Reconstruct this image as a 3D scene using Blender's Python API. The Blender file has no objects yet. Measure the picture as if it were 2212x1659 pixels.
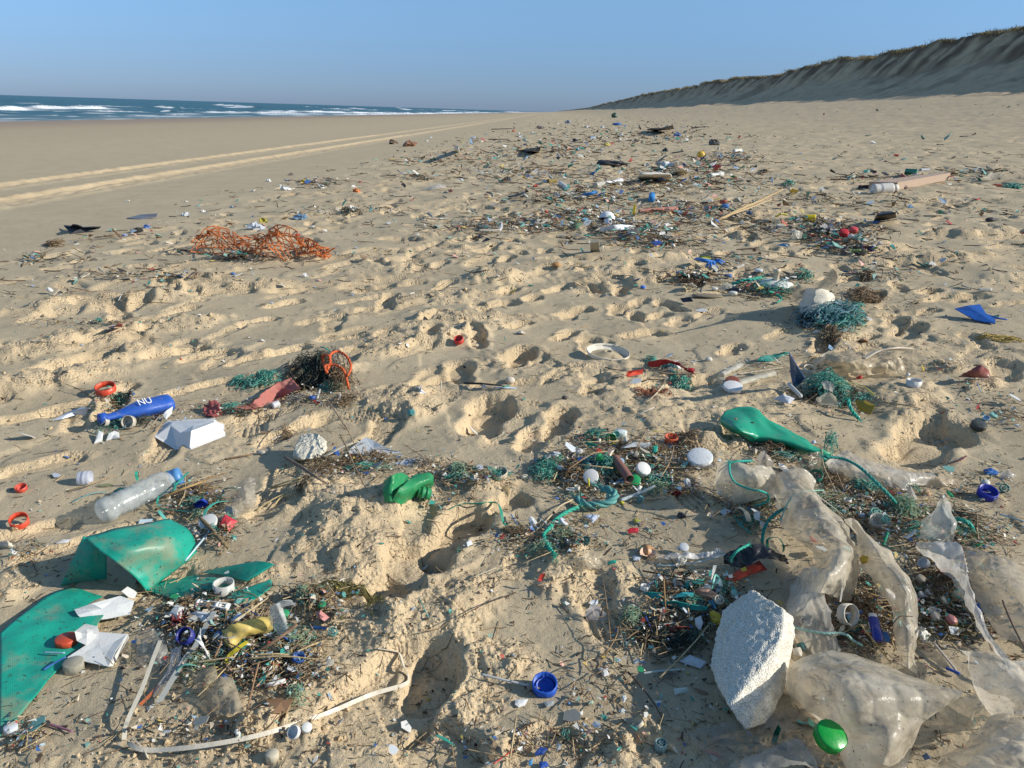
import bpy, math, random
import numpy as np
from mathutils import Vector, Matrix
random.seed(7)
rs = np.random.RandomState(11)
C = bpy.context.scene.collection
SC = bpy.context.scene

# ---------------------------------------------------------------- camera
F0 = 1736.0                                    # focal length in units of the 2212 px wide photograph
PITCH = math.atan(590 / F0); ROLL = math.radians(1.78)
Fv = np.array([0, math.cos(PITCH), -math.sin(PITCH)])
_R0 = np.array([1.0, 0, 0]); _U0 = np.array([0, math.sin(PITCH), math.cos(PITCH)])
Rv = math.cos(ROLL) * _R0 + math.sin(ROLL) * _U0
Uv = -math.sin(ROLL) * _R0 + math.cos(ROLL) * _U0
CAM = np.array([0.0, 0.0, 1.0])
cd = bpy.data.cameras.new('camera'); cam = bpy.data.objects.new('camera', cd); C.objects.link(cam)
cam.matrix_world = Matrix(((Rv[0], Uv[0], -Fv[0], CAM[0]), (Rv[1], Uv[1], -Fv[1], CAM[1]), (Rv[2], Uv[2], -Fv[2], CAM[2]), (0, 0, 0, 1)))
cd.sensor_width = 36; cd.lens = F0 / 2212 * 36; cd.clip_start = 0.02; cd.clip_end = 60000
SC.camera = cam

# ---------------------------------------------------------------- sky, sun, exposure
SUN_EL = 27.0; SUN_AZ = 9.0                   # sun to the right, a little behind the camera
w = bpy.data.worlds.new('World'); SC.world = w; w.use_nodes = True
nt = w.node_tree; nt.nodes.clear()
sky = nt.nodes.new('ShaderNodeTexSky'); sky.sky_type = 'NISHITA'; sky.sun_disc = False
sky.sun_elevation = math.radians(SUN_EL); sky.sun_rotation = math.radians(90 + SUN_AZ)
sky.air_density = 1.0; sky.dust_density = 0.25; sky.ozone_density = 3.5; sky.altitude = 0
hs = nt.nodes.new('ShaderNodeHueSaturation'); hs.inputs['Saturation'].default_value = 0.88
bg = nt.nodes.new('ShaderNodeBackground'); bg.inputs['Strength'].default_value = 0.135
wo = nt.nodes.new('ShaderNodeOutputWorld')
tc = nt.nodes.new('ShaderNodeTexCoord'); sx = nt.nodes.new('ShaderNodeSeparateXYZ'); cr = nt.nodes.new('ShaderNodeValToRGB'); mx = nt.nodes.new('ShaderNodeMix')
mx.data_type = 'RGBA'; mx.blend_type = 'MULTIPLY'; mx.inputs[0].default_value = 1.0
nt.links.new(tc.outputs['Generated'], sx.inputs[0]); nt.links.new(sx.outputs[2], cr.inputs[0])
E_ = cr.color_ramp.elements; E_[0].position = 0.0; E_[0].color = (.27, .385, .70, 1); E_[1].position = .45; E_[1].color = (.68, .83, .84, 1)
for pos_, col_ in ((.04, (.32, .44, .72, 1)), (.10, (.42, .565, .78, 1)), (.2, (.60, .76, .86, 1))):
    q_ = E_.new(pos_); q_.color = col_
nt.links.new(sky.outputs[0], hs.inputs['Color']); nt.links.new(hs.outputs[0], mx.inputs[6]); nt.links.new(cr.outputs[0], mx.inputs[7]); nt.links.new(mx.outputs[2], bg.inputs[0]); nt.links.new(bg.outputs[0], wo.inputs[0])
sd = bpy.data.lights.new('sun', 'SUN'); sun = bpy.data.objects.new('sun', sd); C.objects.link(sun)
sd.energy = 4.6; sd.angle = math.radians(0.5); sd.color = (1.0, 0.93, 0.81)
e, a = math.radians(SUN_EL), math.radians(SUN_AZ)
sdir = Vector((math.cos(e) * math.cos(a), -math.cos(e) * math.sin(a), math.sin(e)))
sun.rotation_euler = sdir.to_track_quat('Z', 'Y').to_euler()
SC.view_settings.view_transform = 'Standard'; SC.view_settings.look = 'None'; SC.view_settings.gamma = 1.0
SC.view_settings.use_curve_mapping = False; SC.view_settings.exposure = 0.33
SC.cycles.max_bounces = 8; SC.cycles.transparent_max_bounces = 16; SC.cycles.diffuse_bounces = 3; SC.cycles.glossy_bounces = 2

# ---------------------------------------------------------------- noise
_perm = np.random.RandomState(5).randint(0, 2**31 - 1, 4096).astype(np.int64)
def _hash(ix, iy, s):
    return _perm[(ix * 73856093 ^ iy * 19349663 ^ (s * 83492791 + 7)) & 4095]
def perlin(x, y, s=0):
    ix = np.floor(x).astype(np.int64); iy = np.floor(y).astype(np.int64)
    fx = x - ix; fy = y - iy
    ux = fx * fx * fx * (fx * (fx * 6 - 15) + 10); uy = fy * fy * fy * (fy * (fy * 6 - 15) + 10)
    def g(a, b, dx, dy):
        h = (_hash(a, b, s) & 1023) * (2 * math.pi / 1024)
        return np.cos(h) * dx + np.sin(h) * dy
    n00 = g(ix, iy, fx, fy); n10 = g(ix + 1, iy, fx - 1, fy)
    n01 = g(ix, iy + 1, fx, fy - 1); n11 = g(ix + 1, iy + 1, fx - 1, fy - 1)
    return 1.4 * ((n00 * (1 - ux) + n10 * ux) * (1 - uy) + (n01 * (1 - ux) + n11 * ux) * uy)
def fbm(x, y, s=0, o=3):
    r = 0; am = 1
    for i in range(o):
        r = r + am * perlin(x, y, s + i * 17); x = x * 2.03; y = y * 2.03; am *= .5
    return r
def worley(x, y, s=0):
    ix = np.floor(x).astype(np.int64); iy = np.floor(y).astype(np.int64); best = np.full(np.shape(x), 9.0)
    for i in (-1, 0, 1):
        for j in (-1, 0, 1):
            h = _hash(ix + i, iy + j, s); px = ix + i + (h & 255) / 255.; py = iy + j + ((h >> 8) & 255) / 255.
            best = np.minimum(best, (x - px) ** 2 + (y - py) ** 2)
    return np.sqrt(best)
def sstep(a, b, x):
    t = np.clip((x - a) / (b - a), 0, 1); return t * t * (3 - 2 * t)

# ---------------------------------------------------------------- beach frame: u across (sea is negative), v along the shore
AZ = math.radians(2.0526)
def uv(x, y): return x * math.cos(AZ) - y * math.sin(AZ), x * math.sin(AZ) + y * math.cos(AZ)
def xy(u, v): return u * math.cos(AZ) + v * math.sin(AZ), -u * math.sin(AZ) + v * math.cos(AZ)
_pu = [-9000, -600, -120, -66, -30, -12, -9, -7.1, -4, 0, 3, 6, 10, 15, 20, 27, 34, 60, 200, 9000]
_pz = [-60, -12, -4.5, -2.0, -1.1, -.55, -.42, -.35, -.18, 0, .10, .24, .52, 1.02, 1.7, 2.75, 3.3, 3.6, 4, 4]
def base(u):
    z = 0
    for k in (-1.5, -.75, 0, .75, 1.5): z = z + np.interp(u + k, _pu, _pz)
    return z / 5
def ray(px, py):
    d = Fv * F0 + Rv * (px - 1106) + Uv * (829.5 - py); return d / np.linalg.norm(d)
def flat(px, py, dz=0.0):
    """point of the smooth beach under a place in the photograph"""
    d = ray(px, py); z = 0.0; p = CAM
    for i in range(12):
        t = (z + dz - CAM[2]) / d[2] if d[2] < -1e-4 else 400
        if t < 0 or t > 900: t = 400
        p = CAM + d * t; u, v = uv(p[0], p[1]); z = .5 * z + .5 * float(base(u))
    return p

# ---------------------------------------------------------------- mesh + material helpers
def mesh_np(name, V, Fc, mat=None, parent=None, smooth=True, attrs=None, link=True):
    V = np.asarray(V, dtype=np.float32).reshape(-1, 3); me = bpy.data.meshes.new(name)
    if not isinstance(Fc, (list, tuple)): Fc = [Fc]
    Fc = [np.asarray(f, dtype=np.int32) for f in Fc if len(f)]
    me.vertices.add(len(V)); me.vertices.foreach_set('co', V.ravel())
    nl = sum(f.size for f in Fc); npoly = sum(len(f) for f in Fc)
    me.loops.add(nl); me.polygons.add(npoly)
    me.loops.foreach_set('vertex_index', np.concatenate([f.ravel() for f in Fc]))
    tot = np.concatenate([np.full(len(f), f.shape[1]) for f in Fc]); st = np.concatenate([[0], np.cumsum(tot)[:-1]])
    me.polygons.foreach_set('loop_start', st.astype(np.int32))
    me.polygons.foreach_set('loop_total', tot.astype(np.int32))
    me.polygons.foreach_set('use_smooth', np.full(npoly, smooth))
    me.update(calc_edges=True); me.validate()
    for k, arr in (attrs or {}).items():
        arr = np.asarray(arr, dtype=np.float32)
        if arr.ndim == 1:
            at = me.attributes.new(k, 'FLOAT', 'POINT'); at.data.foreach_set('value', arr)
        else:
            if arr.shape[1] == 3: arr = np.concatenate([arr, np.ones((len(arr), 1), np.float32)], 1)
            at = me.attributes.new(k, 'FLOAT_COLOR', 'POINT'); at.data.foreach_set('color', arr.ravel())
    if mat: me.materials.append(mat)
    o = bpy.data.objects.new(name, me)
    if link: C.objects.link(o)
    if parent: o.parent = parent
    return o
def tag(o, label=None, cat=None, group=None, kind=None):
    if label: o['label'] = label
    if cat: o['category'] = cat
    if group: o['group'] = group
    if kind: o['kind'] = kind
    return o
class NT:
    def __init__(s, name):
        s.m = bpy.data.materials.new(name); s.m.use_nodes = True; s.t = s.m.node_tree; s.t.nodes.clear()
        s.out = s.t.nodes.new('ShaderNodeOutputMaterial')
    def n(s, typ, **kw):
        nd = s.t.nodes.new('ShaderNode' + typ)
        for k, v in kw.items():
            if k.startswith('_'): nd.inputs[k[1:].replace('_', ' ')].default_value = v
            elif k.startswith('i') and k[1:].isdigit(): nd.inputs[int(k[1:])].default_value = v
            else: setattr(nd, k, v)
        return nd
    def l(s, a, b): s.t.links.new(a, b)
    def mix(s, fac, a, b, blend='MIX'):
        nd = s.n('Mix', data_type='RGBA', blend_type=blend); nd.clamp_factor = True
        for v, i in ((fac, 0), (a, 6), (b, 7)):
            if isinstance(v, (int, float)): nd.inputs[i].default_value = v
            elif isinstance(v, tuple): nd.inputs[i].default_value = (*v, 1)
            else: s.l(v, nd.inputs[i])
        return nd.outputs[2]
    def ramp(s, x, p0, p1, v0=0., v1=1.):
        nd = s.n('MapRange', interpolation_type='SMOOTHSTEP'); s.l(x, nd.inputs[0])
        for i, v in ((1, p0), (2, p1), (3, v0), (4, v1)): nd.inputs[i].default_value = v
        return nd.outputs[0]
    def noise(s, scale, det=3, rough=.55, co=None):
        nd = s.n('TexNoise', _Scale=scale, _Detail=det, _Roughness=rough)
        if co is not None: s.l(co, nd.inputs['Vector'])
        return nd.outputs[0]
SAND_CRUST = (.455, .378, .258); SAND_LOOSE_LIT = (.62, .485, .310)  # loose sand is lighter; the gap also paints sun on its tilted faces

# ---------------------------------------------------------------- sand
def sand_material():
    t = NT('sand'); co = t.n('NewGeometry').outputs['Position']
    at = t.n('Attribute', attribute_name='loose').outputs['Fac']; wet = t.n('Attribute', attribute_name='wet').outputs['Fac']
    n1 = t.noise(2.3, 4, .6, co); n2 = t.noise(900, 2, .7, co); n3 = t.noise(60, 3, .6, co)
    c = t.mix(at, SAND_CRUST, SAND_LOOSE_LIT)
    c = t.mix(t.ramp(n1, .35, .7, 0, .35), c, (.35, .27, .17))
    c = t.mix(t.ramp(n3, .4, .75, 0, .18), c, (.26, .20, .13))
    sp = t.ramp(n2, .35, .65, -.28, .28)
    hv = t.n('HueSaturation'); t.l(c, hv.inputs['Color'])
    ma = t.n('Math', operation='ADD'); t.l(sp, ma.inputs[0]); ma.inputs[1].default_value = 1.0; t.l(ma.outputs[0], hv.inputs['Value'])
    c = t.mix(wet, hv.outputs[0], (.31, .225, .150))
    b = t.n('BsdfPrincipled', _Roughness=.95); b.inputs['Specular IOR Level'].default_value = .15
    t.l(c, b.inputs['Base Color'])
    rr = t.ramp(wet, 0, 1, .95, .55); t.l(rr, b.inputs['Roughness'])
    g = t.noise(420, 3, .75, co); g2 = t.noise(110, 3, .7, co)
    b1 = t.n('Bump', _Strength=.55, _Distance=.0022); t.l(g, b1.inputs['Height'])
    b2 = t.n('Bump', _Strength=.5, _Distance=.006); t.l(g2, b2.inputs['Height']); t.l(t.ramp(at, .2, .9, .35, 1.0), b2.inputs['Strength']); t.l(b1.outputs[0], b2.inputs['Normal'])
    vo = t.n('TexVoronoi', feature='SMOOTH_F1', _Scale=95); t.l(co, vo.inputs['Vector']); vo.inputs['Smoothness'].default_value = .25
    b3_ = t.n('Bump', _Distance=.009); b3_.invert = True; t.l(vo.outputs['Distance'], b3_.inputs['Height']); t.l(b2.outputs[0], b3_.inputs['Normal'])
    mk = t.n('Math', operation='MULTIPLY'); t.l(t.ramp(at, .35, .95, .03, .75), mk.inputs[0]); t.l(t.ramp(t.noise(13, 3, .6, co), .42, .58), mk.inputs[1]); t.l(mk.outputs[0], b3_.inputs['Strength'])
    t.l(b3_.outputs[0], b.inputs['Normal']); t.l(b.outputs[0], t.out.inputs[0]); return t.m
M_SAND = sand_material()

# polar sheet centred under the camera, finer where the photograph looks
def rows():
    r = [.22]
    while r[-1] < 6000:
        x = r[-1]
        k = .022 if x < .78 else .0041 if x < 5 else .0062 if x < 45 else .018 if x < 90 else .04
        r.append(x + max(.0, k * x))
    return np.array(r)
Rr = rows()
fine = np.radians(np.linspace(-41, 40, 610))
Th = np.concatenate([np.radians(np.linspace(-88, -41.6, 26)), fine, np.radians(np.linspace(40.6, 88, 26))])
RR, TT = np.meshgrid(Rr, Th, indexing='ij')
GX = RR * np.sin(TT); GY = RR * np.cos(TT); GU, GV = uv(GX, GY)
GZ = base(GU); LOOSE = np.zeros_like(GZ)
def win(x, y, rad):
    """index window of the sheet covering a disc"""
    r = math.hypot(x, y); th = math.atan2(x, y)
    i0 = np.searchsorted(Rr, max(r - rad, .2)); i1 = np.searchsorted(Rr, r + rad)
    da = math.asin(min(.99, rad / max(r, rad * 1.02))); j0 = np.searchsorted(Th, th - da); j1 = np.searchsorted(Th, th + da)
    return (slice(i0, i1 + 1), slice(j0, j1 + 1)) if (i1 > i0 and j1 > j0) else None
# broad relief -----------------------------------------------------
tr_l = -4.2 + .9 * perlin(GV * .12, GU * 0, 3) + .5 * perlin(GV * .5, GU * .5, 9)
TR = sstep(tr_l - .5, tr_l + 1.6, GU)                     # trampled sand to the right of the smooth strip
FAR = sstep(9, 20, GU)
near = sstep(60, 20, RR)
GZ += TR * (.030 * fbm(GX * .55, GY * .55, 1, 2) + .011 * fbm(GX * 2.1, GY * 2.1, 2, 2) * sstep(80, 20, RR))
GZ += TR * .012 * fbm(GX * .8, GY * .6, 4, 3) * sstep(6, 25, RR) * sstep(300, 100, RR)
GZ += .0025 * fbm(GX * 7, GY * 7, 8, 2) * sstep(20, 8, RR)
# thin crust ledges
led = fbm(GX * 1.3 + 3, GY * 1.3, 21, 3); le2 = fbm(GX * 3.1, GY * 2.2 + 5, 22, 2)
GZ += TR * sstep(25, 8, RR) * (.008 * sstep(.22, .24 + .004 * RR, led) * sstep(-.1, .3, perlin(GX * 2.3, GY * 2.3, 23)) + .006 * sstep(.3, .33 + .006 * RR, le2) * sstep(0, .3, perlin(GX * 2.9, GY * 2.9, 24)))
# far rough field of old prints
GZ += TR * sstep(5, 12, RR) * sstep(160, 50, RR) * (.012 * fbm(GX * 3.4, GY * 2.4, 31, 2) + .012 * np.abs(perlin(GX * 1.7, GY * 1.2, 33)) - .006 * sstep(.15, .4, perlin(GX * 2.6, GY * 2.0, 35)))
# vehicle ruts -----------------------------------------------------
RUT = np.zeros_like(GZ)
for uc, wd in ((-7.15, .44), (-8.95, .38)):
    wob = .05 * perlin(GV * .25, GU * 0 + uc, 40) + .03 * perlin(GV * 3, GU * 3, 41)
    d = np.abs(GU - uc - wob) / wd; m = sstep(1.15, .8, d); RUT = np.maximum(RUT, m)
    GZ += -.035 * m * sstep(1, .6, d) + .03 * np.exp(-((d - 1.05) / .22) ** 2) * (.7 + .6 * perlin(GV * 5, GU * 5, 42))
    GZ += m * .014 * np.abs(np.sin((GV + np.abs(GU - uc - wob) * .8) * 2 * math.pi / .22)) * sstep(40, 10, RR)
    GZ += m * .02 * perlin(GU * 9, GV * 3, 43) * sstep(60, 30, RR)
LOOSE = np.maximum(LOOSE, RUT)

# footprints, holes and mounds --------------------------------------
RUF = np.zeros_like(GZ)                                    # where the surface is broken into crumbs
def stamp(x, y, L, W, ang, depth, rim=.35, shoe=True, rough=1.0, tread=False, slope=0.0):
    w_ = win(x, y, max(L, W) * 1.9)
    if w_ is None: return
    X = GX[w_] - x; Y = GY[w_] - y; c, s = math.cos(ang), math.sin(ang)
    a_ = (X * s + Y * c) / L; b_ = (X * c - Y * s)
    wid = W * (1 - .28 * np.exp(-((a_ + .15) / .28) ** 2) + .12 * np.clip(a_, -1, 1)) if shoe else W
    n_ = perlin(GX[w_] * 9 + x, GY[w_] * 9, 50)
    q = (np.abs(a_) ** 2.6 + np.abs(b_ / wid) ** 2.6) ** (1 / 2.6) + rough * .10 * n_ + rough * .05 * perlin(GX[w_] * 31, GY[w_] * 31, 51)
    inn = sstep(1.06, .86, q)
    depth *= .62
    GZ[w_] += -depth * inn * (1 + .35 * a_ * slope + .12 * n_)
    rm = np.exp(-((q - 1.28) / .22) ** 2) * (.4 + .7 * np.clip(n_ + .1, -.3, .8)) * .55
    GZ[w_] += rim * depth * rm
    if tread: GZ[w_] += .004 * inn * np.where((a_ > -.1), np.sin(a_ * L * 2 * math.pi / .016), np.sin(b_ * 2 * math.pi / .02))
    edge = np.exp(-((q - 1.05) / .25) ** 2)
    LOOSE[w_] = np.maximum(LOOSE[w_], np.clip(inn * .55 + edge * .9, 0, 1))
    RUF[w_] = np.maximum(RUF[w_] * (1 - .8 * inn * (q < .8)), rough * .75 * rm * (depth > .02))
def mound(x, y, L, W, ang, h, ruf=1.0):
    w_ = win(x, y, max(L, W) * 2.6)
    if w_ is None: return
    X = GX[w_] - x; Y = GY[w_] - y; c, s = math.cos(ang), math.sin(ang)
    a_ = (X * s + Y * c) / L; b_ = (X * c - Y * s) / W
    q = np.sqrt(a_ * a_ + b_ * b_) + .28 * perlin(GX[w_] * 6 + x, GY[w_] * 6, 52) + .12 * perlin(GX[w_] * 17, GY[w_] * 17, 53)
    m = sstep(1.5, .35, q); GZ[w_] += .52 * h * m
    RUF[w_] = np.maximum(RUF[w_], ruf * sstep(1.7, .9, q)); LOOSE[w_] = np.maximum(LOOSE[w_], .85 * sstep(1.7, 1.0, q) * ruf)
def st_px(px, py, Lp, Wp, ang, depth, **k):
    """Lp, Wp: half sizes in metres"""
    p = flat(px, py); stamp(p[0], p[1], Lp, Wp, math.radians(ang), depth, **k)
def mo_px(px, py, L, W, ang, h, ruf=1.0):
    p = flat(px, py); mound(p[0], p[1], L, W, math.radians(ang), h, ruf)
# mounds and broken ridges read off the photograph
for m_ in [(800,1105,.16,.10,40,.075,1),(760,1190,.10,.10,20,.055,1),(680,1085,.12,.07,60,.05,1),(860,1290,.09,.06,80,.03,1),(820,1340,.06,.05,0,.045,1),
           (890,1345,.05,.05,0,.05,1),(985,1330,.045,.16,95,.02,1),(1010,1290,.10,.06,20,.025,1),(1250,1235,.10,.03,5,.022,1),(1190,1240,.06,.03,0,.022,1),
           (1345,1245,.05,.025,0,.022,1),(870,880,.16,.13,20,.05,1),(1080,600,.22,.14,70,.11,1),(900,740,.35,.14,50,.045,1),(1000,690,.3,.1,70,.035,1),
           (960,640,.3,.12,70,.04,1),(450,625,.42,.16,65,.06,1),(240,650,.5,.15,60,.05,1),(120,750,.30,.16,50,.06,1),(60,830,.3,.12,50,.05,1),
           (330,760,.25,.10,50,.035,1),(600,560,.3,.15,90,.07,1),(1960,860,.20,.10,30,.045,.6),(2000,560,.45,.16,80,.09,1),(2140,510,.5,.18,80,.10,1),
           (1890,540,.3,.14,70,.08,1),(1450,600,.3,.12,70,.05,1),(1040,1060,.08,.04,70,.02,1),(1420,560,.35,.10,75,.05,1),(560,1560,.05,.03,60,.02,1),(640,1410,.05,.03,60,.012,1),
           (1340,1590,.03,.025,0,.022,1),(1400,1560,.03,.02,0,.014,1),(1060,1400,.05,.07,0,.012,1),(960,1480,.05,.09,20,.016,1),(560,1240,.05,.03,80,.02,1),
           (740,1340,.05,.05,0,.02,1),(1420,980,.10,.04,85,.02,1),(1560,975,.10,.04,80,.022,1),(2060,790,.08,.05,50,.02,1),(2120,830,.09,.05,60,.03,1),
           (1700,880,.02,.02,0,.01,1),(380,700,.2,.1,60,.03,1),(640,820,.2,.1,60,.025,1),(40,1250,.06,.05,0,.012,1),(700,1290,.06,.04,60,.012,1)]:
    mo_px(*m_)
# deep single prints
for s_ in [(1050,905,.19,.085,12,.085,dict(rim=.25)),(1120,770,.13,.06,20,.085,{}),(940,830,.12,.055,40,.075,{}),(985,1150,.14,.062,22,.085,{}),(880,1235,.12,.085,18,.06,dict(rim=.2)),
           (1210,920,.13,.055,10,.055,dict(rim=.5)),(1150,960,.10,.06,10,.045,{}),(2000,950,.22,.115,42,.085,dict(rim=.35)),(1960,715,.17,.075,35,.06,{}),(2090,640,.2,.08,50,.05,{}),
           (2040,640,.16,.08,50,.05,{}),(170,785,.19,.085,45,.075,{}),(850,1475,.15,.10,35,.05,dict(rim=.15,shoe=False)),(930,1430,.09,.05,10,.045,dict(rim=.3,shoe=False)),
           (1290,1290,.135,.048,-8,.016,dict(rim=.9,tread=True)),(1140,1215,.06,.055,10,.012,dict(rim=.5,shoe=False)),(1215,815,.16,.048,26,.02,dict(rim=.5,tread=True)),
           (1290,840,.10,.05,20,.022,dict(shoe=False)),(1280,860,.05,.045,20,.025,dict(shoe=False)),(1390,720,.12,.06,60,.04,{}),(1240,665,.14,.055,50,.05,{}),(1150,640,.09,.05,20,.06,dict(shoe=False)),
           (1070,655,.16,.06,55,.055,{}),(1375,650,.14,.05,30,.035,dict(tread=True)),(1470,690,.12,.06,30,.035,{}),(1420,675,.10,.05,50,.04,{}),(1100,1090,.06,.045,50,.045,{}),
           (800,1270,.09,.06,40,.03,{}),(600,1100,.09,.045,50,.025,{}),(480,630,.22,.09,62,.06,{}),(380,760,.16,.07,45,.05,{}),(330,700,.12,.05,40,.05,{}),
           (560,690,.12,.05,40,.05,{}),(620,760,.12,.05,40,.05,{}),(640,850,.14,.055,40,.045,{}),(640,930,.15,.05,40,.035,{}),(430,840,.14,.05,50,.035,{}),(560,900,.14,.05,50,.02,{}),
           (80,900,.16,.06,55,.05,{}),(90,1000,.12,.05,55,.03,{}),(530,780,.1,.045,40,.045,{}),(740,730,.12,.05,60,.035,{}),(700,690,.14,.05,60,.035,{}),(790,640,.16,.06,60,.035,{}),
           (870,610,.16,.06,60,.035,{}),(640,620,.16,.06,60,.05,{}),(740,570,.15,.06,40,.05,{}),(1020,545,.2,.07,70,.045,{}),(960,500,.2,.07,70,.045,{}),(1210,560,.2,.06,60,.045,{}),
           (1560,630,.16,.05,60,.02,{}),(1690,720,.13,.05,45,.02,{}),(1730,850,.12,.05,40,.015,{}),(2170,800,.16,.07,30,.04,{}),(1180,1600,.07,.06,60,.02,dict(shoe=False)),
           (950,1600,.07,.08,40,.035,dict(shoe=False,rim=.5)),(150,1180,.12,.05,60,.02,{}),(60,1140,.12,.05,60,.025,{}),(2110,760,.14,.05,50,.02,{}),(1870,760,.14,.05,50,.02,{}),
           (1545,510,.2,.07,60,.045,{}),(1610,600,.15,.05,60,.02,{}),(1830,600,.2,.08,70,.05,{}),(1300,620,.18,.05,60,.02,{}),(900,560,.16,.05,50,.03,{}),(330,1130,.10,.04,60,.02,{})]:
    st_px(*s_[:6], **s_[6])
# people walked along and across here for days
n_ok = 0
for tr in range(115):
    r0 = 1.6 * (34 / 1.6) ** (rs.rand() ** .8); th = math.radians(rs.uniform(-38, 38)); x0, y0 = r0 * math.sin(th), r0 * math.cos(th)
    dirn = math.radians(rs.choice([8, 30, 55, -15]) + rs.normal(0, 14)); n = rs.randint(2, 9); sgn = 1
    for k in range(n):
        x = x0 + math.sin(dirn) * .62 * k + sgn * .1 * math.cos(dirn); y = y0 + math.cos(dirn) * .62 * k - sgn * .1 * math.sin(dirn); sgn = -sgn
        r = math.hypot(x, y); u, v = uv(x, y)
        if r < 1.7 or u < -4.0 + .6 * math.sin(v) or (r < 2.6 and rs.rand() < .6): continue
        dp = rs.uniform(.015, .05) * (.5 if r < 3 else 1) * (1.3 if r > 6 else 1)
        stamp(x, y, rs.uniform(.12, .155), rs.uniform(.045, .06), dirn + rs.normal(0, .15), dp, rim=rs.uniform(.3, .8), tread=(r < 3 and rs.rand() < .4)); n_ok += 1
for k in range(700):
    r = 5 + 38 * rs.rand() ** 1.1; th = math.radians(rs.uniform(-30, 41)); x, y = r * math.sin(th), r * math.cos(th); u, v = uv(x, y)
    if u < -3.9: continue
    stamp(x, y, rs.uniform(.12, .22), rs.uniform(.06, .1), rs.uniform(0, 3.14), rs.uniform(.015, .04), rim=rs.uniform(.3, .8), shoe=False)
# crumbs of broken crust, along rims, mounds and in patches
pt = sstep(.12, .5, fbm(GX * .9 + 7, GY * .8, 60, 3)) * TR * sstep(45, 15, RR)
RUF = np.clip(np.maximum(RUF, .62 * pt), 0, 1)
GZc = GZ.copy()
wx = GX + .012 * perlin(GX * 30, GY * 30, 68); wy = GY + .012 * perlin(GX * 30, GY * 30, 69)
c1, c2, c3 = [np.sqrt(np.clip(1 - (worley(wx * f_ + f_, wy * f_, sd_) / .66) ** 2, 0, 1)) for f_, sd_ in ((46, 61), (21, 62), (9.5, 63))]
m1 = sstep(-.1, .35, perlin(GX * 11, GY * 11, 64)); m2 = sstep(0, .3, perlin(GX * 6, GY * 6, 65)); m3 = sstep(.05, .3, perlin(GX * 3, GY * 3, 66))
GZ += RUF * (.0085 * c1 * m1 * sstep(8, 4, RR) + .015 * c2 * m2 * (1 + .35 * perlin(GX * 70, GY * 70, 72)) * sstep(18, 9, RR) + .020 * c3 * m3 * (1 + .4 * perlin(GX * 35, GY * 35, 73)) * sstep(60, 20, RR) * sstep(1.2, 3, RR))
GZ += (.3 * TR + RUF) * (.0024 * perlin(GX * 85, GY * 85, 67) * sstep(4, 2, RR) + .004 * perlin(GX * 33, GY * 33, 74) * sstep(9, 4, RR))
LOOSE = np.clip(np.maximum(LOOSE, RUF * .8), 0, 1) * TR + RUT * (1 - TR)
LOOSE = np.clip(LOOSE + TR * sstep(5, 20, RR) * .35 * sstep(-.1, .4, fbm(GX * 2.2, GY * 1.4, 70, 2)), 0, 1)
WET = sstep(-32, -62, GU + 5 * perlin(GU * .03, GV * .015, 71)) * .8 + .25 * sstep(-14, -34, GU)
_thmin, _thmax = Th[0], Th[-1]
_gi = np.arange(len(Rr))
def H(x, y):
    """height of the sand"""
    x = np.asarray(x, float); y = np.asarray(y, float); r = np.hypot(x, y); th = np.arctan2(x, y)
    i = np.interp(r, Rr, _gi); j = np.interp(th, Th, np.arange(len(Th)))
    i0 = np.minimum(i.astype(int), len(Rr) - 2); j0 = np.minimum(j.astype(int), len(Th) - 2); fi = i - i0; fj = j - j0
    return (GZ[i0, j0] * (1 - fi) * (1 - fj) + GZ[i0 + 1, j0] * fi * (1 - fj) + GZ[i0, j0 + 1] * (1 - fi) * fj + GZ[i0 + 1, j0 + 1] * fi * fj)
def PX(px, py, h=0.0):
    """the place on the sand (h metres above it) seen at this spot of the photograph"""
    d = ray(px, py); p0 = flat(px, py)
    t1 = np.linalg.norm(p0 - CAM); ts = np.linspace(max(.3, t1 * .6), t1 * 1.3, 260)
    P = CAM + d * ts[:, None]; f = P[:, 2] - H(P[:, 0], P[:, 1]) - h; k = np.argmax(f < 0)
    if f[k] >= 0: return np.array([p0[0], p0[1], float(H(p0[0], p0[1])) + h])
    if k == 0: return P[0]
    s = f[k - 1] / (f[k - 1] - f[k]); return P[k - 1] * (1 - s) + P[k] * s
def PXH(px, py, z0=0, h=0.0):
    return PX(px, py, h)
nr, nc = GZ.shape
idx = (np.arange(nr)[:, None] * nc + np.arange(nc)[None, :])
Q = np.stack([idx[:-1, :-1], idx[:-1, 1:], idx[1:, 1:], idx[1:, :-1]], -1).reshape(-1, 4)[:, ::-1]
sand = mesh_np('sand_beach', np.stack([GX, GY, GZ], -1), Q, M_SAND, attrs={'loose': LOOSE.ravel(), 'wet': WET.ravel()})
tag(sand, kind='structure')

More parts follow.
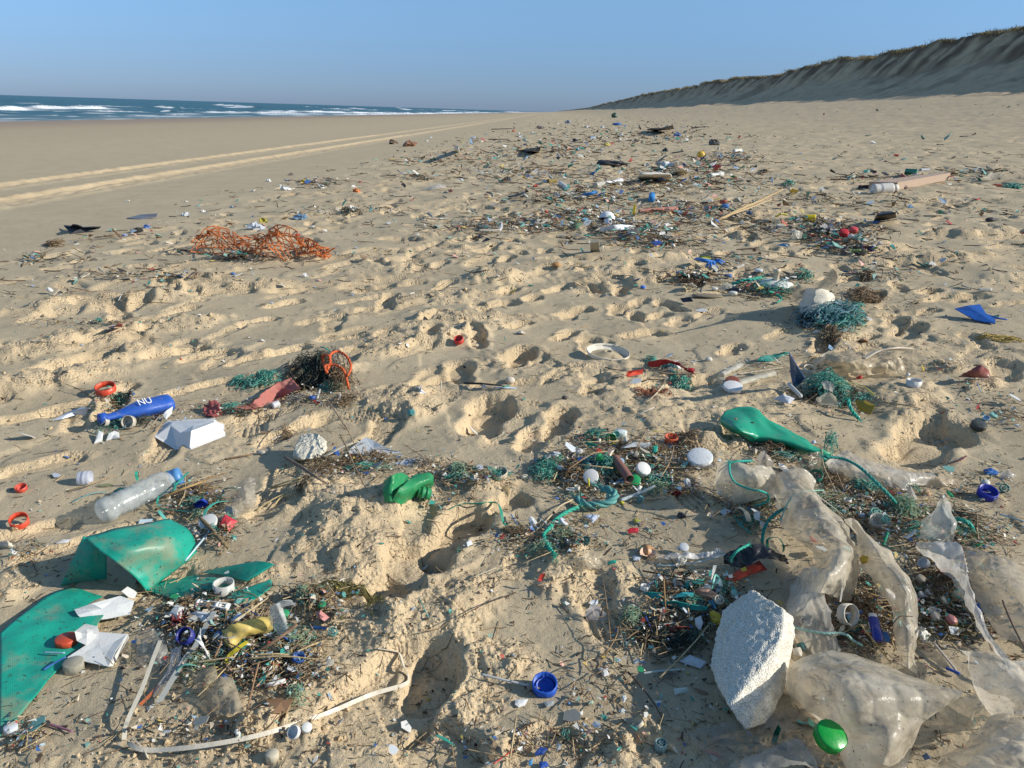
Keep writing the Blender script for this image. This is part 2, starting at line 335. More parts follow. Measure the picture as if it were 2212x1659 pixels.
# ---------------------------------------------------------------- dune
def crest_v():
    pts = [(1269,233),(1395,203),(1471,190),(1562,170),(1674,161),(1750,139),(1841,122),(1902,109),(2018,96),(2030,85),(2155,63),(2212,53)]
    o = []
    for p in pts:
        d = ray(*p); u, v = uv(d[0], d[1]); o.append((40 * v / u, 1 + 40 * d[2] / u))
    return sorted(o)
cv = crest_v(); cvx = [c[0] for c in cv]; cvz = [c[1] for c in cv]
V_ = np.concatenate([np.linspace(-70, 40, 70), 40.0 * (4200 / 40) ** np.linspace(.002, 1, 760)])
S_ = np.concatenate([np.linspace(0, .5, 26), np.linspace(.51, .78, 34), np.linspace(.79, 1, 12)])
VV, SS = np.meshgrid(V_, S_, indexing='ij')
zc = np.interp(VV, cvx, cvz) + .55 * fbm(VV / 13, VV * 0, 80, 4) * sstep(900, 200, VV) - .25
uc = 40 + 2.2 * perlin(VV / 23, VV * 0, 81) + .9 * perlin(VV / 7, VV * 0, 82) + .35 * perlin(VV / 2.1, VV * 0, 83)
zt = 3.0 + (zc - 3.0) * (.50 + .12 * perlin(VV / 17, VV * 0, 84))
u0 = 24 + 2.5 * perlin(VV / 15, VV * 0, 85)
kk = [0, .2, .5, .78, .84, 1]
uu = np.select([SS <= .2, SS <= .5, SS <= .78, SS <= .84], [
    u0 + (29 - u0) * SS / .2, 29 + (uc - 3.0 - 29) * (SS - .2) / .3, uc - 3.0 + 3.0 * ((SS - .5) / .28) ** .8, uc + 2 * (SS - .78) / .06], uc + 2 + 60 * (SS - .84) / .16)
z0 = base(u0) - .35; z29 = 3.05 + .25 * perlin(VV / 12, VV * 0, 86)
zz = np.select([SS <= .2, SS <= .5, SS <= .78, SS <= .84], [
    z0 + (z29 - z0) * sstep(0, 1, SS / .2) , z29 + (zt - z29) * ((SS - .2) / .3) ** 1.5, zt + (zc - zt) * ((SS - .5) / .28) ** .75, zc + .12 * np.sin((SS - .78) / .06 * 1.5)], zc + .1 + .4 * (SS - .84) / .16 + .5 * perlin(VV / 14, SS * 9, 87) * (SS - .84) / .16)
gul = sstep(.25, .6, SS) * sstep(.82, .76, SS)
uu = uu - gul * (.15 + .95 * sstep(-.1, .5, perlin(VV / 19, VV * 0, 98))) * (1.15 * np.abs(perlin(VV / 3.2, zz * .25, 88)) + .55 * np.abs(perlin(VV / 1.1, zz * .6, 89)))
zz = zz + .28 * fbm(VV / 1.7, uu / 1.5, 90, 3) * sstep(.1, .3, SS)
dark = np.clip(sstep(.42, .66, SS + .10 * perlin(VV / 9, VV * 0, 93)) * sstep(.80, .77, SS) * (.35 + 1.5 * fbm(VV / 2.2, zz / 7, 91, 4)) + .6 * sstep(.69, .76, SS + .03 * perlin(VV / 3, VV * 0, 94)) + .5 * sstep(.15, .5, fbm(VV / 6, SS * 3, 95, 3)) * sstep(.2, .4, SS), 0, 1)  # roots and dark soil; streaks also stand in for missing gully shade
turf = sstep(.765, .785, SS) * sstep(-.5, .1, fbm(VV / 5, uu / 3, 92, 2))
X_, Y_ = xy(uu, VV); nr, nc = X_.shape; idx = np.arange(nr * nc).reshape(nr, nc)
Q = np.stack([idx[:-1, :-1], idx[:-1, 1:], idx[1:, 1:], idx[1:, :-1]], -1).reshape(-1, 4)
t = NT('dune_sand'); co = t.n('NewGeometry').outputs['Position']
da = t.n('Attribute', attribute_name='dark').outputs['Fac']; ta = t.n('Attribute', attribute_name='turf').outputs['Fac']
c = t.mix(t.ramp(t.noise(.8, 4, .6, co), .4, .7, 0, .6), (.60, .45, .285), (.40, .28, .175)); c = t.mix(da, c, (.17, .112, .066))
c = t.mix(ta, c, t.mix(t.ramp(t.noise(1.2, 3, .6, co), .4, .6), (.13, .12, .05), (.30, .24, .11)))
b = t.n('BsdfPrincipled', _Roughness=.95); t.l(c, b.inputs['Base Color']); bp = t.n('Bump', _Strength=.8, _Distance=.15); t.l(t.noise(4, 5, .7, co), bp.inputs['Height'])
t.l(bp.outputs[0], b.inputs['Normal']); t.l(b.outputs[0], t.out.inputs[0])
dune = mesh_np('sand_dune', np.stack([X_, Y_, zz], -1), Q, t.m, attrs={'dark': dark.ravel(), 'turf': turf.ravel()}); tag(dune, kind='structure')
# marram grass: blades in tufts along the brow
def leafmat(name, cols):
    t = NT(name); oi = t.n('Attribute', attribute_name='tone').outputs['Fac']; c = t.mix(oi, cols[0], cols[1])
    b = t.n('BsdfPrincipled', _Roughness=.8); t.l(c, b.inputs['Base Color']); t.l(b.outputs[0], t.out.inputs[0]); return t.m
nt_ = 5200; vv = 60 * (1400 / 60) ** rs.rand(nt_); j = rs.randint(0, 10, nt_) - (rs.rand(nt_) < .25) * rs.randint(0, 9, nt_); si = np.searchsorted(S_, .762) + j
si = np.minimum(si, len(S_) - 2); vi = np.searchsorted(V_, vv); vi = np.minimum(vi, len(V_) - 1)
bx, by, bz = X_[vi, si], Y_[vi, si], zz[vi, si]
nb = 14; A = rs.rand(nt_, nb) * 6.283; hh = np.clip(.55 + .9 * fbm(vv / 9, vv * 0, 97, 3), .12, 1.5)[:, None] * .6 * rs.uniform(.25, .6, (nt_, nb)) * (.6 + .8 * rs.rand(nt_, 1)) * np.minimum(1.6, 1 + vv[:, None] / 500); spx = rs.uniform(.1, .35, (nt_, nb))
rx = rs.normal(0, .35, (nt_, nb)); ry = rs.normal(0, .5, (nt_, nb))
B = np.stack([bx[:, None] + rx, by[:, None] + ry, np.broadcast_to(bz[:, None] - .05, rx.shape)], -1)
wd = (.012 + .00018 * vv)[:, None, None] * np.stack([np.cos(A), np.sin(A), 0 * A], -1)
T = B + np.stack([np.cos(A + 1.2) * spx, np.sin(A + 1.2) * spx, hh], -1)
VT = np.stack([B - wd, B + wd, T], 2).reshape(-1, 3); FT = np.arange(len(VT)).reshape(-1, 3)
g = mesh_np('dune_grass', VT, FT, leafmat('marram', [(.11, .10, .045), (.33, .26, .13)]), attrs={'tone': np.repeat(np.clip(rs.rand(nt_)[:, None] * .7 + rs.rand(nt_, nb) * .4, 0, 1).ravel(), 3)})
tag(g, 'dry brown and olive marram grass growing along the brow of the dune', 'grass', kind='stuff')

# ---------------------------------------------------------------- sea
SEA = -2.0
def seapt(px, py, z=SEA):
    d = ray(px, py); tt = (z - 1) / d[2]; p = CAM + d * tt; return uv(p[0], p[1])
r = [40.]
while r[-1] < 40000: r.append(r[-1] * (1.009 if r[-1] < 700 else 1.035))
r = np.array(r); th = np.radians(np.concatenate([np.linspace(-85, -38, 20), np.linspace(-37.8, 8, 210)]))
WR, WT = np.meshgrid(r, th, indexing='ij'); WX = WR * np.sin(WT); WY = WR * np.cos(WT); WU, WV = uv(WX, WY)
WZ = np.full_like(WX, SEA); FO = np.zeros_like(WX)
am = sstep(-62, -110, WU) * sstep(4000, 1500, WR)
WZ += am * (.22 * np.sin(WU / 5.5 + 2.2 * perlin(WV / 60, WU / 60, 100)) + .18 * perlin(WU / 6, WV / 16, 101) + .12 * perlin(WU / 2.5, WV / 6, 102) * sstep(600, 250, WR))
tl = np.concatenate([perlin(WU / 3, WV / 9, 103)[None], perlin(WU / 1.3, WV / 2.5, 104)[None]])
def breaker(px1, py1, px2, py2, hgt, wid, foam=1.0, trail=2.2):
    u1, v1 = seapt(px1, py1, SEA + hgt * .4); u2, v2 = seapt(px2, py2, SEA + hgt * .4)
    L = math.hypot(u2 - u1, v2 - v1); dx, dy = (u2 - u1) / L, (v2 - v1) / L
    s = ((WU - u1) * dx + (WV - v1) * dy) / L; d = (WU - u1) * dy - (WV - v1) * dx          # d > 0 towards the shore
    d = d + 1.2 * perlin(s * L / 14, s * 0, int(px1) + 7) * wid * .4
    ws = sstep(-.03, .10, s) * sstep(1.03, .92, s) * (.65 + .5 * perlin(s * L / 9, s * 0, int(px1) + 9))
    WZ[:] += hgt * ws * np.where(d > 0, np.exp(-(d / (wid * .45)) ** 2), np.exp(-(d / (wid * 1.3)) ** 2))
    f = ws * sstep(-.35 * wid, .1 * wid, d) * (1 - sstep(wid * .8, wid * trail, d)) * 1.8
    f = f * (.75 + .5 * tl[0]) + ws * .25 * tl[1] * (f > .05)
    FO[:] = np.maximum(FO, foam * np.clip(f, 0, 1))
for b_ in [(-60,232,232,233,.9,2.6),(-40,237,60,237,.4,2),(340,230,382,231.5,1.0,2.5),(380,233,520,236,.3,1.2,.5),(470,225,516,228,1.7,4,1,2.5),(512,229,548,231,1.9,5,1,2.5),
           (652,230,696,231,1.1,3),(680,234,758,236,.8,3),(757,233,796,236,.9,4),(600,240,950,245,.8,3.2,1,2.2),(430,242,640,243,.5,2,.9),(585,238,640,241,.8,3),
           (808,237,816,238,.8,3),(856,232,876,234,1.6,6),(872,235,890,237,1.2,5),(895,236,1060,242,1.1,6,1,2),(930,243,1080,243,.9,5,.9),(1070,241.3,1180,242.4,1.6,14,.9),
           (950,238,1010,240,1.3,8),(140,249,175,250,.2,.7,.9),(215,249,245,249,.15,.6,.8),(258,249,300,249.5,.15,.6,.9),(355,247,430,247.5,.2,.8,.8),(-20,221,90,224,.3,3,.5),(150,228,300,231,.3,2,.6),(120,240,330,243,.35,1.4,.8),(540,244,700,245,.3,1.4,.9),(-20,246,130,249,.15,.7,.7),(640,236,760,238,.4,2.5,.7),(105,248,125,249,.15,.6,.7),(352,240,372,241,.6,1.8),
           (410,240,430,240.5,.3,1.2,.8),(275,238,300,239,.2,1,.5),(560,247,700,246,.25,1.4,.8,3),(700,247,1000,245,.35,2,.9,3)]:
    breaker(*b_)
# swash at the edge
ed = -66.5 + 1.2 * perlin(WV / 9, WU * 0, 110) + .6 * perlin(WV / 2.5, WU * 0, 111)
FO = np.maximum(FO, .5 * np.exp(-((WU - ed + 1.0) / .35) ** 2)); FO = np.maximum(FO, .45 * sstep(.28, .5, fbm(WU / 7, WV / 22, 112, 3)) * sstep(-150, -80, WU) )
FO = np.clip(FO, 0, 1)
idx = np.arange(WX.size).reshape(WX.shape); Q = np.stack([idx[:-1, :-1], idx[:-1, 1:], idx[1:, 1:], idx[1:, :-1]], -1).reshape(-1, 4)[:, ::-1]
uc_ = WU.mean(1)
t = NT('sea_water'); co = t.n('NewGeometry').outputs['Position']; fo = t.n('Attribute', attribute_name='foam').outputs['Fac']; sh = t.n('Attribute', attribute_name='shallow').outputs['Fac']
mp = t.n('Mapping'); t.l(co, mp.inputs[0]); mp.inputs['Scale'].default_value = (.5, .18, 1)
c = t.mix(t.ramp(t.noise(.35, 4, .6, mp.outputs[0]), .35, .65), (.006, .055, .075), (.016, .095, .115)); c = t.mix(sh, c, (.075, .13, .13))
b = t.n('BsdfPrincipled', _Roughness=.35, _IOR=1.33); t.l(c, b.inputs['Base Color']); b.inputs['Specular IOR Level'].default_value = .35
bp = t.n('Bump', _Strength=1.0, _Distance=.5); t.l(t.noise(1.6, 5, .65, mp.outputs[0]), bp.inputs['Height']); t.l(bp.outputs[0], b.inputs['Normal'])
f = t.n('BsdfPrincipled', _Roughness=.9); f.inputs['Base Color'].default_value = (.86, .88, .90, 1)
ms = t.n('MixShader'); t.l(fo, ms.inputs[0]); t.l(b.outputs[0], ms.inputs[1]); t.l(f.outputs[0], ms.inputs[2]); t.l(ms.outputs[0], t.out.inputs[0])
SHL = sstep(-100, -67, WU) * .9
sea = mesh_np('sea', np.stack([WX, WY, WZ], -1), Q, t.m, attrs={'foam': FO.ravel(), 'shallow': SHL.ravel()}); tag(sea, kind='structure')
# ================================================================ builders for the washed-up things
# readings from enlargements of the photograph -> photograph places (2212 px wide)
def zoomer(x0, y0, k): return lambda *q: [(x0 / 1.6492 + q[i] / k, y0 / 1.6492 + q[i + 1] / k) + ((q[i + 2],)) for i in range(0, len(q), 3)]
def Z(x0, y0, k):
    f = lambda X, Y: (x0 / 1.6492 + X / k, y0 / 1.6492 + Y / k); return f
a1 = Z(0, 1836, 3.04); a2 = Z(700, 1836, 3.04); a3 = Z(1600, 1836, 3.04); a4 = Z(2448, 1936, 3.04); a5 = Z(2500, 1336, 3.177)
b1 = Z(0, 1236, 3.907); b2 = Z(800, 1236, 3.908); b3 = Z(1600, 1236, 3.648); b4 = Z(2400, 800, 2.923); b5 = Z(1400, 500, 2.806)
b6 = Z(2500, 300, 3.177); b7 = Z(0, 250, 2.606); b8 = Z(1300, 350, 2.806)
D = lambda X, Y: (X, Y)
def mscale(p): return float(np.dot(p - CAM, Fv)) / F0          # metres per photograph pixel at a place
def unit(v): v = np.asarray(v, float); return v / (np.linalg.norm(v) + 1e-12)
UP = np.array([0, 0, 1.0])

_mats = {}
def plastic(col, rough=.45, dirt=.25, trans=0.0, bump=0.0, clear=0.0, sand=True, key=''):
    k = (col, rough, dirt, trans, bump, clear, key)
    if k in _mats: return _mats[k]
    t = NT('plastic'); co = t.n('NewGeometry').outputs['Position']
    c = t.mix(t.ramp(t.noise(45, 4, .65, co), .52, .72, 0, dirt), col, (.34, .27, .17))
    c = t.mix(t.ramp(t.noise(260, 2, .6, co), .60, .72, 0, dirt * 1.2), c, (.10, .08, .055))
    c = t.mix(t.ramp(t.noise(14, 3, .5, co), .3, .7, 0, .22), c, tuple(min(1, x * .6 + .06) for x in col))
    b = t.n('BsdfPrincipled', _Roughness=rough); t.l(c, b.inputs['Base Color']); b.inputs['Specular IOR Level'].default_value = .4
    rr = t.ramp(t.noise(60, 2, .5, co), .35, .65, rough * .85, min(1, rough * 1.5)); t.l(rr, b.inputs['Roughness'])
    bp = t.n('Bump', _Strength=.25 + bump, _Distance=.0015 + .004 * bump); t.l(t.noise(150, 3, .6, co), bp.inputs['Height']); t.l(bp.outputs[0], b.inputs['Normal'])
    o = b.outputs[0]
    if trans > 0:
        tr = t.n('BsdfTranslucent'); t.l(c, tr.inputs[0]); m = t.n('MixShader'); m.inputs[0].default_value = trans; t.l(o, m.inputs[1]); t.l(tr.outputs[0], m.inputs[2]); o = m.outputs[0]
    if clear > 0:
        tp = t.n('BsdfTransparent'); tp.inputs[0].default_value = (.96, .97, .97, 1); m = t.n('MixShader')
        fz = t.ramp(t.noise(28, 4, .6, co), .3, .7, min(1, clear + .12), max(0, clear - .2)); t.l(fz, m.inputs[0]); t.l(o, m.inputs[1]); t.l(tp.outputs[0], m.inputs[2]); o = m.outputs[0]
    t.l(o, t.out.inputs[0]); _mats[k] = t.m; return t.m
def corrmat(col, dirt=.6):
    k = ('corr', col)
    if k in _mats: return _mats[k]
    t = NT('corrugated_plastic'); co = t.n('NewGeometry').outputs['Position']; s = t.n('Attribute', attribute_name='su').outputs['Fac']
    sn = t.n('Math', operation='MULTIPLY'); t.l(s, sn.inputs[0]); sn.inputs[1].default_value = 2 * math.pi / .0042
    si = t.n('Math', operation='SINE'); t.l(sn.outputs[0], si.inputs[0])
    c = t.mix(t.ramp(t.noise(16, 4, .6, co), .35, .65, 0, .6), col, tuple(x * .7 for x in col))
    dn = t.ramp(t.noise(9, 5, .65, co), .48, .66, 0, dirt); c = t.mix(dn, c, (.38, .31, .20))
    c = t.mix(t.ramp(t.noise(120, 2, .6, co), .62, .7, 0, .8), c, (.06, .05, .04))
    b = t.n('BsdfPrincipled', _Roughness=.4); t.l(c, b.inputs['Base Color'])
    bp = t.n('Bump', _Strength=.15, _Distance=.0003); t.l(si.outputs[0], bp.inputs['Height']); t.l(bp.outputs[0], b.inputs['Normal'])
    tr = t.n('BsdfTranslucent'); t.l(c, tr.inputs[0]); m = t.n('MixShader'); m.inputs[0].default_value = .25; t.l(b.outputs[0], m.inputs[1]); t.l(tr.outputs[0], m.inputs[2])
    t.l(m.outputs[0], t.out.inputs[0]); _mats[k] = t.m; return t.m
def filmmat(col=(.72, .69, .62), clear=.3, rough=.28, grime=.55):
    col = (col[0], col[1] * .96, col[2] * .90); clear = min(.75, clear + .08); rough += .04
    k = ('film', col, clear, rough, grime)
    if k in _mats: return _mats[k]
    t = NT('plastic_film'); co = t.n('NewGeometry').outputs['Position']
    g = t.ramp(t.noise(9, 5, .62, co), .45, .75, 0, grime); c = t.mix(g, col, (.30, .22, .13))
    c = t.mix(t.ramp(t.noise(180, 2, .6, co), .66, .71, 0, .9), c, (.05, .04, .03))
    b = t.n('BsdfPrincipled', _Roughness=rough); t.l(c, b.inputs['Base Color']); b.inputs['Specular IOR Level'].default_value = .45
    bp = t.n('Bump', _Strength=.5, _Distance=.006); t.l(t.noise(38, 4, .6, co), bp.inputs['Height']); t.l(bp.outputs[0], b.inputs['Normal'])
    ve = t.n('TexVoronoi', feature='DISTANCE_TO_EDGE', _Scale=24); t.l(co, ve.inputs['Vector']); bq = t.n('Bump', _Strength=.32, _Distance=.006); t.l(t.ramp(ve.outputs['Distance'], 0, .22), bq.inputs['Height']); t.l(bp.outputs[0], bq.inputs['Normal']); t.l(bq.outputs[0], b.inputs['Normal'])
    tr = t.n('BsdfTranslucent'); t.l(c, tr.inputs[0]); m = t.n('MixShader'); m.inputs[0].default_value = .38; t.l(b.outputs[0], m.inputs[1]); t.l(tr.outputs[0], m.inputs[2])
    tp = t.n('BsdfTransparent'); tp.inputs[0].default_value = (.93, .92, .90, 1); m2 = t.n('MixShader')
    fz = t.ramp(t.noise(11, 4, .6, co), .35, .7, min(1, clear + .25), max(0, clear - .25)); t.l(fz, m2.inputs[0])
    t.l(m.outputs[0], m2.inputs[1]); t.l(tp.outputs[0], m2.inputs[2]); t.l(m2.outputs[0], t.out.inputs[0]); _mats[k] = t.m; return t.m
def foammat(yel=0.0):
    k = ('foam', yel)
    if k in _mats: return _mats[k]
    t = NT('foam_beads'); co = t.n('NewGeometry').outputs['Position']
    v = t.n('TexVoronoi', _Scale=330); t.l(co, v.inputs['Vector']); w_ = t.ramp(v.outputs['Distance'], .2, .75)
    base_ = (.80, .80 - .05 * yel, .76 - .22 * yel)
    c = t.mix(w_, base_, (.50, .46, .38)); c = t.mix(t.ramp(t.noise(30, 4, .6, co), .5, .75, 0, .5), c, (.52, .44, .30))
    b = t.n('BsdfPrincipled', _Roughness=.85); t.l(c, b.inputs['Base Color'])
    bp = t.n('Bump', _Strength=.6, _Distance=.0025); bp.invert = True; t.l(v.outputs['Distance'], bp.inputs['Height'])
    b2 = t.n('Bump', _Strength=.3, _Distance=.006); t.l(t.noise(40, 3, .6, co), b2.inputs['Height']); t.l(bp.outputs[0], b2.inputs['Normal']); t.l(b2.outputs[0], b.inputs['Normal'])
    t.l(b.outputs[0], t.out.inputs[0]); _mats[k] = t.m; return t.m
def tonemat(name, cols, rough=.85):
    """colour chosen by the 'tone' attribute"""
    k = ('tone', name)
    if k in _mats: return _mats[k]
    t = NT(name); at = t.n('Attribute', attribute_name='tone').outputs['Fac']; r_ = t.n('ValToRGB'); t.l(at, r_.inputs[0]); el = r_.color_ramp.elements
    r_.color_ramp.interpolation = 'CONSTANT' if len(cols) > 3 else 'LINEAR'
    n = len(cols)
    for i, c in enumerate(cols):
        p_ = i / n if len(cols) > 3 else i / max(1, n - 1)
        q = el[i] if i < 2 else el.new(p_); q.position = p_; q.color = (*c, 1)
    b = t.n('BsdfPrincipled', _Roughness=rough); t.l(r_.outputs[0], b.inputs['Base Color']); t.l(b.outputs[0], t.out.inputs[0]); _mats[k] = t.m; return t.m
WOOD = lambda: tonemat('dry_stalk', [(.50, .38, .20), (.26, .17, .09)])
def woodmat(col):
    k = ('wood', col)
    if k in _mats: return _mats[k]
    t = NT('wood'); co = t.n('TexCoord').outputs['Object']; mp = t.n('Mapping'); t.l(co, mp.inputs[0]); mp.inputs['Scale'].default_value = (60, 6, 60)
    c = t.mix(t.ramp(t.noise(3, 4, .6, mp.outputs[0]), .35, .7), col, tuple(x * .5 for x in col)); b = t.n('BsdfPrincipled', _Roughness=.85); t.l(c, b.inputs['Base Color'])
    bp = t.n('Bump', _Strength=.5, _Distance=.003); t.l(t.noise(4, 4, .7, mp.outputs[0]), bp.inputs['Height']); t.l(bp.outputs[0], b.inputs['Normal'])
    t.l(b.outputs[0], t.out.inputs[0]); _mats[k] = t.m; return t.m
WHITE = (.78, .78, .76); TEAL = (.03, .36, .27); GREEN = (.015, .30, .12); BLUE = (.02, .09, .48); RED = (.55, .04, .03); ORANGE = (.68, .12, .03); CREAM = (.66, .58, .42)
YELLOW = (.75, .55, .06); LBLUE = (.30, .47, .68); BLACK = (.02, .02, .022); GREYW = (.60, .62, .64); TQ = (.16, .50, .42); SALMON = (.62, .26, .20)

LAND = []                                              # places one can find again, for telling small things apart
def finish(o, label, cat, group=None, at=None):
    return tag(o, label, cat, group)
def single(name, VF, mat, label, cat, group=None, smooth=True, attrs=None):
    V, F = VF; V = np.asarray(V, float); c = V.mean(0).copy(); c[2] = V[:, 2].min()
    o = mesh_np(name, V - c, F, mat, smooth=smooth, attrs=attrs); o.location = c; return finish(o, label, cat, group)
class Thing:
    def __init__(s, name, p, label, cat, group=None):
        s.p = np.asarray(p, float).copy(); s.o = bpy.data.objects.new(name, None); C.objects.link(s.o); s.o.location = s.p; s.o.empty_display_size = .05; finish(s.o, label, cat, group)
    def part(s, name, VF, mat, smooth=True, label=None, parent=None, attrs=None):
        V, F = VF; o = mesh_np(name, np.asarray(V, float) - s.p, F, mat, smooth=smooth, attrs=attrs, parent=parent or s.o)
        if label: o['label'] = label
        return o
def join(*vfs):
    Vs, Fs, n = [], {}, 0
    for V, F in vfs:
        V = np.asarray(V, float)
        for f in (F if isinstance(F, list) else [F]):
            f = np.asarray(f)
            if f.size: Fs.setdefault(f.shape[1], []).append(f + n)
        Vs.append(V); n += len(V)
    return np.concatenate(Vs), [np.concatenate(f) for f in Fs.values()]
def catmull(P, n):
    P = np.asarray(P, float); m = len(P)
    if m == 1: return np.repeat(P, n, 0)
    if m == 2:
        t = np.linspace(0, 1, n)[:, None]; return P[0] * (1 - t.reshape((-1,) + (1,) * (P.ndim - 1))) + P[1] * t.reshape((-1,) + (1,) * (P.ndim - 1))
    Q_ = np.concatenate([[2 * P[0] - P[1]], P, [2 * P[-1] - P[-2]]]); t = np.linspace(0, m - 1, n); i = np.minimum(t.astype(int), m - 2); f = (t - i).reshape((-1,) + (1,) * (P.ndim - 1))
    p0, p1, p2, p3 = Q_[i], Q_[i + 1], Q_[i + 2], Q_[i + 3]
    return .5 * (2 * p1 + (p2 - p0) * f + (2 * p0 - 5 * p1 + 4 * p2 - p3) * f * f + (3 * p1 - p0 - 3 * p2 + p3) * f ** 3)
def frames(P):
    P = np.asarray(P, float); T = np.gradient(P, axis=0); T /= np.linalg.norm(T, axis=1)[:, None] + 1e-12
    N = np.zeros_like(T); u = UP if abs(T[0, 2]) < .9 else np.array([1., 0, 0]); n = unit(u - T[0] * np.dot(u, T[0]))
    for i in range(len(P)):
        n = unit(n - T[i] * np.dot(n, T[i])); N[i] = n
    return T, N, np.cross(T, N)
def tube(P, r, sides=6, cap=True, sq=1.0):
    P = np.asarray(P, float); T, N, B = frames(P); n = len(P); r = np.broadcast_to(np.asarray(r, float), (n,)); a = np.arange(sides) * 2 * math.pi / sides
    V = P[:, None] + r[:, None, None] * (np.cos(a)[None, :, None] * N[:, None] * sq + np.sin(a)[None, :, None] * B[:, None]); V = V.reshape(-1, 3)
    i = np.arange(n - 1)[:, None] * sides; j = np.arange(sides)[None]; jn = (j + 1) % sides
    F = np.stack([i + j, i + jn, i + sides + jn, i + sides + j], -1).reshape(-1, 4); Fs = [F]
    if cap:
        V = np.concatenate([V, P[:1], P[-1:]]); c0, c1 = n * sides, n * sides + 1; k = np.arange(sides)
        Fs.append(np.stack([np.full(sides, c0), (k + 1) % sides, k], 1)); o_ = (n - 1) * sides; Fs.append(np.stack([np.full(sides, c1), o_ + k, o_ + (k + 1) % sides], 1))
        Fs = [F, np.concatenate(Fs[1:])]
    return V, Fs
def rope(P, r, strands=3, pitch=5.0, n=None, fray=0, seed=0):
    P = np.asarray(P, float); L = np.sum(np.linalg.norm(np.diff(P, axis=0), axis=1)); n = n or int(min(260, max(24, L / (r * 1.3)))); P = catmull(P, n)
    T, N, B = frames(P); s = np.linspace(0, L, n); out = []
    for k in range(strands):
        ph = s / (r * pitch) * 2 * math.pi / 1.6 + k * 2 * math.pi / strands
        out.append(tube(P + .52 * r * (np.cos(ph)[:, None] * N + np.sin(ph)[:, None] * B), r * .56, 5))
    R = np.random.RandomState(seed + 3)
    for e_ in ((0, -1), (-1, 1))[:fray]:
        for k in range(14):
            d = unit(T[e_[0]] * e_[1] + R.normal(0, .45, 3)); q = P[e_[0]] + np.outer(np.linspace(0, 1, 4), d) * r * R.uniform(2.5, 5) + np.cumsum(R.normal(0, r * .25, (4, 3)), 0)
            out.append(tube(q, r * .1, 3, False))
    return join(*out)
def lathe(prof, seg=28, A=None, Bx=None, sq=1.0, ribs=0, rib=.03, dent=0, seed=0, tw=0.0):
    """profile of (radius, height) spun about the axis from A in direction/length of Bx (already metric heights)"""
    prof = np.asarray(prof, float); a = np.arange(seg) * 2 * math.pi / seg; ax = unit(Bx); u = np.array([0, 0, 1.0]) if abs(ax[2]) < .9 else np.array([1.0, 0, 0])
    n = unit(u - ax * np.dot(u, ax)); b = np.cross(ax, n)
    rr = prof[:, 0][:, None] * (1 + (rib * np.sign(np.sin(a * ribs)) if ribs else 0) * np.ones_like(a))[None]
    if dent:
        R = np.random.RandomState(seed)
        L = prof[:, 1].max() + 1e-9
        for k in range(7):
            ca, ch, wa, wh, dp = R.rand() * 6.28, R.rand() * L, R.uniform(.35, .9), R.uniform(.08, .25) * L, R.uniform(.3, 1) * dent
            da = np.angle(np.exp(1j * (a - ca))); rr = rr * (1 - dp * np.exp(-(da / wa) ** 2)[None] * np.exp(-((prof[:, 1] - ch) / wh) ** 2)[:, None])
    V = np.asarray(A) + prof[:, 1][:, None, None] * ax + rr[..., None] * (np.cos(a)[None, :, None] * n * sq + np.sin(a)[None, :, None] * b)
    m = len(prof); V = V.reshape(-1, 3); i = np.arange(m - 1)[:, None] * seg; j = np.arange(seg)[None]; jn = (j + 1) % seg
    return V, [np.stack([i + j, i + jn, i + seg + jn, i + seg + j], -1).reshape(-1, 4)]
def disc_axis(tilt, az):
    t, z = math.radians(tilt), math.radians(az); return np.array([math.sin(t) * math.sin(z), math.sin(t) * math.cos(z), math.cos(t)])
def capVF(p, R, hgt, up=True, tilt=0, az=180, ring=False, ribs=40, inner=True, seg=40):
    ax = disc_axis(tilt, az); w_ = .10 * R
    if ring: pr = [(R, 0), (R, hgt), (R - w_, hgt), (R - w_, 0), (R, 0)]
    else:
        pr = [(1e-4, 0), (R * .93, 0), (R, hgt * .07), (R, hgt * .98), (R - w_, hgt), (R - w_ * 1.1, hgt * .14)]
        pr += [(R * .72, hgt * .14), (R * .72, hgt * .5), (R * .66, hgt * .5), (R * .66, hgt * .14)] if inner else []
        pr += [(1e-4, hgt * .14)]
    pr = np.array(pr)
    if not up and not ring: pr[:, 1] = hgt - pr[:, 1]
    lo = math.sin(math.radians(abs(tilt))) * R
    return lathe(pr, seg, p + UP * (lo + .0005), ax, ribs=ribs if seg >= 40 else 0, rib=.018)
LABELED = set()
def cap(q, wpx, col, label, up=True, tilt=0, az=180, ring=False, h=0.0, k=.34, trans=.1, cat='bottle cap', name='bottle_cap', group=None, ribs=20, clear=0, seg=40, inner=True, dirt=.25, rough=.4):
    p = PX(q[0], q[1], h); R = wpx * mscale(p) / 2; p = p + unit(np.array([p[0], p[1], 0])) * R * .15
    p[2] = float(H(p[0], p[1])) + h - .0015
    return single(name, capVF(p, R, 2 * R * k, up, tilt, az, ring, ribs, inner, seg), plastic(col, rough, dirt, trans, clear=clear), label, cat, group)
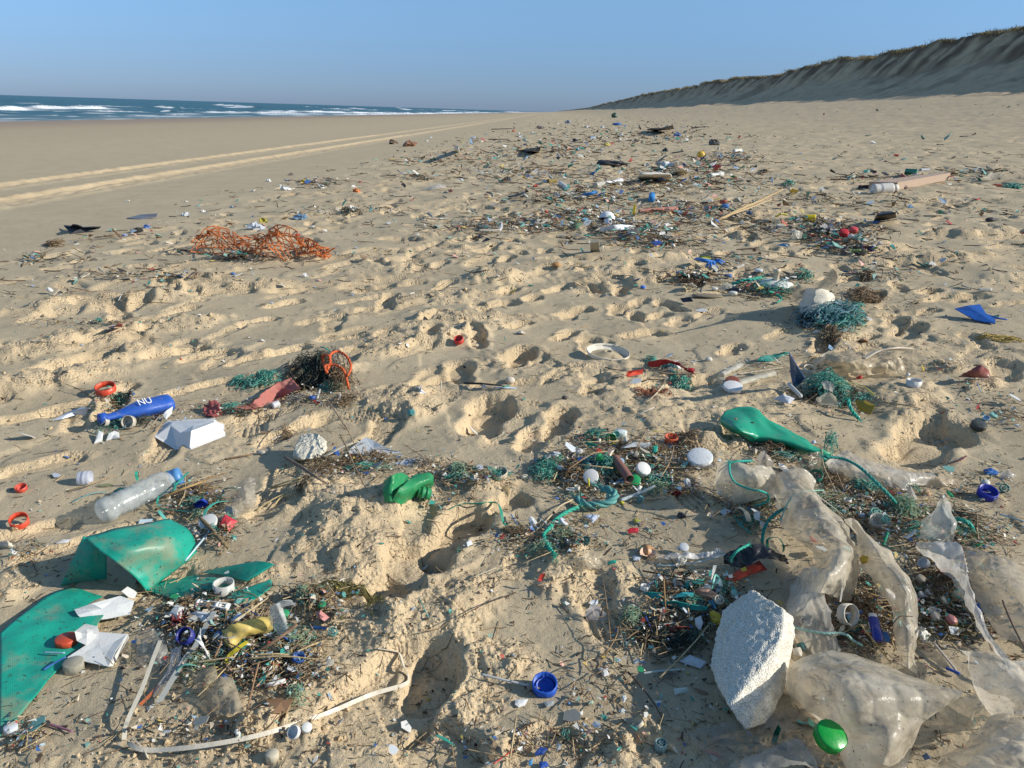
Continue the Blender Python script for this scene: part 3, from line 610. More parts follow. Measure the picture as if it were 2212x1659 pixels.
def wheel(q, wpx, col, label, tilt=0, az=180, h=0.0, k=.8, group='small spoked filter wheels'):
    p = PX(q[0], q[1], h); R = wpx * mscale(p) / 2; hg = 2 * R * k; ax = disc_axis(tilt, az); p = p + UP * math.sin(math.radians(tilt)) * R; m = plastic(col, .5, .3)
    T_ = Thing('filter_wheel', p, label, 'filter wheel', group)
    T_.part('rim', lathe([(R * .86, 0), (R, 0), (R, hg), (R * .86, hg), (R * .86, 0)], 48, p, ax, ribs=12, rib=.05), m)
    u = unit(np.cross(ax, [0.3, 1, .2])); v = np.cross(ax, u); sp = []
    for i in range(3):
        d = math.cos(i * math.pi / 3) * u + math.sin(i * math.pi / 3) * v; sp.append(tube([p + ax * hg * .93 - d * R * .9, p + ax * hg * .93 + d * R * .9], R * .07, 4))
    sp.append(lathe([(R * .42, 0), (R * .42, hg * .97), (R * .34, hg * .97), (R * .34, 0)], 20, p, ax)); T_.part('spokes', join(*sp), m); return T_
def poly_solid(P, th, bulge=0.0):
    """closed slab from a loop of points: top follows the points, thickness th below"""
    P = np.asarray(P, float); n = len(P); c = P.mean(0); nr_ = np.zeros(3)
    for i in range(n): nr_ += np.cross(P[i] - c, P[(i + 1) % n] - c)
    nr_ = unit(nr_); nr_ = nr_ if nr_[2] > 0 else -nr_
    if np.dot(np.cross(P[0] - c, P[1] - c), nr_) < 0: P = P[::-1]
    c = c + nr_ * bulge; mid = .5 * (P + c) + nr_ * bulge * .5
    V = np.concatenate([P, mid, [c], P - nr_ * th, mid - nr_ * th, [c - nr_ * th]]); k = np.arange(n); kn = (k + 1) % n; o2 = 2 * n + 1
    F4 = np.concatenate([np.stack([k, kn, n + kn, n + k], 1), np.stack([o2 + k, o2 + n + k, o2 + n + kn, o2 + kn], 1), np.stack([k, o2 + k, o2 + kn, kn], 1)])
    F3 = np.concatenate([np.stack([n + k, n + kn, np.full(n, 2 * n)], 1), np.stack([o2 + n + k, np.full(n, o2 + 2 * n), o2 + n + kn], 1)])
    return V, [F4, F3]
def shard(f, pts, col, label, cat='plastic shard', h=.006, th=.0015, bulge=0.0, rough=.4, trans=.15, clear=0, name='plastic_shard', group=None, mat=None, dirt=.25):
    P = [PX(*f(q[0], q[1]), q[2] if len(q) > 2 else h) for q in pts]
    return single(name, poly_solid(P, th, bulge), mat or plastic(col, rough, dirt, trans, clear=clear), label, cat, group, smooth=False)
def sheetVF(Pc, M=24, N=24, wr=.004, fq=18, seed=0, th=0.0, edge=0.0):
    Pc = np.asarray(Pc, float); S = catmull(Pc, M); S = np.swapaxes(catmull(np.swapaxes(S, 0, 1), N), 0, 1)
    du = np.gradient(S, axis=0); dv = np.gradient(S, axis=1); nn = np.cross(du, dv); nn /= np.linalg.norm(nn, axis=2)[..., None] + 1e-12
    if nn[..., 2].mean() < 0: nn = -nn
    x, y, z = S[..., 0], S[..., 1], S[..., 2]
    w_ = .6 * fbm(x * fq + seed * 3.7, (y + z) * fq, 200 + seed, 2)
    Rn = np.random.RandomState(seed + 50); low = fbm(x * fq * .35 + seed, (y + z) * fq * .35, 220 + seed, 2)
    for k_, q_ in enumerate((.35, .55, .8, 1.2, 1.8, 2.6, 3.6)):
        d_ = unit(Rn.normal(0, 1, 3)); p_ = (d_[0] * x + d_[1] * y + d_[2] * z) * fq * q_ + .7 * low + Rn.rand(); tri_ = 1 - 4 * np.abs(p_ - np.floor(p_) - .5)
        w_ = w_ + (.42 / q_ ** .75) * tri_ * sstep(-.25, .3, perlin(x * fq * .4 + 9 * k_, (y - z) * fq * .4, 240 + seed + k_))
    S = S + nn * (wr * w_)[..., None]
    if edge:
        R = np.random.RandomState(seed); a = np.linspace(0, 1, N); e1 = edge * fbm(np.linspace(0, 9, M), np.zeros(M) + seed, 250, 3)
        S[:, 0] += unit_rows(dv[:, 0]) * e1[:, None]; S[:, -1] += unit_rows(dv[:, -1]) * e1[::-1, None]
    su = np.concatenate([np.zeros((1, N)), np.cumsum(np.linalg.norm(np.diff(S, axis=0), axis=2), 0)], 0)
    idx = np.arange(M * N).reshape(M, N); Q = np.stack([idx[:-1, :-1], idx[:-1, 1:], idx[1:, 1:], idx[1:, :-1]], -1).reshape(-1, 4)
    V = S.reshape(-1, 3)
    if th:
        V = np.concatenate([V, (S - nn * th).reshape(-1, 3)]); lp = np.concatenate([idx[0, :-1], idx[:-1, -1], idx[-1, :0:-1], idx[:0:-1, 0]]); ln = np.roll(lp, -1)
        Q = np.concatenate([Q, Q[:, ::-1] + M * N, np.stack([lp, lp + M * N, ln + M * N, ln], 1)]); su = np.concatenate([su.ravel(), su.ravel()])
    return V, [Q], su.ravel()
def unit_rows(a): return a / (np.linalg.norm(a, axis=1)[:, None] + 1e-12)
def grid(f, rows_):
    return [[PX(*f(q[0], q[1]), q[2]) for q in r_] for r_ in rows_]
def film(f, rows_, label, M=40, N=28, wr=.005, fq=16, seed=1, mat=None, cat='plastic bag', name='plastic_bag', th=0, group=None, edge=.004):
    if mat is None or mat.name.startswith('plastic_film'): wr *= .7; fq *= 1.0
    if M > 30: M = int(M * 1.2); N = int(N * 1.2)
    V, F, su = sheetVF(grid(f, rows_), M, N, wr, fq, seed, th, edge); return single(name, (V, F), mat or filmmat(), label, cat, group, attrs={'su': su})
def ribbonVF(P, w, th=.0012, n=60, up=None, tw=0.0):
    P = catmull(P, n); T, N_, B = frames(P); out = []
    sd_ = np.cross(T, UP); sd_ /= np.linalg.norm(sd_, axis=1)[:, None] + 1e-9; a = np.linspace(0, 1, n) * tw if np.isscalar(tw) else np.interp(np.linspace(0, 1, n), np.linspace(0, 1, len(tw)), tw)
    a = np.radians(a); nrm = np.cross(sd_, T); s2 = np.cos(a)[:, None] * sd_ + np.sin(a)[:, None] * nrm; n2 = np.cross(s2, T)
    V = np.stack([P - s2 * w / 2 - n2 * th / 2, P + s2 * w / 2 - n2 * th / 2, P + s2 * w / 2 + n2 * th / 2, P - s2 * w / 2 + n2 * th / 2], 1).reshape(-1, 3)
    i = np.arange(n - 1)[:, None] * 4; j = np.arange(4)[None]; jn = (j + 1) % 4; F = np.stack([i + j, i + jn, i + 4 + jn, i + 4 + j], -1).reshape(-1, 4)
    e_ = (n - 1) * 4; F = np.concatenate([F, [[3, 2, 1, 0], [e_, e_ + 1, e_ + 2, e_ + 3]]]); return V, [F]
def path(f, pts, h=.006): return [PX(*f(q[0], q[1]), q[2] if len(q) > 2 else h) for q in pts]
def strap(f, pts, wpx, col, label, h=.006, tw=0.0, cat='strap', name='packing_strap', th=.0012, rough=.45, group=None, trans=.15):
    P = path(f, pts, h); w_ = wpx * mscale(P[len(P) // 2]); P = [p + UP * (w_ * .25 if tw else 0) for p in P]
    return single(name, ribbonVF(P, w_, th, 14 * len(P), tw=tw), plastic(col, rough, .3, trans), label, cat, group, smooth=False)
def cord(f, pts, wpx, col, label, h=.006, twisted=True, cat='rope', name='rope', fray=2, group=None, dirt=.35):
    P = path(f, pts, h); r = wpx * mscale(P[len(P) // 2]) / 2; P = catmull(P, 8 * len(P))
    VF = rope(P, r, fray=fray, seed=int(pts[0][0])) if twisted else tube(P, r, 6)
    return single(name, VF, plastic(col, .6, dirt, .1), label, cat, group)
def stick(f, pts, wpx, col, label, h=.005, cat='stick', name='stick', taper=.6, wood=True, group=None, sides=7, wob=.0):
    P = path(f, pts, h); r = wpx * mscale(P[0]) / 2; P = catmull(P, 5 * len(P)); n = len(P)
    if wob: P = P + np.random.RandomState(int(pts[0][0])).normal(0, wob * r, P.shape)
    rad = r * np.interp(np.linspace(0, 1, n), [0, .08, .5, 1], [.85, 1, .9, taper])
    m = woodmat(col) if wood else plastic(col, .4, .25, .15)
    return single(name, tube(P, rad, sides), m, label, cat, group)
def hullVF(P, sub=3, amp=.003, fq=60, seed=0, smooth_=1):
    import bmesh
    bm = bmesh.new(); [bm.verts.new(tuple(p)) for p in P]; r_ = bmesh.ops.convex_hull(bm, input=bm.verts)
    bmesh.ops.delete(bm, geom=[g for g in set(r_['geom_interior'] + r_['geom_unused']) if isinstance(g, bmesh.types.BMVert)], context='VERTS')
    for k in range(sub):
        L = np.mean([e.calc_length() for e in bm.edges]); es = [e for e in bm.edges if e.calc_length() > L * .75]
        bmesh.ops.subdivide_edges(bm, edges=es, cuts=1, use_grid_fill=True); bmesh.ops.triangulate(bm, faces=[f for f in bm.faces if len(f.verts) > 3])
    for k in range(smooth_): bmesh.ops.smooth_vert(bm, verts=bm.verts, factor=.5, use_axis_x=True, use_axis_y=True, use_axis_z=True)
    bm.normal_update(); V = np.array([v.co[:] for v in bm.verts]); Nn = np.array([v.normal[:] for v in bm.verts])
    w_ = fbm(V[:, 0] * fq + V[:, 2] * fq * .7, V[:, 1] * fq + V[:, 2] * fq * .7, 300 + seed, 3); V = V + Nn * (amp * w_)[:, None]
    F = np.array([[v.index for v in f.verts] for f in bm.faces]); bm.free(); return V, [F]
def foam(f, top, foot, label, sub=4, amp=.0025, yel=0, cat='foam block', name='foam_block', seed=0, group=None, fq=70, smooth_=1):
    P = [PX(*f(q[0], q[1]), q[2]) for q in top] + [PX(*f(q[0], q[1]), -.004) for q in foot]
    return single(name, hullVF(P, sub, amp, fq, seed, smooth_), foammat(yel), label, cat, group)
def blob(q, wx, wy, wz, col, label, cat='stone', name='stone', amp=.12, rough=.5, h=0.0, group=None, mat=None, seg=16, seed=0, yaw=0):
    p = PX(q[0], q[1], h); s = mscale(p); a, b_, c = wx * s / 2, wy * s / 2, wz * s / 2
    th = np.linspace(0, math.pi, seg // 2 + 1); ph = np.arange(seg) * 2 * math.pi / seg; R_ = 1 + amp * fbm(np.cos(ph)[None] * 1.5 * np.sin(th)[:, None] + seed, np.sin(ph)[None] * 1.5 * np.sin(th)[:, None] + np.cos(th)[:, None] * 1.3, 310, 2)
    X = a * R_ * np.sin(th)[:, None] * np.cos(ph)[None]; Y = b_ * R_ * np.sin(th)[:, None] * np.sin(ph)[None]; Zz = c * R_ * np.cos(th)[:, None]
    cy, sy = math.cos(yaw), math.sin(yaw); V = np.stack([X * cy - Y * sy, X * sy + Y * cy, Zz], -1).reshape(-1, 3) + p + UP * c * .75
    i = np.arange(seg // 2)[:, None] * seg; j = np.arange(seg)[None]; jn = (j + 1) % seg; F = np.stack([i + j, i + seg + j, i + seg + jn, i + jn], -1).reshape(-1, 4)
    lump = cat == 'debris lump'
    if lump: V = V + np.random.RandomState(int(q[0] * 7) % 999).normal(0, .16 * c, V.shape) * np.array([2.2, 2.2, 1.5]) - UP * c * .25
    return single(name, (V, [F]), mat or plastic(col, rough, .3), label, cat, group, smooth=not lump)
def cyl(f, A, B, wpx, col, label, h=None, cat='container', name='container', prof=None, sq=1.0, dent=0, trans=.15, clear=0, rough=.4, seg=28, cap_col=None, neck=None, group=None, ribs=0, label_cap=None, open_=False, dirt=.25, parts=True, seed=0):
    """round vessel lying from A to B (photograph places), profile of (t, r) along its length"""
    s = mscale(PX(*f(*A), 0)); R = wpx * s / 2
    PA = PX(*f(*A), R * sq * .85 if h is None else h); PB = PX(*f(*B), R * sq * .85 if h is None else h); L = np.linalg.norm(PB - PA)
    prof = prof or [(0, .02), (0, .9), (.03, 1), (.97, 1), (1, .93)]
    pr = [(max(1e-4, r_ * R), t_ * L) for t_, r_ in prof]
    if len(pr) > 3:
        # densify so that dents have vertices
        q = [pr[0]]
        for a_, b_ in zip(pr[:-1], pr[1:]):
            m = max(1, int(abs(b_[1] - a_[1]) / (R * .25 + 1e-6))); m = min(m, 24)
            q += [(a_[0] + (b_[0] - a_[0]) * i / m, a_[1] + (b_[1] - a_[1]) * i / m) for i in range(1, m + 1)]
        pr = q
    if open_: pr += [(pr[-1][0] * .93, pr[-1][1]), (pr[1][0] * .9, pr[1][1] + R * .08), (1e-4, R * .08)]
    body = lathe(pr, seg, PA, PB - PA, sq=sq, dent=dent, seed=seed + int(A[0]), ribs=ribs, rib=.02); mt = plastic(col, rough, dirt, trans, clear=clear)
    if cap_col is None: return single(name, body, mt, label, cat, group)
    T_ = Thing(name, [PA[0], PA[1], min(PA[2], PB[2]) - R], label, cat, group); T_.part('bottle_body', body, mt)
    r2 = pr[-1][0] * 1.15; d = unit(PB - PA); T_.part('cap', lathe([(1e-4, r2 * 1.3), (r2, r2 * 1.25), (r2, 0), (r2 * .9, 0)], 32, PB, d, ribs=16, rib=.04), plastic(cap_col, .4, .25)); return T_
def scallop(q, wpx, col, label, up=True, tilt=20, az=180, h=0.0, cat='seashell', group=None):
    p = PX(q[0], q[1], h); R = wpx * mscale(p) / 2; n, m = 33, 9; t = np.linspace(-1.25, 1.25, n); s = np.linspace(0, 1, m)
    rib = 1 + .035 * np.cos(t * 26); X = np.outer(s, np.sin(t) * rib) * R; Y = np.outer(s, np.cos(t) * rib) * 1.6 * R - .8 * R
    dpt = .5 * R * (1 - ((np.outer(s, np.ones(n)) - .45) / .55) ** 2) * np.cos(t / 1.25 * 1.45)[None]; Zz = -dpt if up else dpt
    Zz = Zz + .02 * R * np.cos(t * 26)[None] * s[:, None]; V = np.stack([X, Y, Zz + (.45 * R if up else .05 * R)], -1)
    c, s_ = math.cos(math.radians(tilt)), math.sin(math.radians(tilt)); V = np.stack([V[..., 0], V[..., 1] * c - V[..., 2] * s_, V[..., 1] * s_ + V[..., 2] * c], -1)
    a_ = math.radians(az); V = np.stack([V[..., 0] * math.cos(a_) - V[..., 1] * math.sin(a_), V[..., 0] * math.sin(a_) + V[..., 1] * math.cos(a_), V[..., 2]], -1).reshape(-1, 3) + p + UP * .004
    idx = np.arange(n * m).reshape(m, n); Q = np.stack([idx[:-1, :-1], idx[:-1, 1:], idx[1:, 1:], idx[1:, :-1]], -1).reshape(-1, 4)
    return single('seashell', (np.concatenate([V, V - UP * .0012]), [np.concatenate([Q, Q[:, ::-1] + n * m])]), plastic(col, .5, .15, 0), label, cat, group)
def tangle(q, wx, wy, hz, n, wpx, cols, label, seed=0, cat='net tangle', name='net_tangle', curl=1.0, ln=19, group=None, extra=0, sides=3):
    """heap of matted fibres; wx, wy in photograph pixels (wy seen foreshortened), hz metres"""
    n = int(n * .85); R = np.random.RandomState(900 + seed); p = PX(q[0], q[1], 0); s = mscale(p); pa = PX(q[0], q[1] - wy / 2, 0); pb = PX(q[0], q[1] + wy / 2, 0); ry = max(.01, np.hypot(*(pa - pb)[:2]) / 2); rx = wx * s / 2
    dv = unit(np.array([p[0], p[1], 0])); dr = np.array([dv[1], -dv[0], 0]); N_ = n; pos = R.normal(0, .42, (N_, 3)); d = R.normal(0, 1, (N_, 3)); st = 1.6 / ln * (.5 + R.rand(N_, 1)); Ps = [pos]
    for i in range(ln - 1):
        d = unit_rows(d + curl * .55 * R.normal(0, 1, d.shape) - .30 * pos); pos = pos + d * st; Ps.append(pos)
    Ps = np.stack(Ps, 1); Ps = Ps / np.maximum(1, np.linalg.norm(Ps, axis=2, keepdims=True) * .95)
    X = p + Ps[..., :1] * rx * dr + Ps[..., 1:2] * ry * dv; gz = H(X[..., 0], X[..., 1]); X[..., 2] = gz + .002 + (Ps[..., 2] * .5 + .5) * hz * np.sqrt(np.clip(1.15 - Ps[..., 0] ** 2 - Ps[..., 1] ** 2, .02, 1))
    r = wpx * s / 2; T = np.gradient(X, axis=1); T /= np.linalg.norm(T, axis=2)[..., None] + 1e-12; ref = np.where(np.abs(T[..., 2:3]) < .8, UP, np.array([1., 0, 0])); B = np.cross(T, ref); B /= np.linalg.norm(B, axis=2)[..., None] + 1e-12; Nn = np.cross(B, T)
    a = np.arange(sides) * 2 * math.pi / sides; rr_ = r * R.uniform(.6, 1.3, (N_, 1, 1, 1)); V = X[:, :, None] + rr_ * (np.cos(a)[None, None, :, None] * Nn[:, :, None] + np.sin(a)[None, None, :, None] * B[:, :, None])
    V = V.reshape(-1, 3); bs = (np.arange(N_)[:, None, None] * ln + np.arange(ln - 1)[None, :, None]) * sides; j = np.arange(sides)[None, None]; jn = (j + 1) % sides
    F = np.stack([bs + j, bs + jn, bs + sides + jn, bs + sides + j], -1).reshape(-1, 4); tone = np.repeat(R.rand(N_), ln * sides)
    o = single(name, (V, [F]), tonemat('fibres_' + cols[0], cols[1]), label, cat, group, attrs={'tone': tone}); return o
TEALNET = ('teal', [(.02, .17, .13), (.06, .30, .23), (.20, .40, .34)]); PALENET = ('pale', [(.22, .38, .30), (.30, .34, .18), (.10, .33, .26)]); DARKNET = ('dark', [(.02, .018, .015), (.07, .06, .04), (.03, .08, .07)])
WEED = ('weed', [(.05, .05, .012), (.17, .15, .05), (.08, .07, .02)]); BROWN = ('brown', [(.09, .055, .03), (.26, .18, .10), (.15, .10, .06)]); ORNET = ('orange', [(.60, .10, .02), (.70, .20, .06), (.42, .06, .02)]); REDNET = ('red', [(.30, .02, .02), (.12, .01, .01), (.45, .06, .05)])
PINKNET = ('pink', [(.55, .18, .16), (.40, .11, .11), (.62, .32, .28)]); GREYNET = ('grey', [(.30, .28, .24), (.15, .13, .11), (.45, .43, .38)]); BLUENET = ('blue', [(.06, .15, .24), (.16, .30, .34), (.04, .27, .24)])
# ================================================================ the things, one by one
# ---- left foreground ------------------------------------------------
g1 = corrmat((.02, .44, .32))
brd = Thing('corrugated_board', PX(250, 1240, 0), 'large sheet of green corrugated plastic, folded into an arch and half buried in sand', 'plastic board')
def bpart(f, rows_, M=30, N=22, wr=.002, seed=1):
    V, F, su = sheetVF(grid(f, rows_), M, N, wr, 9, seed, .003); brd.part('panel', (V, F), g1, attrs={'su': su}, smooth=True)
bpart(a1, [[(550, 135, .115), (700, 260, .105), (870, 395, .06), (962, 500, .012)], [(700, 100, .115), (860, 210, .112), (1000, 330, .06), (1080, 415, .006)],
           [(950, 50, .10), (1080, 150, .085), (1160, 280, .045), (1190, 335, .004)], [(1110, 28, .075), (1240, 100, .055), (1290, 190, .02), (1290, 250, -.004)]], wr=.005)
bpart(a1, [[(548, 137, .115), (470, 300, .06), (395, 465, .006)], [(620, 170, .105), (560, 330, .05), (500, 455, -.004)], [(700, 140, .112), (700, 330, .04), (700, 440, -.012)]], 20, 20, .0015, 2)
bpart(a1, [[(0, 775, .02), (0, 1000, .014), (0, 1445, .008)], [(160, 632, .022), (190, 900, .012), (90, 1360, .006)], [(330, 512, .008), (430, 800, .009), (215, 1210, .005)], [(470, 476, .002), (640, 620, .008), (335, 1062, .006)], [(560, 500, -.006), (740, 560, .003), (500, 900, .004)]], 40, 30, .003, 3)
bpart(a1, [[(930, 480, .010), (1100, 540, .008), (1240, 600, .006)], [(1080, 430, .004), (1300, 470, .004), (1420, 540, .006)], [(1270, 395, .002), (1430, 410, .004), (1560, 470, .003)]], 22, 18, .0015, 4)
film(a2, [[(30, 375, .012), (180, 395, .010), (325, 432, .012)], [(170, 340, .022), (270, 350, .020), (400, 390, .016)], [(395, 298, .020), (450, 305, .018), (512, 322, .016)]], 'flat four sided offcut of green corrugated plastic behind the white ring', 20, 14, .0012, 9, 5, corrmat((.015, .33, .25), .2), 'plastic board', 'corrugated_offcut', .003, edge=0)
film(a2, [[(222, 505, .010), (240, 545, .014), (300, 572, .012)], [(330, 478, .004), (350, 520, .002), (400, 540, .010)], [(490, 420, .012), (495, 440, .012), (505, 462, .014)]], 'curled oval offcut of green plastic with sand in it, right of the white ring', 20, 14, .002, 9, 6, plastic((.018, .38, .27), .35, .4, .2), 'plastic scrap', 'plastic_offcut', .002, edge=0)
cap(a1(1472, 500), 44, (.70, .70, .66), 'milky open ring shaped lid standing on the green corrugated plastic', h=.006, k=.5, ring=True, trans=.3, cat='ring lid')
# slotted tube
pA, pB = PX(*a1(1300, 575), .02), PX(*a1(1500, 605), .02); ax_ = pB - pA; L_ = np.linalg.norm(ax_); R_ = 24 / 3.04 * mscale(pA) * 1.1
tb = Thing('slotted_tube', pA - UP * R_, 'white slotted plastic tube with four openings, lying below the milky ring', 'slotted tube'); mw = plastic(WHITE, .4, .15, .1); u_ = unit(np.cross(ax_, UP)); n_ = unit(np.cross(u_, ax_))
for k in range(4):
    d_ = math.cos(k * math.pi / 2 + .4) * u_ + math.sin(k * math.pi / 2 + .4) * n_; tb.part('rail', tube([pA + d_ * R_ * .85, pB + d_ * R_ * .85], R_ * .2, 5), mw)
for k in range(4): tb.part('disc', lathe([(1e-4, 0), (R_, 0), (R_, L_ * .07), (1e-4, L_ * .07)], 20, pA + ax_ * (k / 3.2), ax_), mw)
shard(a1, [(488, 618, .012), (600, 580, .03), (790, 528, .038), (882, 562, .03), (852, 650, .018), (700, 680, .018), (560, 695, .012), (510, 655, .014)], (.72, .74, .74), 'white oval plastic plate with brown flecks lying on the green sheet', 'plastic plate', th=.0015, bulge=.004, name='plate')
shard(a1, [(440, 933, .014), (565, 852, .016), (640, 765, .02), (835, 780, .02), (760, 890, .018), (712, 992, .012)], WHITE, 'torn white plastic sheet with a folded right edge, lower of two beside the red cap', 'plastic sheet', name='torn_sheet', bulge=-.003)
shard(a1, [(490, 762, .03), (560, 712, .045), (640, 728, .04), (650, 780, .02), (565, 852, .018), (505, 825, .02)], WHITE, 'small curled white flap sticking up behind the red cap', 'plastic sheet', name='torn_sheet', bulge=-.004)
shard(a1, [(712, 992, .010), (835, 780, .02), (845, 800, .004), (735, 990, .001)], WHITE, 'narrow upturned white strip along the edge of the torn white sheet', 'plastic strip', name='plastic_strip')
cap(a1(440, 842), 45, (.55, .07, .025), 'rusty red screw cap lying face up on the green sheet', up=False, h=.006, k=.32)
cap(a1(490, 1015), 42, (.55, .52, .42), 'yellowish clear cap beside the green sheet below the torn white sheet', up=False, k=.5, trans=.3, clear=.35)
stick(a1, [(285, 1015, .012), (360, 968, .016), (432, 930, .022)], 4.5, (.05, .16, .50), 'blue cotton bud stick below the red cap on the green sheet', wood=False, cat='cotton bud', name='cotton_bud_stick', taper=.9)
stick(a1, [(285, 900, .014), (425, 903, .016)], 4, (.35, .55, .65), 'pale blue cotton bud stick lying level beside the red cap', wood=False, cat='cotton bud', name='cotton_bud_stick', taper=.9)
stick(a1, [(1215, 300, .01), (1340, 150, .03)], 5, (.55, .70, .80), 'light blue stick leaning on the right edge of the green arch', wood=False, cat='cotton bud', name='cotton_bud_stick', taper=.9)
stick(a1, [(225, 1345), (350, 1380), (478, 1420)], 7, (.36, .16, .22), 'mauve plastic stick alone on the sand at the lower left', wood=False, cat='plastic stick', name='plastic_stick')
strap(a1, [(1052, 828, .03), (1000, 965, .03), (930, 1150, .025), (852, 1320, .02), (825, 1400, .01), (815, 1480, .006)], 9, (.62, .58, .48), 'cream strap running down from the litter heap towards the looped strap', tw=20)
strap(D, [(815, 1402, .004), (850, 1408, .008), (864, 1415, .012), (872, 1440, .012), (882, 1464, .012), (874, 1480, .012), (800, 1503, .012), (700, 1545, .012), (560, 1590, .012), (430, 1614, .012), (340, 1622, .012), (300, 1619, .012), (279, 1606, .014), (290, 1600, .016), (312, 1622, .01), (320, 1640, .004)], 10, (.68, .62, .51), 'long cream packing strap curving round the hollow in the foreground', tw=[20, 35, 60, 60, 50, 40, 40, 50, 60, 70])
strap(a1, [(1150, 1075), (1165, 1020, .02), (1210, 985, .025), (1260, 985, .02), (1312, 1000, .012)], 7, TQ, 'short turquoise strap arched over the left litter heap', tw=30)
strap(a1, [(1290, 815, .04), (1325, 850, .035), (1360, 905, .02), (1385, 950, .012)], 9, WHITE, 'bent white strip standing in the left litter heap', tw=40)
strap(a1, [(1318, 750, .06), (1312, 800, .045), (1335, 850, .03)], 6, WHITE, 'narrow white prong beside the bent white strip', tw=70)
strap(a1, [(1040, 1120), (1000, 1170), (920, 1250)], 7, (.50, .14, .05), 'rust orange strip beside the cream strap', tw=20)
strap(a1, [(1410, 635, .03), (1340, 760, .025), (1280, 870, .02), (1210, 960, .014), (1040, 1240, .006)], 11, (.50, .52, .50), 'long greyish translucent strip across the left litter heap', trans=.4, tw=15)
shard(a1, [(1100, 660, .02), (1150, 585, .03), (1210, 600, .03), (1180, 690, .02)], (.66, .66, .64), 'grey white ribbed scrap below the milky ring', bulge=.006)
shard(a1, [(1225, 650, .02), (1290, 630, .03), (1390, 640, .03), (1440, 660, .02), (1330, 700, .02)], (.74, .77, .80), 'creased white foil under the slotted tube', bulge=.005)
shard(a1, [(1505, 690, .02), (1570, 636, .025), (1612, 650, .025), (1560, 690, .02)], (.60, .70, .82), 'pale blue white chip right of the slotted tube')
film(a1, [[(850, 830, .004), (900, 900, .012), (900, 990, .004)], [(960, 740, .03), (980, 860, .03), (1000, 960, .01)], [(1060, 760, .03), (1100, 880, .02), (1120, 1010, .006)]], 'crumpled clear film left of the dark red threads', 26, 20, .008, 30, 7, filmmat((.70, .71, .70), .5, .15, .2))
film(a1, [[(1120, 880, .015), (1100, 1000, .02), (990, 1180, .004)], [(1200, 860, .03), (1160, 1010, .02), (1030, 1190, .004)]], 'long milky film scrap hanging down the left litter heap', 26, 16, .006, 30, 8, filmmat((.62, .66, .74), .3, .2, .2))
film(a1, [[(1240, 1030, .01), (1280, 1110, .02), (1320, 1200, .004)], [(1330, 1000, .03), (1350, 1090, .03), (1400, 1140, .006)], [(1415, 980, .04), (1430, 1060, .03), (1440, 1120, .01)]], 'dull beige plastic scrap in the left litter heap below the turquoise strap', 22, 18, .008, 30, 9, filmmat((.50, .46, .34), .15, .5, .6))
film(a1, [[(1310, 1240, .01), (1340, 1290, .006), (1400, 1330, .004)], [(1430, 1080, .03), (1460, 1170, .03), (1480, 1310, .008)], [(1530, 1070, .03), (1560, 1150, .02), (1600, 1290, .006)]], 'dirty beige film heaped at the lower edge of the left litter heap', 22, 20, .012, 30, 10, filmmat((.50, .45, .35), .2, .4, .7))
cap(a1(1235, 830), 36, (.02, .03, .22), 'dark blue ring cap in the left litter heap', h=.02, k=.5, ring=True, tilt=40, az=200)
tangle(a1(1185, 715), 52, 46, .03, 40, 2.2, REDNET, 'tangle of dark red threads in the left litter heap', 1)
film(a2, [[(160, 770, .02), (200, 850, .03), (235, 885, .01)], [(240, 712, .05), (330, 770, .04), (380, 800, .01)], [(400, 670, .06), (430, 730, .05), (440, 775, .02)], [(492, 656, .06), (500, 700, .05), (502, 752, .02)]], 'crumpled yellow plastic sheet in the left litter heap', 26, 20, .006, 26, 11, plastic((.72, .56, .16), .5, .45, .25), 'plastic sheet', 'crumpled_sheet', .001)
strap(a2, [(335, 835, .03), (270, 880, .03), (215, 930, .02), (195, 980, .01)], 9, (.66, .55, .03), 'bright yellow strip hanging from the crumpled yellow sheet', tw=30)
bx = Thing('clear_container', PX(*a2(560, 800), 0), 'clear rounded plastic container lid propped upright behind the yellow sheet', 'container')
for rw, sd_ in (([[(482, 600, .10), (490, 700, .06), (560, 830, .004)], [(520, 575, .115), (560, 690, .07), (600, 820, .004)], [(560, 575, .10), (590, 700, .06), (630, 800, .004)]], 1), ([[(490, 600, .10), (560, 560, .12), (625, 555, .115), (645, 590, .10)], [(500, 640, .08), (560, 600, .10), (630, 590, .10), (650, 600, .09)]], 2)):
    V, F, su = sheetVF(grid(a2, rw), 18, 18, .002, 20, sd_, .001); bx.part('wall', (V, F), plastic((.72, .74, .74), .12, .2, .2, clear=.55))
stick(a2, [(350, 925, .01), (500, 835, .03), (660, 718, .045)], 8.5, (.22, .14, .09), 'thick brown flat stick slanting across the left litter heap', taper=.9)
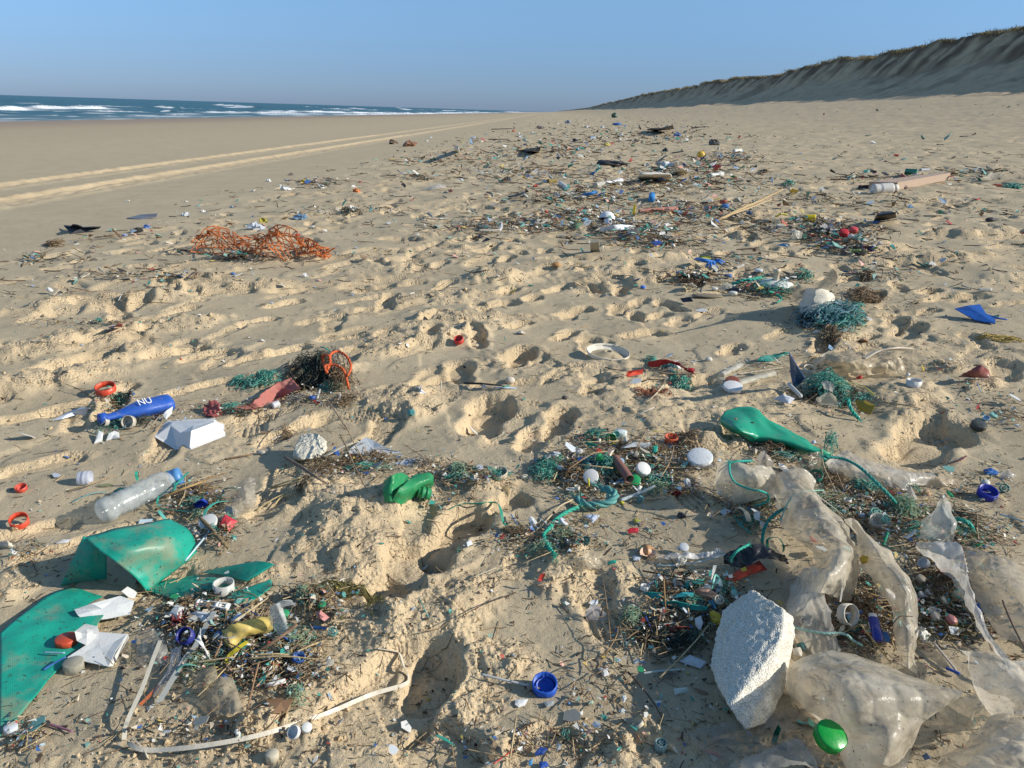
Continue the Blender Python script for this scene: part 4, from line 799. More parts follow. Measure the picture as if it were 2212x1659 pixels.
for i_, (P_, lb) in enumerate([([(335, 940, .03), (560, 925, .035), (800, 945, .02)], 'pale reed stalk lying level below the brown stick'), ([(0, 965, .02), (240, 930, .03)], 'grey brown reed stalk left of the pale reed stalk'),
        ([(410, 960, .02), (370, 1120, .02), (310, 1380, .004)], 'reddish reed stalk pointing at the camera from the left heap'), ([(820, 610, .03), (950, 572, .03)], 'short pale reed piece by the seaweed'),
        ([(380, 915, .035), (520, 910, .03), (610, 915, .02)], 'short pale reed above the long level stalk'), ([(240, 700, .04), (400, 590, .03), (470, 540, .02)], 'tan reed slanting up past the green oval offcut'),
        ([(120, 930, .02), (160, 840, .03), (165, 800, .03)], 'upright straw at the left of the yellow sheet'), ([(200, 780, .05), (235, 890, .02)], 'straw leaning against the yellow sheet'),
        ([(650, 900, .02), (760, 850, .02), (850, 820, .01)], 'brown stalk right of the yellow sheet'), ([(900, 700, .02), (1000, 690, .01)], 'short cream stalk near the green wheel')]):
    stick(a2, P_, 4.5, [(.50, .38, .20), (.30, .22, .15), (.33, .19, .10), (.58, .46, .27)][(i_ * 3) % 4], lb, cat='reed stalk', name='reed_stalk', group='reed stalks in the left litter heap')
wheel(a2(897, 782), 20, (.10, .28, .26), 'green spoked wheel at the right edge of the left litter heap', 25, 180, .01, .35)
wheel(a2(955, 540), 12, (.12, .36, .34), 'small turquoise filter wheel by the seaweed', 60, 90, .01, .6)
shard(a2, [(447, 1130, .01), (462, 1103, .016), (582, 1070, .02), (590, 1100, .012), (500, 1122, .012)], WHITE, 'bright white bent chip at the lower edge of the left heap', bulge=.003)
shard(a2, [(455, 1210), (560, 1170), (655, 1172), (590, 1292), (500, 1298)], (.36, .20, .10), 'thin brown plastic leaf flat on the sand under the left heap', th=.001)
shard(a2, [(780, 640, .03), (815, 625, .035), (870, 670, .02), (840, 695, .02), (800, 680, .02)], (.62, .26, .24), 'salmon pink fabric scrap right of the clear container', 'fabric scrap', name='fabric_scrap', bulge=.006)
shard(a2, [(735, 725, .015), (800, 728, .015), (860, 735, .015), (840, 750, .012), (760, 748, .012)], (.03, .13, .40), 'dark blue strip beside the green wheel')
cap(a2(500, 1610), 28, (.58, .52, .40), 'beige ribbed screw cap in the sand at the bottom edge', up=False, k=.75, ribs=22)
cap(a2(720, 1418), 22, (.68, .70, .68), 'milky ribbed cap just below the long cream strap', up=False, k=.6, tilt=30, az=140, ribs=22)
tangle(a2(990, 530), 165, 34, .022, 90, 1.6, WEED, 'olive tuft of dried seaweed beside the deep footprint', 2, 'seaweed', 'seaweed')
tangle(a2(1150, 580), 70, 26, .015, 40, 1.2, WEED, 'thin olive seaweed strands at the right end of the tuft', 3, 'seaweed', 'seaweed')
tangle(a2(650, 520), 60, 24, .02, 40, 1.2, GREYNET, 'grey net wad behind the clear container', 4)
# ---- left middle -----------------------------------------------------
bt = cyl(b1, (850, 1400), (1445, 1115), 60, (.62, .66, .66), 'clear ribbed water bottle lying crushed with a wide blue collar', prof=[(0, .05), (0, .75), (.04, .95), (.12, 1.0), (.2, .82), (.24, .98), (.28, .86), (.32, .98), (.36, .86), (.40, .98), (.44, .86), (.48, .98), (.52, .86), (.56, .98), (.60, .86), (.64, .98), (.7, .86), (.78, .98), (.9, .9), (1, .62)],
         name='water_bottle', cat='bottle', clear=.60, rough=.12, dent=.2, sq=.95, cap_col=(.10, .30, .62), dirt=.3)
for c_ in bt.o.children:
    if c_.name.startswith('cap'):
        A_, B_ = PX(*b1(1440, 1120), .03), PX(*b1(1530, 1085), .035); r_ = 19 * mscale(A_); bpy.data.objects.remove(c_)
        bt.part('collar', lathe([(r_ * 1.0, 0), (r_ * 1.05, .004), (r_ * 1.0, np.linalg.norm(B_ - A_) * .45), (r_ * 1.05, np.linalg.norm(B_ - A_) * .5), (r_, np.linalg.norm(B_ - A_)), (r_ * .9, np.linalg.norm(B_ - A_)), (1e-4, np.linalg.norm(B_ - A_) * .9)], 30, A_, B_ - A_), plastic((.10, .30, .62), .35, .15, .15)); break
cyl(b1, (660, 1108), (768, 1108), 30, (.66, .70, .80), 'small translucent bluish cup lying on its side', prof=[(0, .02), (0, .92), (.05, .95), (.4, .97), (.42, 1.03), (.55, 1.03), (.57, 1), (1, 1.05)], name='cup', cat='cup', clear=.25, trans=.3, open_=True)
cap(b1(185, 1215), 24, (.62, .08, .05), 'small crumpled red cap, smaller of two at the left edge', k=.4, tilt=15)
cap(b1(172, 1515), 38, (.66, .07, .03), 'orange red ring cap at the left edge in front of the clear bottle', k=.4, ring=True, tilt=25, az=160)
shard(b1, [(85, 1530, .006), (120, 1500, .015), (160, 1490, .012), (150, 1540, .008), (100, 1560, .004)], (.55, .38, .22), 'tan shell fragment inside the orange red ring cap', 'shell fragment', name='shell_fragment', bulge=.005)
shard(b1, [(435, 1070), (470, 1062), (512, 1075), (500, 1095), (455, 1098)], (.66, .70, .76), 'pale disc alone on the sand left of the translucent cup')
cap(b1(898, 402), 42, (.62, .07, .03), 'red ring lid full of sand behind the blue bottle', k=.3, ring=True, tilt=12, az=180)
# blue bottle
bb = cyl(b1, (1440, 468), (895, 598), 56, (.02, .10, .46), 'bright blue flattened bottle with white lettering on its side', prof=[(0, .03), (0, .8), (.02, .98), (.08, 1.05), (.2, 1.0), (.45, .98), (.62, .75), (.82, .40), (1, .34)], name='blue_bottle', cat='bottle', sq=.66, dent=.14, rough=.35, cap_col=(.015, .08, .4), trans=.05, dirt=.35)
def text_mesh(s, size):
    cu = bpy.data.curves.new('lettering', 'FONT'); cu.body = s; cu.size = size; cu.extrude = .0004; cu.align_x = 'CENTER'; cu.align_y = 'CENTER'; o = bpy.data.objects.new('tmp', cu); C.objects.link(o); bpy.context.view_layer.update()
    me = bpy.data.meshes.new_from_object(o.evaluated_get(bpy.context.evaluated_depsgraph_get())); V = np.array([v.co[:] for v in me.vertices]); F3 = [list(p.vertices) for p in me.polygons]; bpy.data.objects.remove(o)
    tri = [[f[0], f[i], f[i + 1]] for f in F3 for i in range(1, len(f) - 1)]; return V, np.array(tri)
def decal(th_, txt, P, xd, nd, size, mat, sx=1.0):
    V, F = text_mesh(txt, size); xd = unit(xd); nd = unit(nd - xd * np.dot(nd, xd)); yd = np.cross(nd, xd); W_ = P + V[:, :1] * sx * xd + V[:, 1:2] * yd + V[:, 2:3] * nd
    return th_.part('lettering', (W_, F), mat, smooth=False)
PA_, PB_ = PX(*b1(1290, 490), .035), PX(*b1(1140, 525), .035); toC = unit(CAM - PA_); nd_ = unit(np.array([0, 0, .75]) + toC * .6)
s_ = mscale(PX(*b1(1440, 468), 0)); R_ = 28 * s_; A_ = PX(*b1(1440, 468), R_ * .56); B_ = PX(*b1(895, 598), R_ * .56); decal(bb, 'NU', A_ + (B_ - A_) * .40 + nd_ * R_ * .80, A_ - B_, nd_, 24 * s_, plastic(WHITE, .4, .1), .8)
stick(b1, [(785, 672, .02), (1000, 705, .02), (1230, 690, .015), (1350, 580, .02)], 3, (.42, .33, .22), 'bent twig in front of the blue bottle')
cap(b1(905, 668), 20, (.52, .50, .44), 'grey beige cap left of the standing ring under the blue bottle', k=.6, tilt=70, az=200)
cap(b1(1108, 682), 28, (.50, .46, .38), 'grey beige ring cap on edge between blue bottle and white tray', k=.5, tilt=65, az=185)
for P_, lb in [([(795, 812, .004), (832, 705, .02), (872, 722, .016), (862, 792, .004)], 'left white foam chip under the blue bottle'), ([(895, 790, .004), (918, 730, .02), (992, 695, .02), (1008, 740, .01), (1004, 765, .008), (940, 778, .004)], 'right white foam chip under the blue bottle'),
               ([(1375, 575, .02), (1400, 540, .03), (1460, 500, .035), (1450, 560, .02), (1400, 610, .01)], 'white torn paper behind the white tray')]:
    shard(b1, P_, WHITE, lb, 'foam chip', name='foam_chip', th=.003, bulge=.002)
shard(b1, [(440, 622, .004), (560, 552, .02), (692, 508, .04), (736, 512, .035), (720, 577, .01), (650, 568, .012), (520, 607, .006)], (.62, .68, .78), 'crumpled bluish white paper scrap left of the blue bottle', 'paper scrap', name='paper_scrap', bulge=.006)
# white tray, upside down
base_ = [(338, 941, .004), (365, 911, .004), (462, 906, .004), (480, 916, .004), (482, 939, .004), (410, 966, .004), (382, 966, .004)]; top_ = [(369, 919, .040), (372, 912, .042), (455, 908, .050), (461, 909, .050), (463, 912, .050), (413, 931, .046), (389, 935, .042)]
rim_ = [(333, 943, .001), (361, 908, .001), (463, 903, .001), (484, 915, .001), (487, 942, .001), (413, 971, .001), (378, 971, .001)]
tr = Thing('foam_tray', PX(410, 940, 0), 'clean white foam food tray lying upside down', 'food tray'); mt_ = plastic((.80, .80, .80), .5, .12, .12)
def loft(A_, B_):
    V = np.array([PX(*q) for q in A_] + [PX(*q) for q in B_]); n = len(A_); k = np.arange(n); kn = (k + 1) % n; return V, [np.stack([k, kn, n + kn, n + k], 1)]
V1, F1 = loft(base_, top_); V2, F2 = poly_solid([PX(*q) for q in top_], .002, -.002); tr.part('tray_wall', (V1, F1), mt_, smooth=False); tr.part('tray_bottom', (V2, F2), mt_, smooth=False)
V3, F3 = loft(rim_, base_); tr.part('tray_rim', (V3, F3), mt_, smooth=False)
foam(b2, [(590, 840, .045), (640, 745, .055), (720, 722, .06), (790, 735, .06), (862, 790, .045), (850, 880, .03), (790, 930, .025), (640, 950, .03), (580, 900, .035)], [(575, 950), (650, 965), (800, 955), (860, 880)], 'rounded lump of weathered foam, the one beside the grey white plate', 4, .004, .6, seed=2, fq=90)
shard(b2, [(1030, 882, .010), (1110, 820, .016), (1190, 760, .022), (1258, 790, .022), (1330, 830, .016), (1425, 872, .008), (1500, 892, .002), (1360, 905, .002), (1110, 930, .004)], (.60, .64, .67), 'smooth grey white plastic plate half buried behind the twig heap', 'plastic plate', name='plate', rough=.3)
shard(b2, [(1430, 985, .002), (1540, 945, .006), (1620, 945, .006), (1560, 1000, .001)], (.58, .66, .78), 'buried corner of the grey white plate poking out of the sand', 'plastic plate', name='plate')
strap(b2, [(670, 975, .006), (760, 950, .012), (870, 915, .025), (960, 865, .03), (1040, 830, .026), (1122, 806, .02)], 9, (.62, .55, .42), 'flat cream wooden slat between foam lump and grey white plate', cat='wood strip', name='wood_strip', th=.002, tw=15)
stick(b2, [(505, 930, .02), (640, 1010, .03), (760, 1090, .02), (862, 1150, .006)], 7, (.20, .15, .11), 'dark stick slanting down in front of the foam lump', taper=.5)
stick(b2, [(812, 375, .09), (905, 500, .10), (985, 620, .10), (1040, 700, .09), (1082, 790, .07), (1190, 985, .02)], 2.6, (.36, .25, .15), 'long thin twig arching over the grey white plate')
stick(b2, [(975, 742, .08), (1030, 850, .08), (1080, 970, .06), (1140, 1090, .03), (1202, 1215, .008)], 3.2, (.30, .20, .12), 'long thin twig crossing the twig heap by the crushed green bottle')
stick(b2, [(700, 875, .03), (1000, 985, .03), (1250, 1010, .02)], 2.2, (.25, .17, .10), 'thin brown twig lying over the foam lump')
stick(b2, [(0, 948, .004), (150, 920, .008), (240, 905, .008)], 4, (.28, .17, .09), 'brown root on the sand left of the foam lump')
blob(b2(310, 905), 24, 10, 10, (.50, .46, .38), 'pale club shaped stick end left of the foam lump', 'driftwood', 'driftwood', rough=.8, yaw=-.3)
for P_, lb in [([(388, 1188, .02), (520, 1140, .03), (640, 1100, .03)], 'upper of two pale reeds left of the twig heap'), ([(395, 1195, .01), (530, 1160, .02), (650, 1120, .02)], 'lower of two pale reeds left of the twig heap'),
               ([(265, 1380, .006), (400, 1290, .012), (500, 1240, .01)], 'brown reed in front of the clear bag scrap'), ([(400, 1360, .004), (480, 1270, .012), (590, 1245, .01)], 'thin reed on the sand mound right of the clear bag scrap')]:
    stick(b2, P_, 3.6, (.52, .40, .20), lb, cat='reed stalk', name='reed_stalk', group='reed stalks by the twig heap')
stick(b1, [(1385, 1265, .02), (1560, 1190, .03), (1740, 1130, .03)], 6, (.42, .28, .12), 'thick tan reed across the pile right of the clear bottle', cat='reed stalk', name='reed_stalk')
stick(b1, [(1640, 1160, .02), (1780, 1100, .03), (1905, 1065, .03)], 5, (.30, .20, .10), 'brown reed behind the thick tan reed', cat='reed stalk', name='reed_stalk')
stick(b1, [(1505, 1340, .03), (1560, 1240, .05)], 3, (.55, .42, .22), 'short upright straw beside the blue lump', cat='reed stalk', name='reed_stalk')
stick(b1, [(560, 1218, .004), (760, 1160, .02), (975, 1080, .02)], 3, (.45, .32, .18), 'thin straw between translucent cup and clear bottle', cat='reed stalk', name='reed_stalk')
strap(b1, [(1405, 1050, .03), (1480, 1190, .035), (1360, 1250, .02), (1328, 1320, .01), (1370, 1370, .01), (1500, 1385, .01), (1640, 1395, .01), (1760, 1365, .014), (1870, 1260, .02), (1900, 1200, .03), (1995, 1195, .04)], 4.5, TEAL, 'long thin green strap looping round the pile by the clear bottle', tw=40)
strap(b1, [(1590, 1060, .04), (1460, 1190, .03)], 4, TEAL, 'short green strap crossing the blue collar of the clear bottle', tw=30)
strap(b1, [(1722, 1430, .02), (1740, 1385, .03), (1790, 1335, .035), (1860, 1310, .03), (1960, 1305, .02)], 6.5, (.08, .52, .40), 'bright green arched strap above the white lid', tw=20)
strap(b1, [(1340, 1388, .012), (1360, 1415, .014), (1392, 1455, .02)], 7, (.18, .62, .52), 'short turquoise strap behind the peak of the green arch', tw=10)
strap(b1, [(1155, 1055, .05), (1150, 1090, .04), (1165, 1130, .02)], 6, (.03, .40, .28), 'upright green strap end behind the clear bottle', tw=60)
strap(b1, [(610, 1310, .004), (700, 1265, .012), (800, 1230, .01), (900, 1222, .006)], 3, (.20, .42, .42), 'thin turquoise strip on the sand left of the clear bottle')
shard(b1, [(955, 1215, .012), (1000, 1190, .025), (1180, 1170, .03), (1200, 1215, .015), (960, 1245, .004)], (.015, .24, .20), 'dark teal scrap tucked behind the clear bottle', bulge=.006)
shard(b1, [(800, 1165, .006), (920, 1150, .012), (960, 1165, .008), (860, 1180, .004)], (.28, .30, .16), 'dull olive strip behind the clear bottle')
shard(b1, [(1165, 1490, .004), (1180, 1455, .012), (1290, 1450, .014), (1280, 1470, .006)], (.46, .62, .78), 'light blue strip behind the peak of the green arch')
shard(b1, [(1620, 1345, .01), (1650, 1310, .03), (1700, 1290, .035), (1755, 1320, .03), (1740, 1345, .01), (1680, 1355, .01)], (.02, .06, .50), 'crumpled bright blue foil in the pile right of the clear bottle', 'plastic scrap', name='plastic_scrap', bulge=.012)
shard(b1, [(1840, 1540, .006), (1870, 1440, .03), (1900, 1412, .035), (1940, 1435, .03), (2005, 1470, .02), (1935, 1560, .006)], (.62, .03, .05), 'torn red plastic piece right of the white lid', 'plastic scrap', name='plastic_scrap', bulge=.010)
cap(b1(1765, 1520), 40, (.72, .72, .70), 'white jar lid half covered by plant stems beside the red piece', up=False, tilt=25, az=190, k=.2, h=.01, cat='jar lid')
strap(b1, [(1720, 1440, .03), (1770, 1530, .02), (1690, 1655, .006)], 4, (.62, .78, .86), 'pale blue stick across the white jar lid', cat='cotton bud', name='cotton_bud_stick')
film(b1, [[(1945, 1230, .01), (1960, 1330, .03), (1985, 1455, .004)], [(2040, 1180, .05), (2070, 1290, .05), (2060, 1400, .006)], [(2150, 1180, .04), (2140, 1290, .04), (2120, 1380, .006)]], 'crumpled clear bag scrap right of the looped green strap', 28, 22, .012, 34, 12, filmmat((.60, .58, .52), .35, .15, .4))
film(b1, [[(1980, 1180, .03), (2000, 1230, .03)], [(2070, 1120, .05), (2090, 1190, .04)], [(2150, 1100, .05), (2160, 1170, .04)]], 'upper clear flap above the crumpled bag scrap', 18, 14, .008, 34, 13, filmmat((.55, .54, .50), .35, .15, .3))
shard(b1, [(1890, 1400, .012), (1905, 1340, .03), (1960, 1350, .03), (1970, 1420, .012)], (.40, .40, .38), 'grey flat scrap below the crumpled clear bag scrap')
shard(b1, [(1615, 1540, .006), (1650, 1550, .016), (1700, 1585, .012), (1640, 1580, .004)], (.70, .70, .68), 'white sliver left of the white jar lid')
stick(b1, [(1690, 1440, .03), (1800, 1560, .02), (1880, 1650, .02), (1925, 1700, .01)], 9, (.24, .17, .09), 'knobbly brown plant stem over the white jar lid', wob=.25)
# net pile with orange rope
tangle(b2(760, 250), 130, 70, .075, 170, 1.6, DARKNET, 'dark matted net heap under the orange rope', 5)
tangle(b2(960, 300), 80, 70, .06, 120, 1.3, BROWN, 'brown stalk and fibre wad at the right of the dark net heap', 6, 'plant litter', 'plant_litter')
tangle(b2(940, 190), 70, 50, .085, 70, 1.4, GREYNET, 'grey green twine wound inside the orange rope loop', 7)
tangle(b2(310, 300), 90, 36, .035, 110, 1.5, TEALNET, 'green net scrap left of the pink netting', 8)
tangle(b2(130, 300), 50, 24, .02, 50, 1.3, TEALNET, 'small green fibre tuft at the far left of the pink netting', 9)
tangle(b2(620, 380), 46, 50, .05, 90, 1.3, BROWN, 'brown tuft at the thick end of the pink netting', 10, 'plant litter', 'plant_litter')
orn = Thing('orange_rope', PX(*b2(950, 300), 0), 'bright orange rope in loops on top of the dark net heap', 'rope'); om = plastic((.66, .12, .03), .6, .2, .1)
for P_ in ([(825, 70, .10), (832, 130, .09), (865, 215, .07), (850, 160, .09), (930, 152, .09), (1000, 190, .08), (1025, 250, .055), (1048, 355, .01)], [(880, 110, .10), (905, 55, .115), (965, 38, .115), (1030, 80, .11), (1066, 150, .09), (1060, 200, .075), (1035, 245, .06)], [(825, 75, .10), (860, 68, .11), (885, 80, .11), (892, 140, .09), (870, 190, .08)]):
    Q_ = path(b2, P_); orn.part('strand', rope(catmull(Q_, 60), 3.0 * mscale(Q_[0]), fray=0), om)
film(b2, [[(0, 515, .008), (0, 555, .002)], [(180, 492, .02), (215, 522, .004)], [(270, 440, .035), (330, 500, .006)], [(400, 330, .05), (470, 440, .01)], [(565, 258, .06), (640, 350, .03)]], 'faded pink netting stretched out in the left middle', 60, 16, .004, 40, 14, plastic((.55, .20, .17), .7, .55, .3), 'netting', 'netting', .001)
film(b1, [[(1722, 480, .02), (1725, 560, .006), (1735, 585, .002)], [(1790, 465, .03), (1800, 520, .02), (1800, 590, .004)], [(1850, 470, .02), (1860, 520, .02), (1880, 570, .004)]], 'crumpled end of pink netting right of the blue bottle', 24, 18, .008, 40, 15, plastic((.52, .13, .12), .7, .45, .3), 'netting', 'netting', .001)
cyl(b2, (402, 498), (458, 478), 15, (.66, .66, .68), 'small white cup in front of the pink netting', name='cup', cat='cup', open_=True)
cyl(b2, (303, 434), (343, 428), 9, (.10, .28, .60), 'tiny blue cap resting on the pink netting', name='bottle_cap', cat='bottle cap')
stick(b2, [(780, 440, .01), (805, 360, .03)], 6, (.50, .50, .46), 'grey flat stick standing in front of the dark net heap')
stick(b2, [(955, 465, .006), (980, 395, .03)], 6, (.40, .42, .42), 'grey slotted strip standing right of the net heap', wood=False, cat='plastic strip', name='plastic_strip')
cord(b2, [(812, 0, .06), (860, 15, .07), (900, 48, .06)], 3, TEAL, 'green cord end sticking up behind the orange rope', twisted=False)
shard(b2, [(1610, 330, .004), (1640, 345, .02), (1665, 320, .03), (1660, 370, .012), (1705, 392, .004), (1650, 390, .002)], (.74, .76, .80), 'torn white scrap in the round footprint', bulge=.002)
stick(b2, [(1828, 290, .04), (1826, 375, .0)], 3, (.62, .60, .52), 'short pale stick standing in the round footprint')
cap(b2(1558, 580), 13, (.10, .34, .36), 'tiny turquoise cap on the sand between two deep footprints', k=.9, tilt=70, az=120)
# crushed green bottle
gb = Thing('crushed_bottle', PX(*b2(1500, 1280), 0), 'crumpled green bottle with a ribbed neck, middle of the picture', 'bottle'); gm = plastic((.02, .28, .10), .35, .2, .15, bump=.3)
for rw, sd_ in (([[(1345, 1130, .03), (1340, 1220, .02), (1350, 1310, .004)], [(1420, 1080, .05), (1430, 1180, .035), (1420, 1300, .01)], [(1500, 1060, .055), (1520, 1120, .05), (1500, 1200, .04)], [(1560, 1085, .05), (1560, 1110, .05), (1540, 1150, .05)]], 1),
                ([[(1410, 1310, .006), (1440, 1315, .006), (1490, 1335, .003)], [(1480, 1200, .055), (1520, 1240, .05), (1560, 1290, .006)], [(1590, 1100, .065), (1630, 1170, .055), (1660, 1240, .01)], [(1700, 1065, .06), (1735, 1110, .055), (1750, 1170, .02)], [(1750, 1075, .05), (1762, 1100, .045), (1756, 1140, .03)]], 2),
                ([[(1410, 1312, .006), (1440, 1240, .03), (1480, 1200, .055)], [(1500, 1150, .04), (1540, 1130, .045), (1590, 1098, .062)], [(1600, 1080, .045), (1650, 1070, .05), (1700, 1062, .06)]], 3)):
    V, F, su = sheetVF(grid(b2, rw), 26, 22, .0035, 26, sd_, .0012); gb.part('bottle_wall', (V, F), gm)
A_ = PX(*b2(1655, 1225), .022); B_ = PX(*b2(1735, 1245), .018); d_ = B_ - A_; L_ = np.linalg.norm(d_); r_ = 13 * mscale(A_)
gb.part('neck', lathe([(r_ * .85, -L_ * .3), (r_ * .9, 0), (r_ * 1.15, .001), (r_ * 1.15, L_ * .2), (r_ * .95, L_ * .22), (r_ * .95, L_ * .5), (r_ * 1.1, L_ * .52), (r_ * 1.1, L_ * .7), (r_ * .95, L_ * .72), (r_ * .95, L_), (r_ * .8, L_), (r_ * .8, 0)], 28, A_, d_), gm)
# ---- orange fence, dark sheets on the left -------------------------------
of = Thing('orange_fence', PX(570, 540, 0), 'crumpled heap of orange plastic mesh fencing', 'plastic fencing'); Rr_ = np.random.RandomState(3); GW, GH = 32, 9
ga = np.zeros((GW, GH, 3))
for i in range(GW):
    for j in range(GH):
        t_ = i / (GW - 1); q_ = j / (GH - 1); x_ = 425 + 285 * t_; w_ = math.sin(math.pi * min(1, max(0, (t_ * .92 + .06))) ) ** .6; hh_ = (.16 + .10 * math.sin(t_ * 9 + 1) * (1 - t_)) * w_ * math.sin(q_ * math.pi) ** .8
        ga[i, j] = PX(x_, 541 + 14 * t_ - 20 * w_ * (q_ - .5), 0) + np.array([0, 0, max(0, hh_)])
s0 = mscale(ga[10, 5]); xx = ga.copy(); nz = np.stack([fbm(ga[..., 0] * 5 + 9 * k, ga[..., 1] * 5 + np.arange(GH)[None] * .8, 400 + k, 3) for k in range(3)], -1); ga += nz * np.array([.09, .10, .06]); ga[..., 2] = np.maximum(ga[..., 2], H(ga[..., 0], ga[..., 1]) + .004)
out = []
for i in range(GW):
    out.append(ribbonVF(ga[i], .007 + .004 * Rr_.rand(), .002, 22, tw=[Rr_.uniform(0, 90), Rr_.uniform(0, 90)]))
for j in range(GH): out.append(ribbonVF(ga[:, j], .008, .002, 120, tw=[Rr_.uniform(0, 180) for _ in range(6)]))
of.part('mesh_strips', join(*out), plastic((.66, .21, .06), .6, .4, .3), smooth=False)
shard(b7, [(360, 872, .03), (395, 880, .05), (410, 866, .09), (435, 868, .10), (470, 885, .05), (530, 882, .05), (572, 880, .05), (560, 890, .02), (480, 908, .01), (400, 920, .005)], (.045, .05, .065), 'dark grey rubber sheet with an upturned corner, leftmost thing on the smooth sand', 'rubber sheet', name='rubber_sheet', th=.006, bulge=.01, rough=.6)
shard(b7, [(712, 832, .01), (790, 812, .03), (888, 806, .05), (880, 824, .02), (790, 838, .005)], (.20, .21, .25), 'flat grey board lying behind the dark rubber sheet', 'board', name='board', th=.008)
# ---- centre foreground -----------------------------------------------
cap(a3(625, 1160), 54, (.015, .10, .52), 'bright blue open bottle cap at the end of the white lolly stick', k=.42, tilt=16, az=185, cat='bottle cap')
stick(a3, [(208, 1043, .012), (360, 1080, .012), (530, 1118, .008)], 5.5, (.62, .62, .60), 'straight white lolly stick pointing at the bright blue cap', wood=False, cat='lolly stick', name='lolly_stick', taper=.95)
for P_, c_, lb in [([(435, 1212), (470, 1203), (520, 1206), (498, 1246), (455, 1257), (432, 1240)], WHITE, 'jagged white shard just left of the bright blue cap'), ([(980, 1003), (1038, 995), (1052, 1046), (1018, 1056)], WHITE, 'white four sided shard between bright blue cap and foam block'),
                   ([(1130, 1182), (1158, 1178), (1166, 1205), (1146, 1228)], (.66, .72, .72), 'narrow pale shard in front of the four sided white shard'), ([(838, 1302), (880, 1283), (872, 1315)], WHITE, 'small bright triangular shard in front of the bright blue cap'),
                   ([(870, 1355), (900, 1370), (915, 1388), (880, 1385)], (.64, .70, .68), 'small grey white shard in front of the triangular one'), ([(912, 1220), (950, 1215), (945, 1240), (915, 1238)], (.45, .55, .42), 'small pale green chip right of the bright blue cap'),
                   ([(1170, 95, .012), (1190, 82, .014), (1245, 80, .014), (1240, 112, .008), (1180, 118, .006)], (.62, .03, .05), 'red plastic chip lying between the green rope and the dark stone'), ([(1210, 28), (1235, 22), (1260, 35), (1255, 52), (1222, 45)], (.60, .56, .06), 'yellow green chip behind the red chip'),
                   ([(1475, 1140, .014), (1565, 1130, .016), (1575, 1160, .006), (1485, 1178, .005)], (.62, .68, .64), 'pale strip standing on edge in the shade of the foam block'), ([(620, 1225), (690, 1215), (685, 1245), (640, 1258)], (.40, .42, .42), 'dull translucent scrap under the bright blue cap'),
                   ([(560, 1560, .01), (600, 1520, .014), (650, 1530, .014), (620, 1570, .008), (575, 1580, .004)], (.02, .07, .32), 'crinkled dark blue foil near the bottom edge'), ([(590, 1620), (640, 1615), (655, 1640), (600, 1660)], (.03, .10, .45), 'blue chip at the bottom edge below the dark blue foil'),
                   ([(520, 1610), (550, 1595), (545, 1640), (522, 1640)], (.10, .35, .65), 'light blue chip at the bottom edge'), ([(750, 1630, .01), (765, 1612, .016), (785, 1640, .006)], WHITE, 'white pointed shard at the bottom edge'),
                   ([(580, 430, .02), (600, 385, .03), (632, 378, .03), (610, 430, .01)], (.62, .06, .04), 'small red scrap stuck in the sand crust'), ([(1050, 300), (1100, 290), (1095, 312), (1040, 318)], (.02, .38, .28), 'green scrap by the clear bag left of the scallop shell'),
                   ([(1208, 262), (1262, 268), (1250, 296), (1210, 292)], (.66, .70, .78), 'white corner under the scallop shell'), ([(818, 160), (850, 142), (870, 165), (862, 188), (822, 186)], (.10, .38, .32), 'turquoise chip left of the dark spoked wheel'),
                   ([(780, 100), (805, 82), (828, 92), (812, 122), (785, 118)], (.68, .62, .56), 'cream chip behind the turquoise chip'), ([(115, 175), (140, 160), (158, 195), (120, 205)], (.68, .72, .78), 'bluish white shard left of the flat heel print'),
                   ([(45, 228), (70, 195), (72, 222), (55, 236)], (.03, .42, .33), 'small teal scrap beside the bluish white shard'), ([(1060, 1400, .002), (1062, 1398, .002), (1063, 1401, .002)], WHITE, 'x')][:-1]:
    shard(a3, P_, c_, lb, 'plastic shard', bulge=.0015)
cap(a3(1135, 1288), 15, (.66, .70, .68), 'milky disc between the bright blue cap and the foam block', up=False, k=.2)
blob(a3(785, 1238), 7, 7, 6, (.10, .25, .50), 'tiny blue pellet right of the bright blue cap', 'pellet', 'pellet')
blob(a3(602, 1060), 7, 7, 7, (.55, .50, .38), 'tiny cream pebble behind the bright blue cap', 'pebble', 'pebble')
blob(a3(1525, 12), 17, 20, 12, (.03, .028, .03), 'dark oval stone alone on smooth sand', 'stone', 'stone', yaw=.6)
wheel(a3(1385, 1548), 25, (.16, .27, .28), 'grey green spoked wheel standing alone at the bottom edge', 4, 180, 0, 1.0)
wheel(a3(1147, 850), 20, (.05, .14, .16), 'dark spoked wheel in the shade left of the foam block', 20, 180, 0, .5)
wheel(a3(1525, 325), 18, (.66, .64, .56), 'white filter wheel right of the scallop shell', 10, 180, 0, .9)
wheel(a3(890, 190), 17, (.02, .09, .09), 'black green spoked wheel beside the turquoise chip', 30, 160, 0, .8)
tangle(a3(760, 1465), 26, 26, .02, 40, 1.3, TEALNET, 'small frayed green rope knot near the bottom edge', 20)
stick(a3, [(442, 1320, .03), (420, 1460, .03), (395, 1650, .01)], 4.5, (.50, .38, .22), 'pale upright reed in front of the bright blue cap', cat='reed stalk', name='reed_stalk')
stick(a3, [(440, 1425, .006), (500, 1385, .01), (566, 1355, .008)], 5, (.07, .045, .03), 'short dark twig crossing the pale upright reed')
stick(a3, [(1228, 1430, .02), (1255, 1480, .012), (1275, 1525, .0)], 4, (.22, .12, .07), 'short brown twig left of the grey green wheel')
stick(a3, [(835, 922), (860, 905), (888, 888)], 4, (.03, .025, .02), 'short black twig left of the dark litter heap')
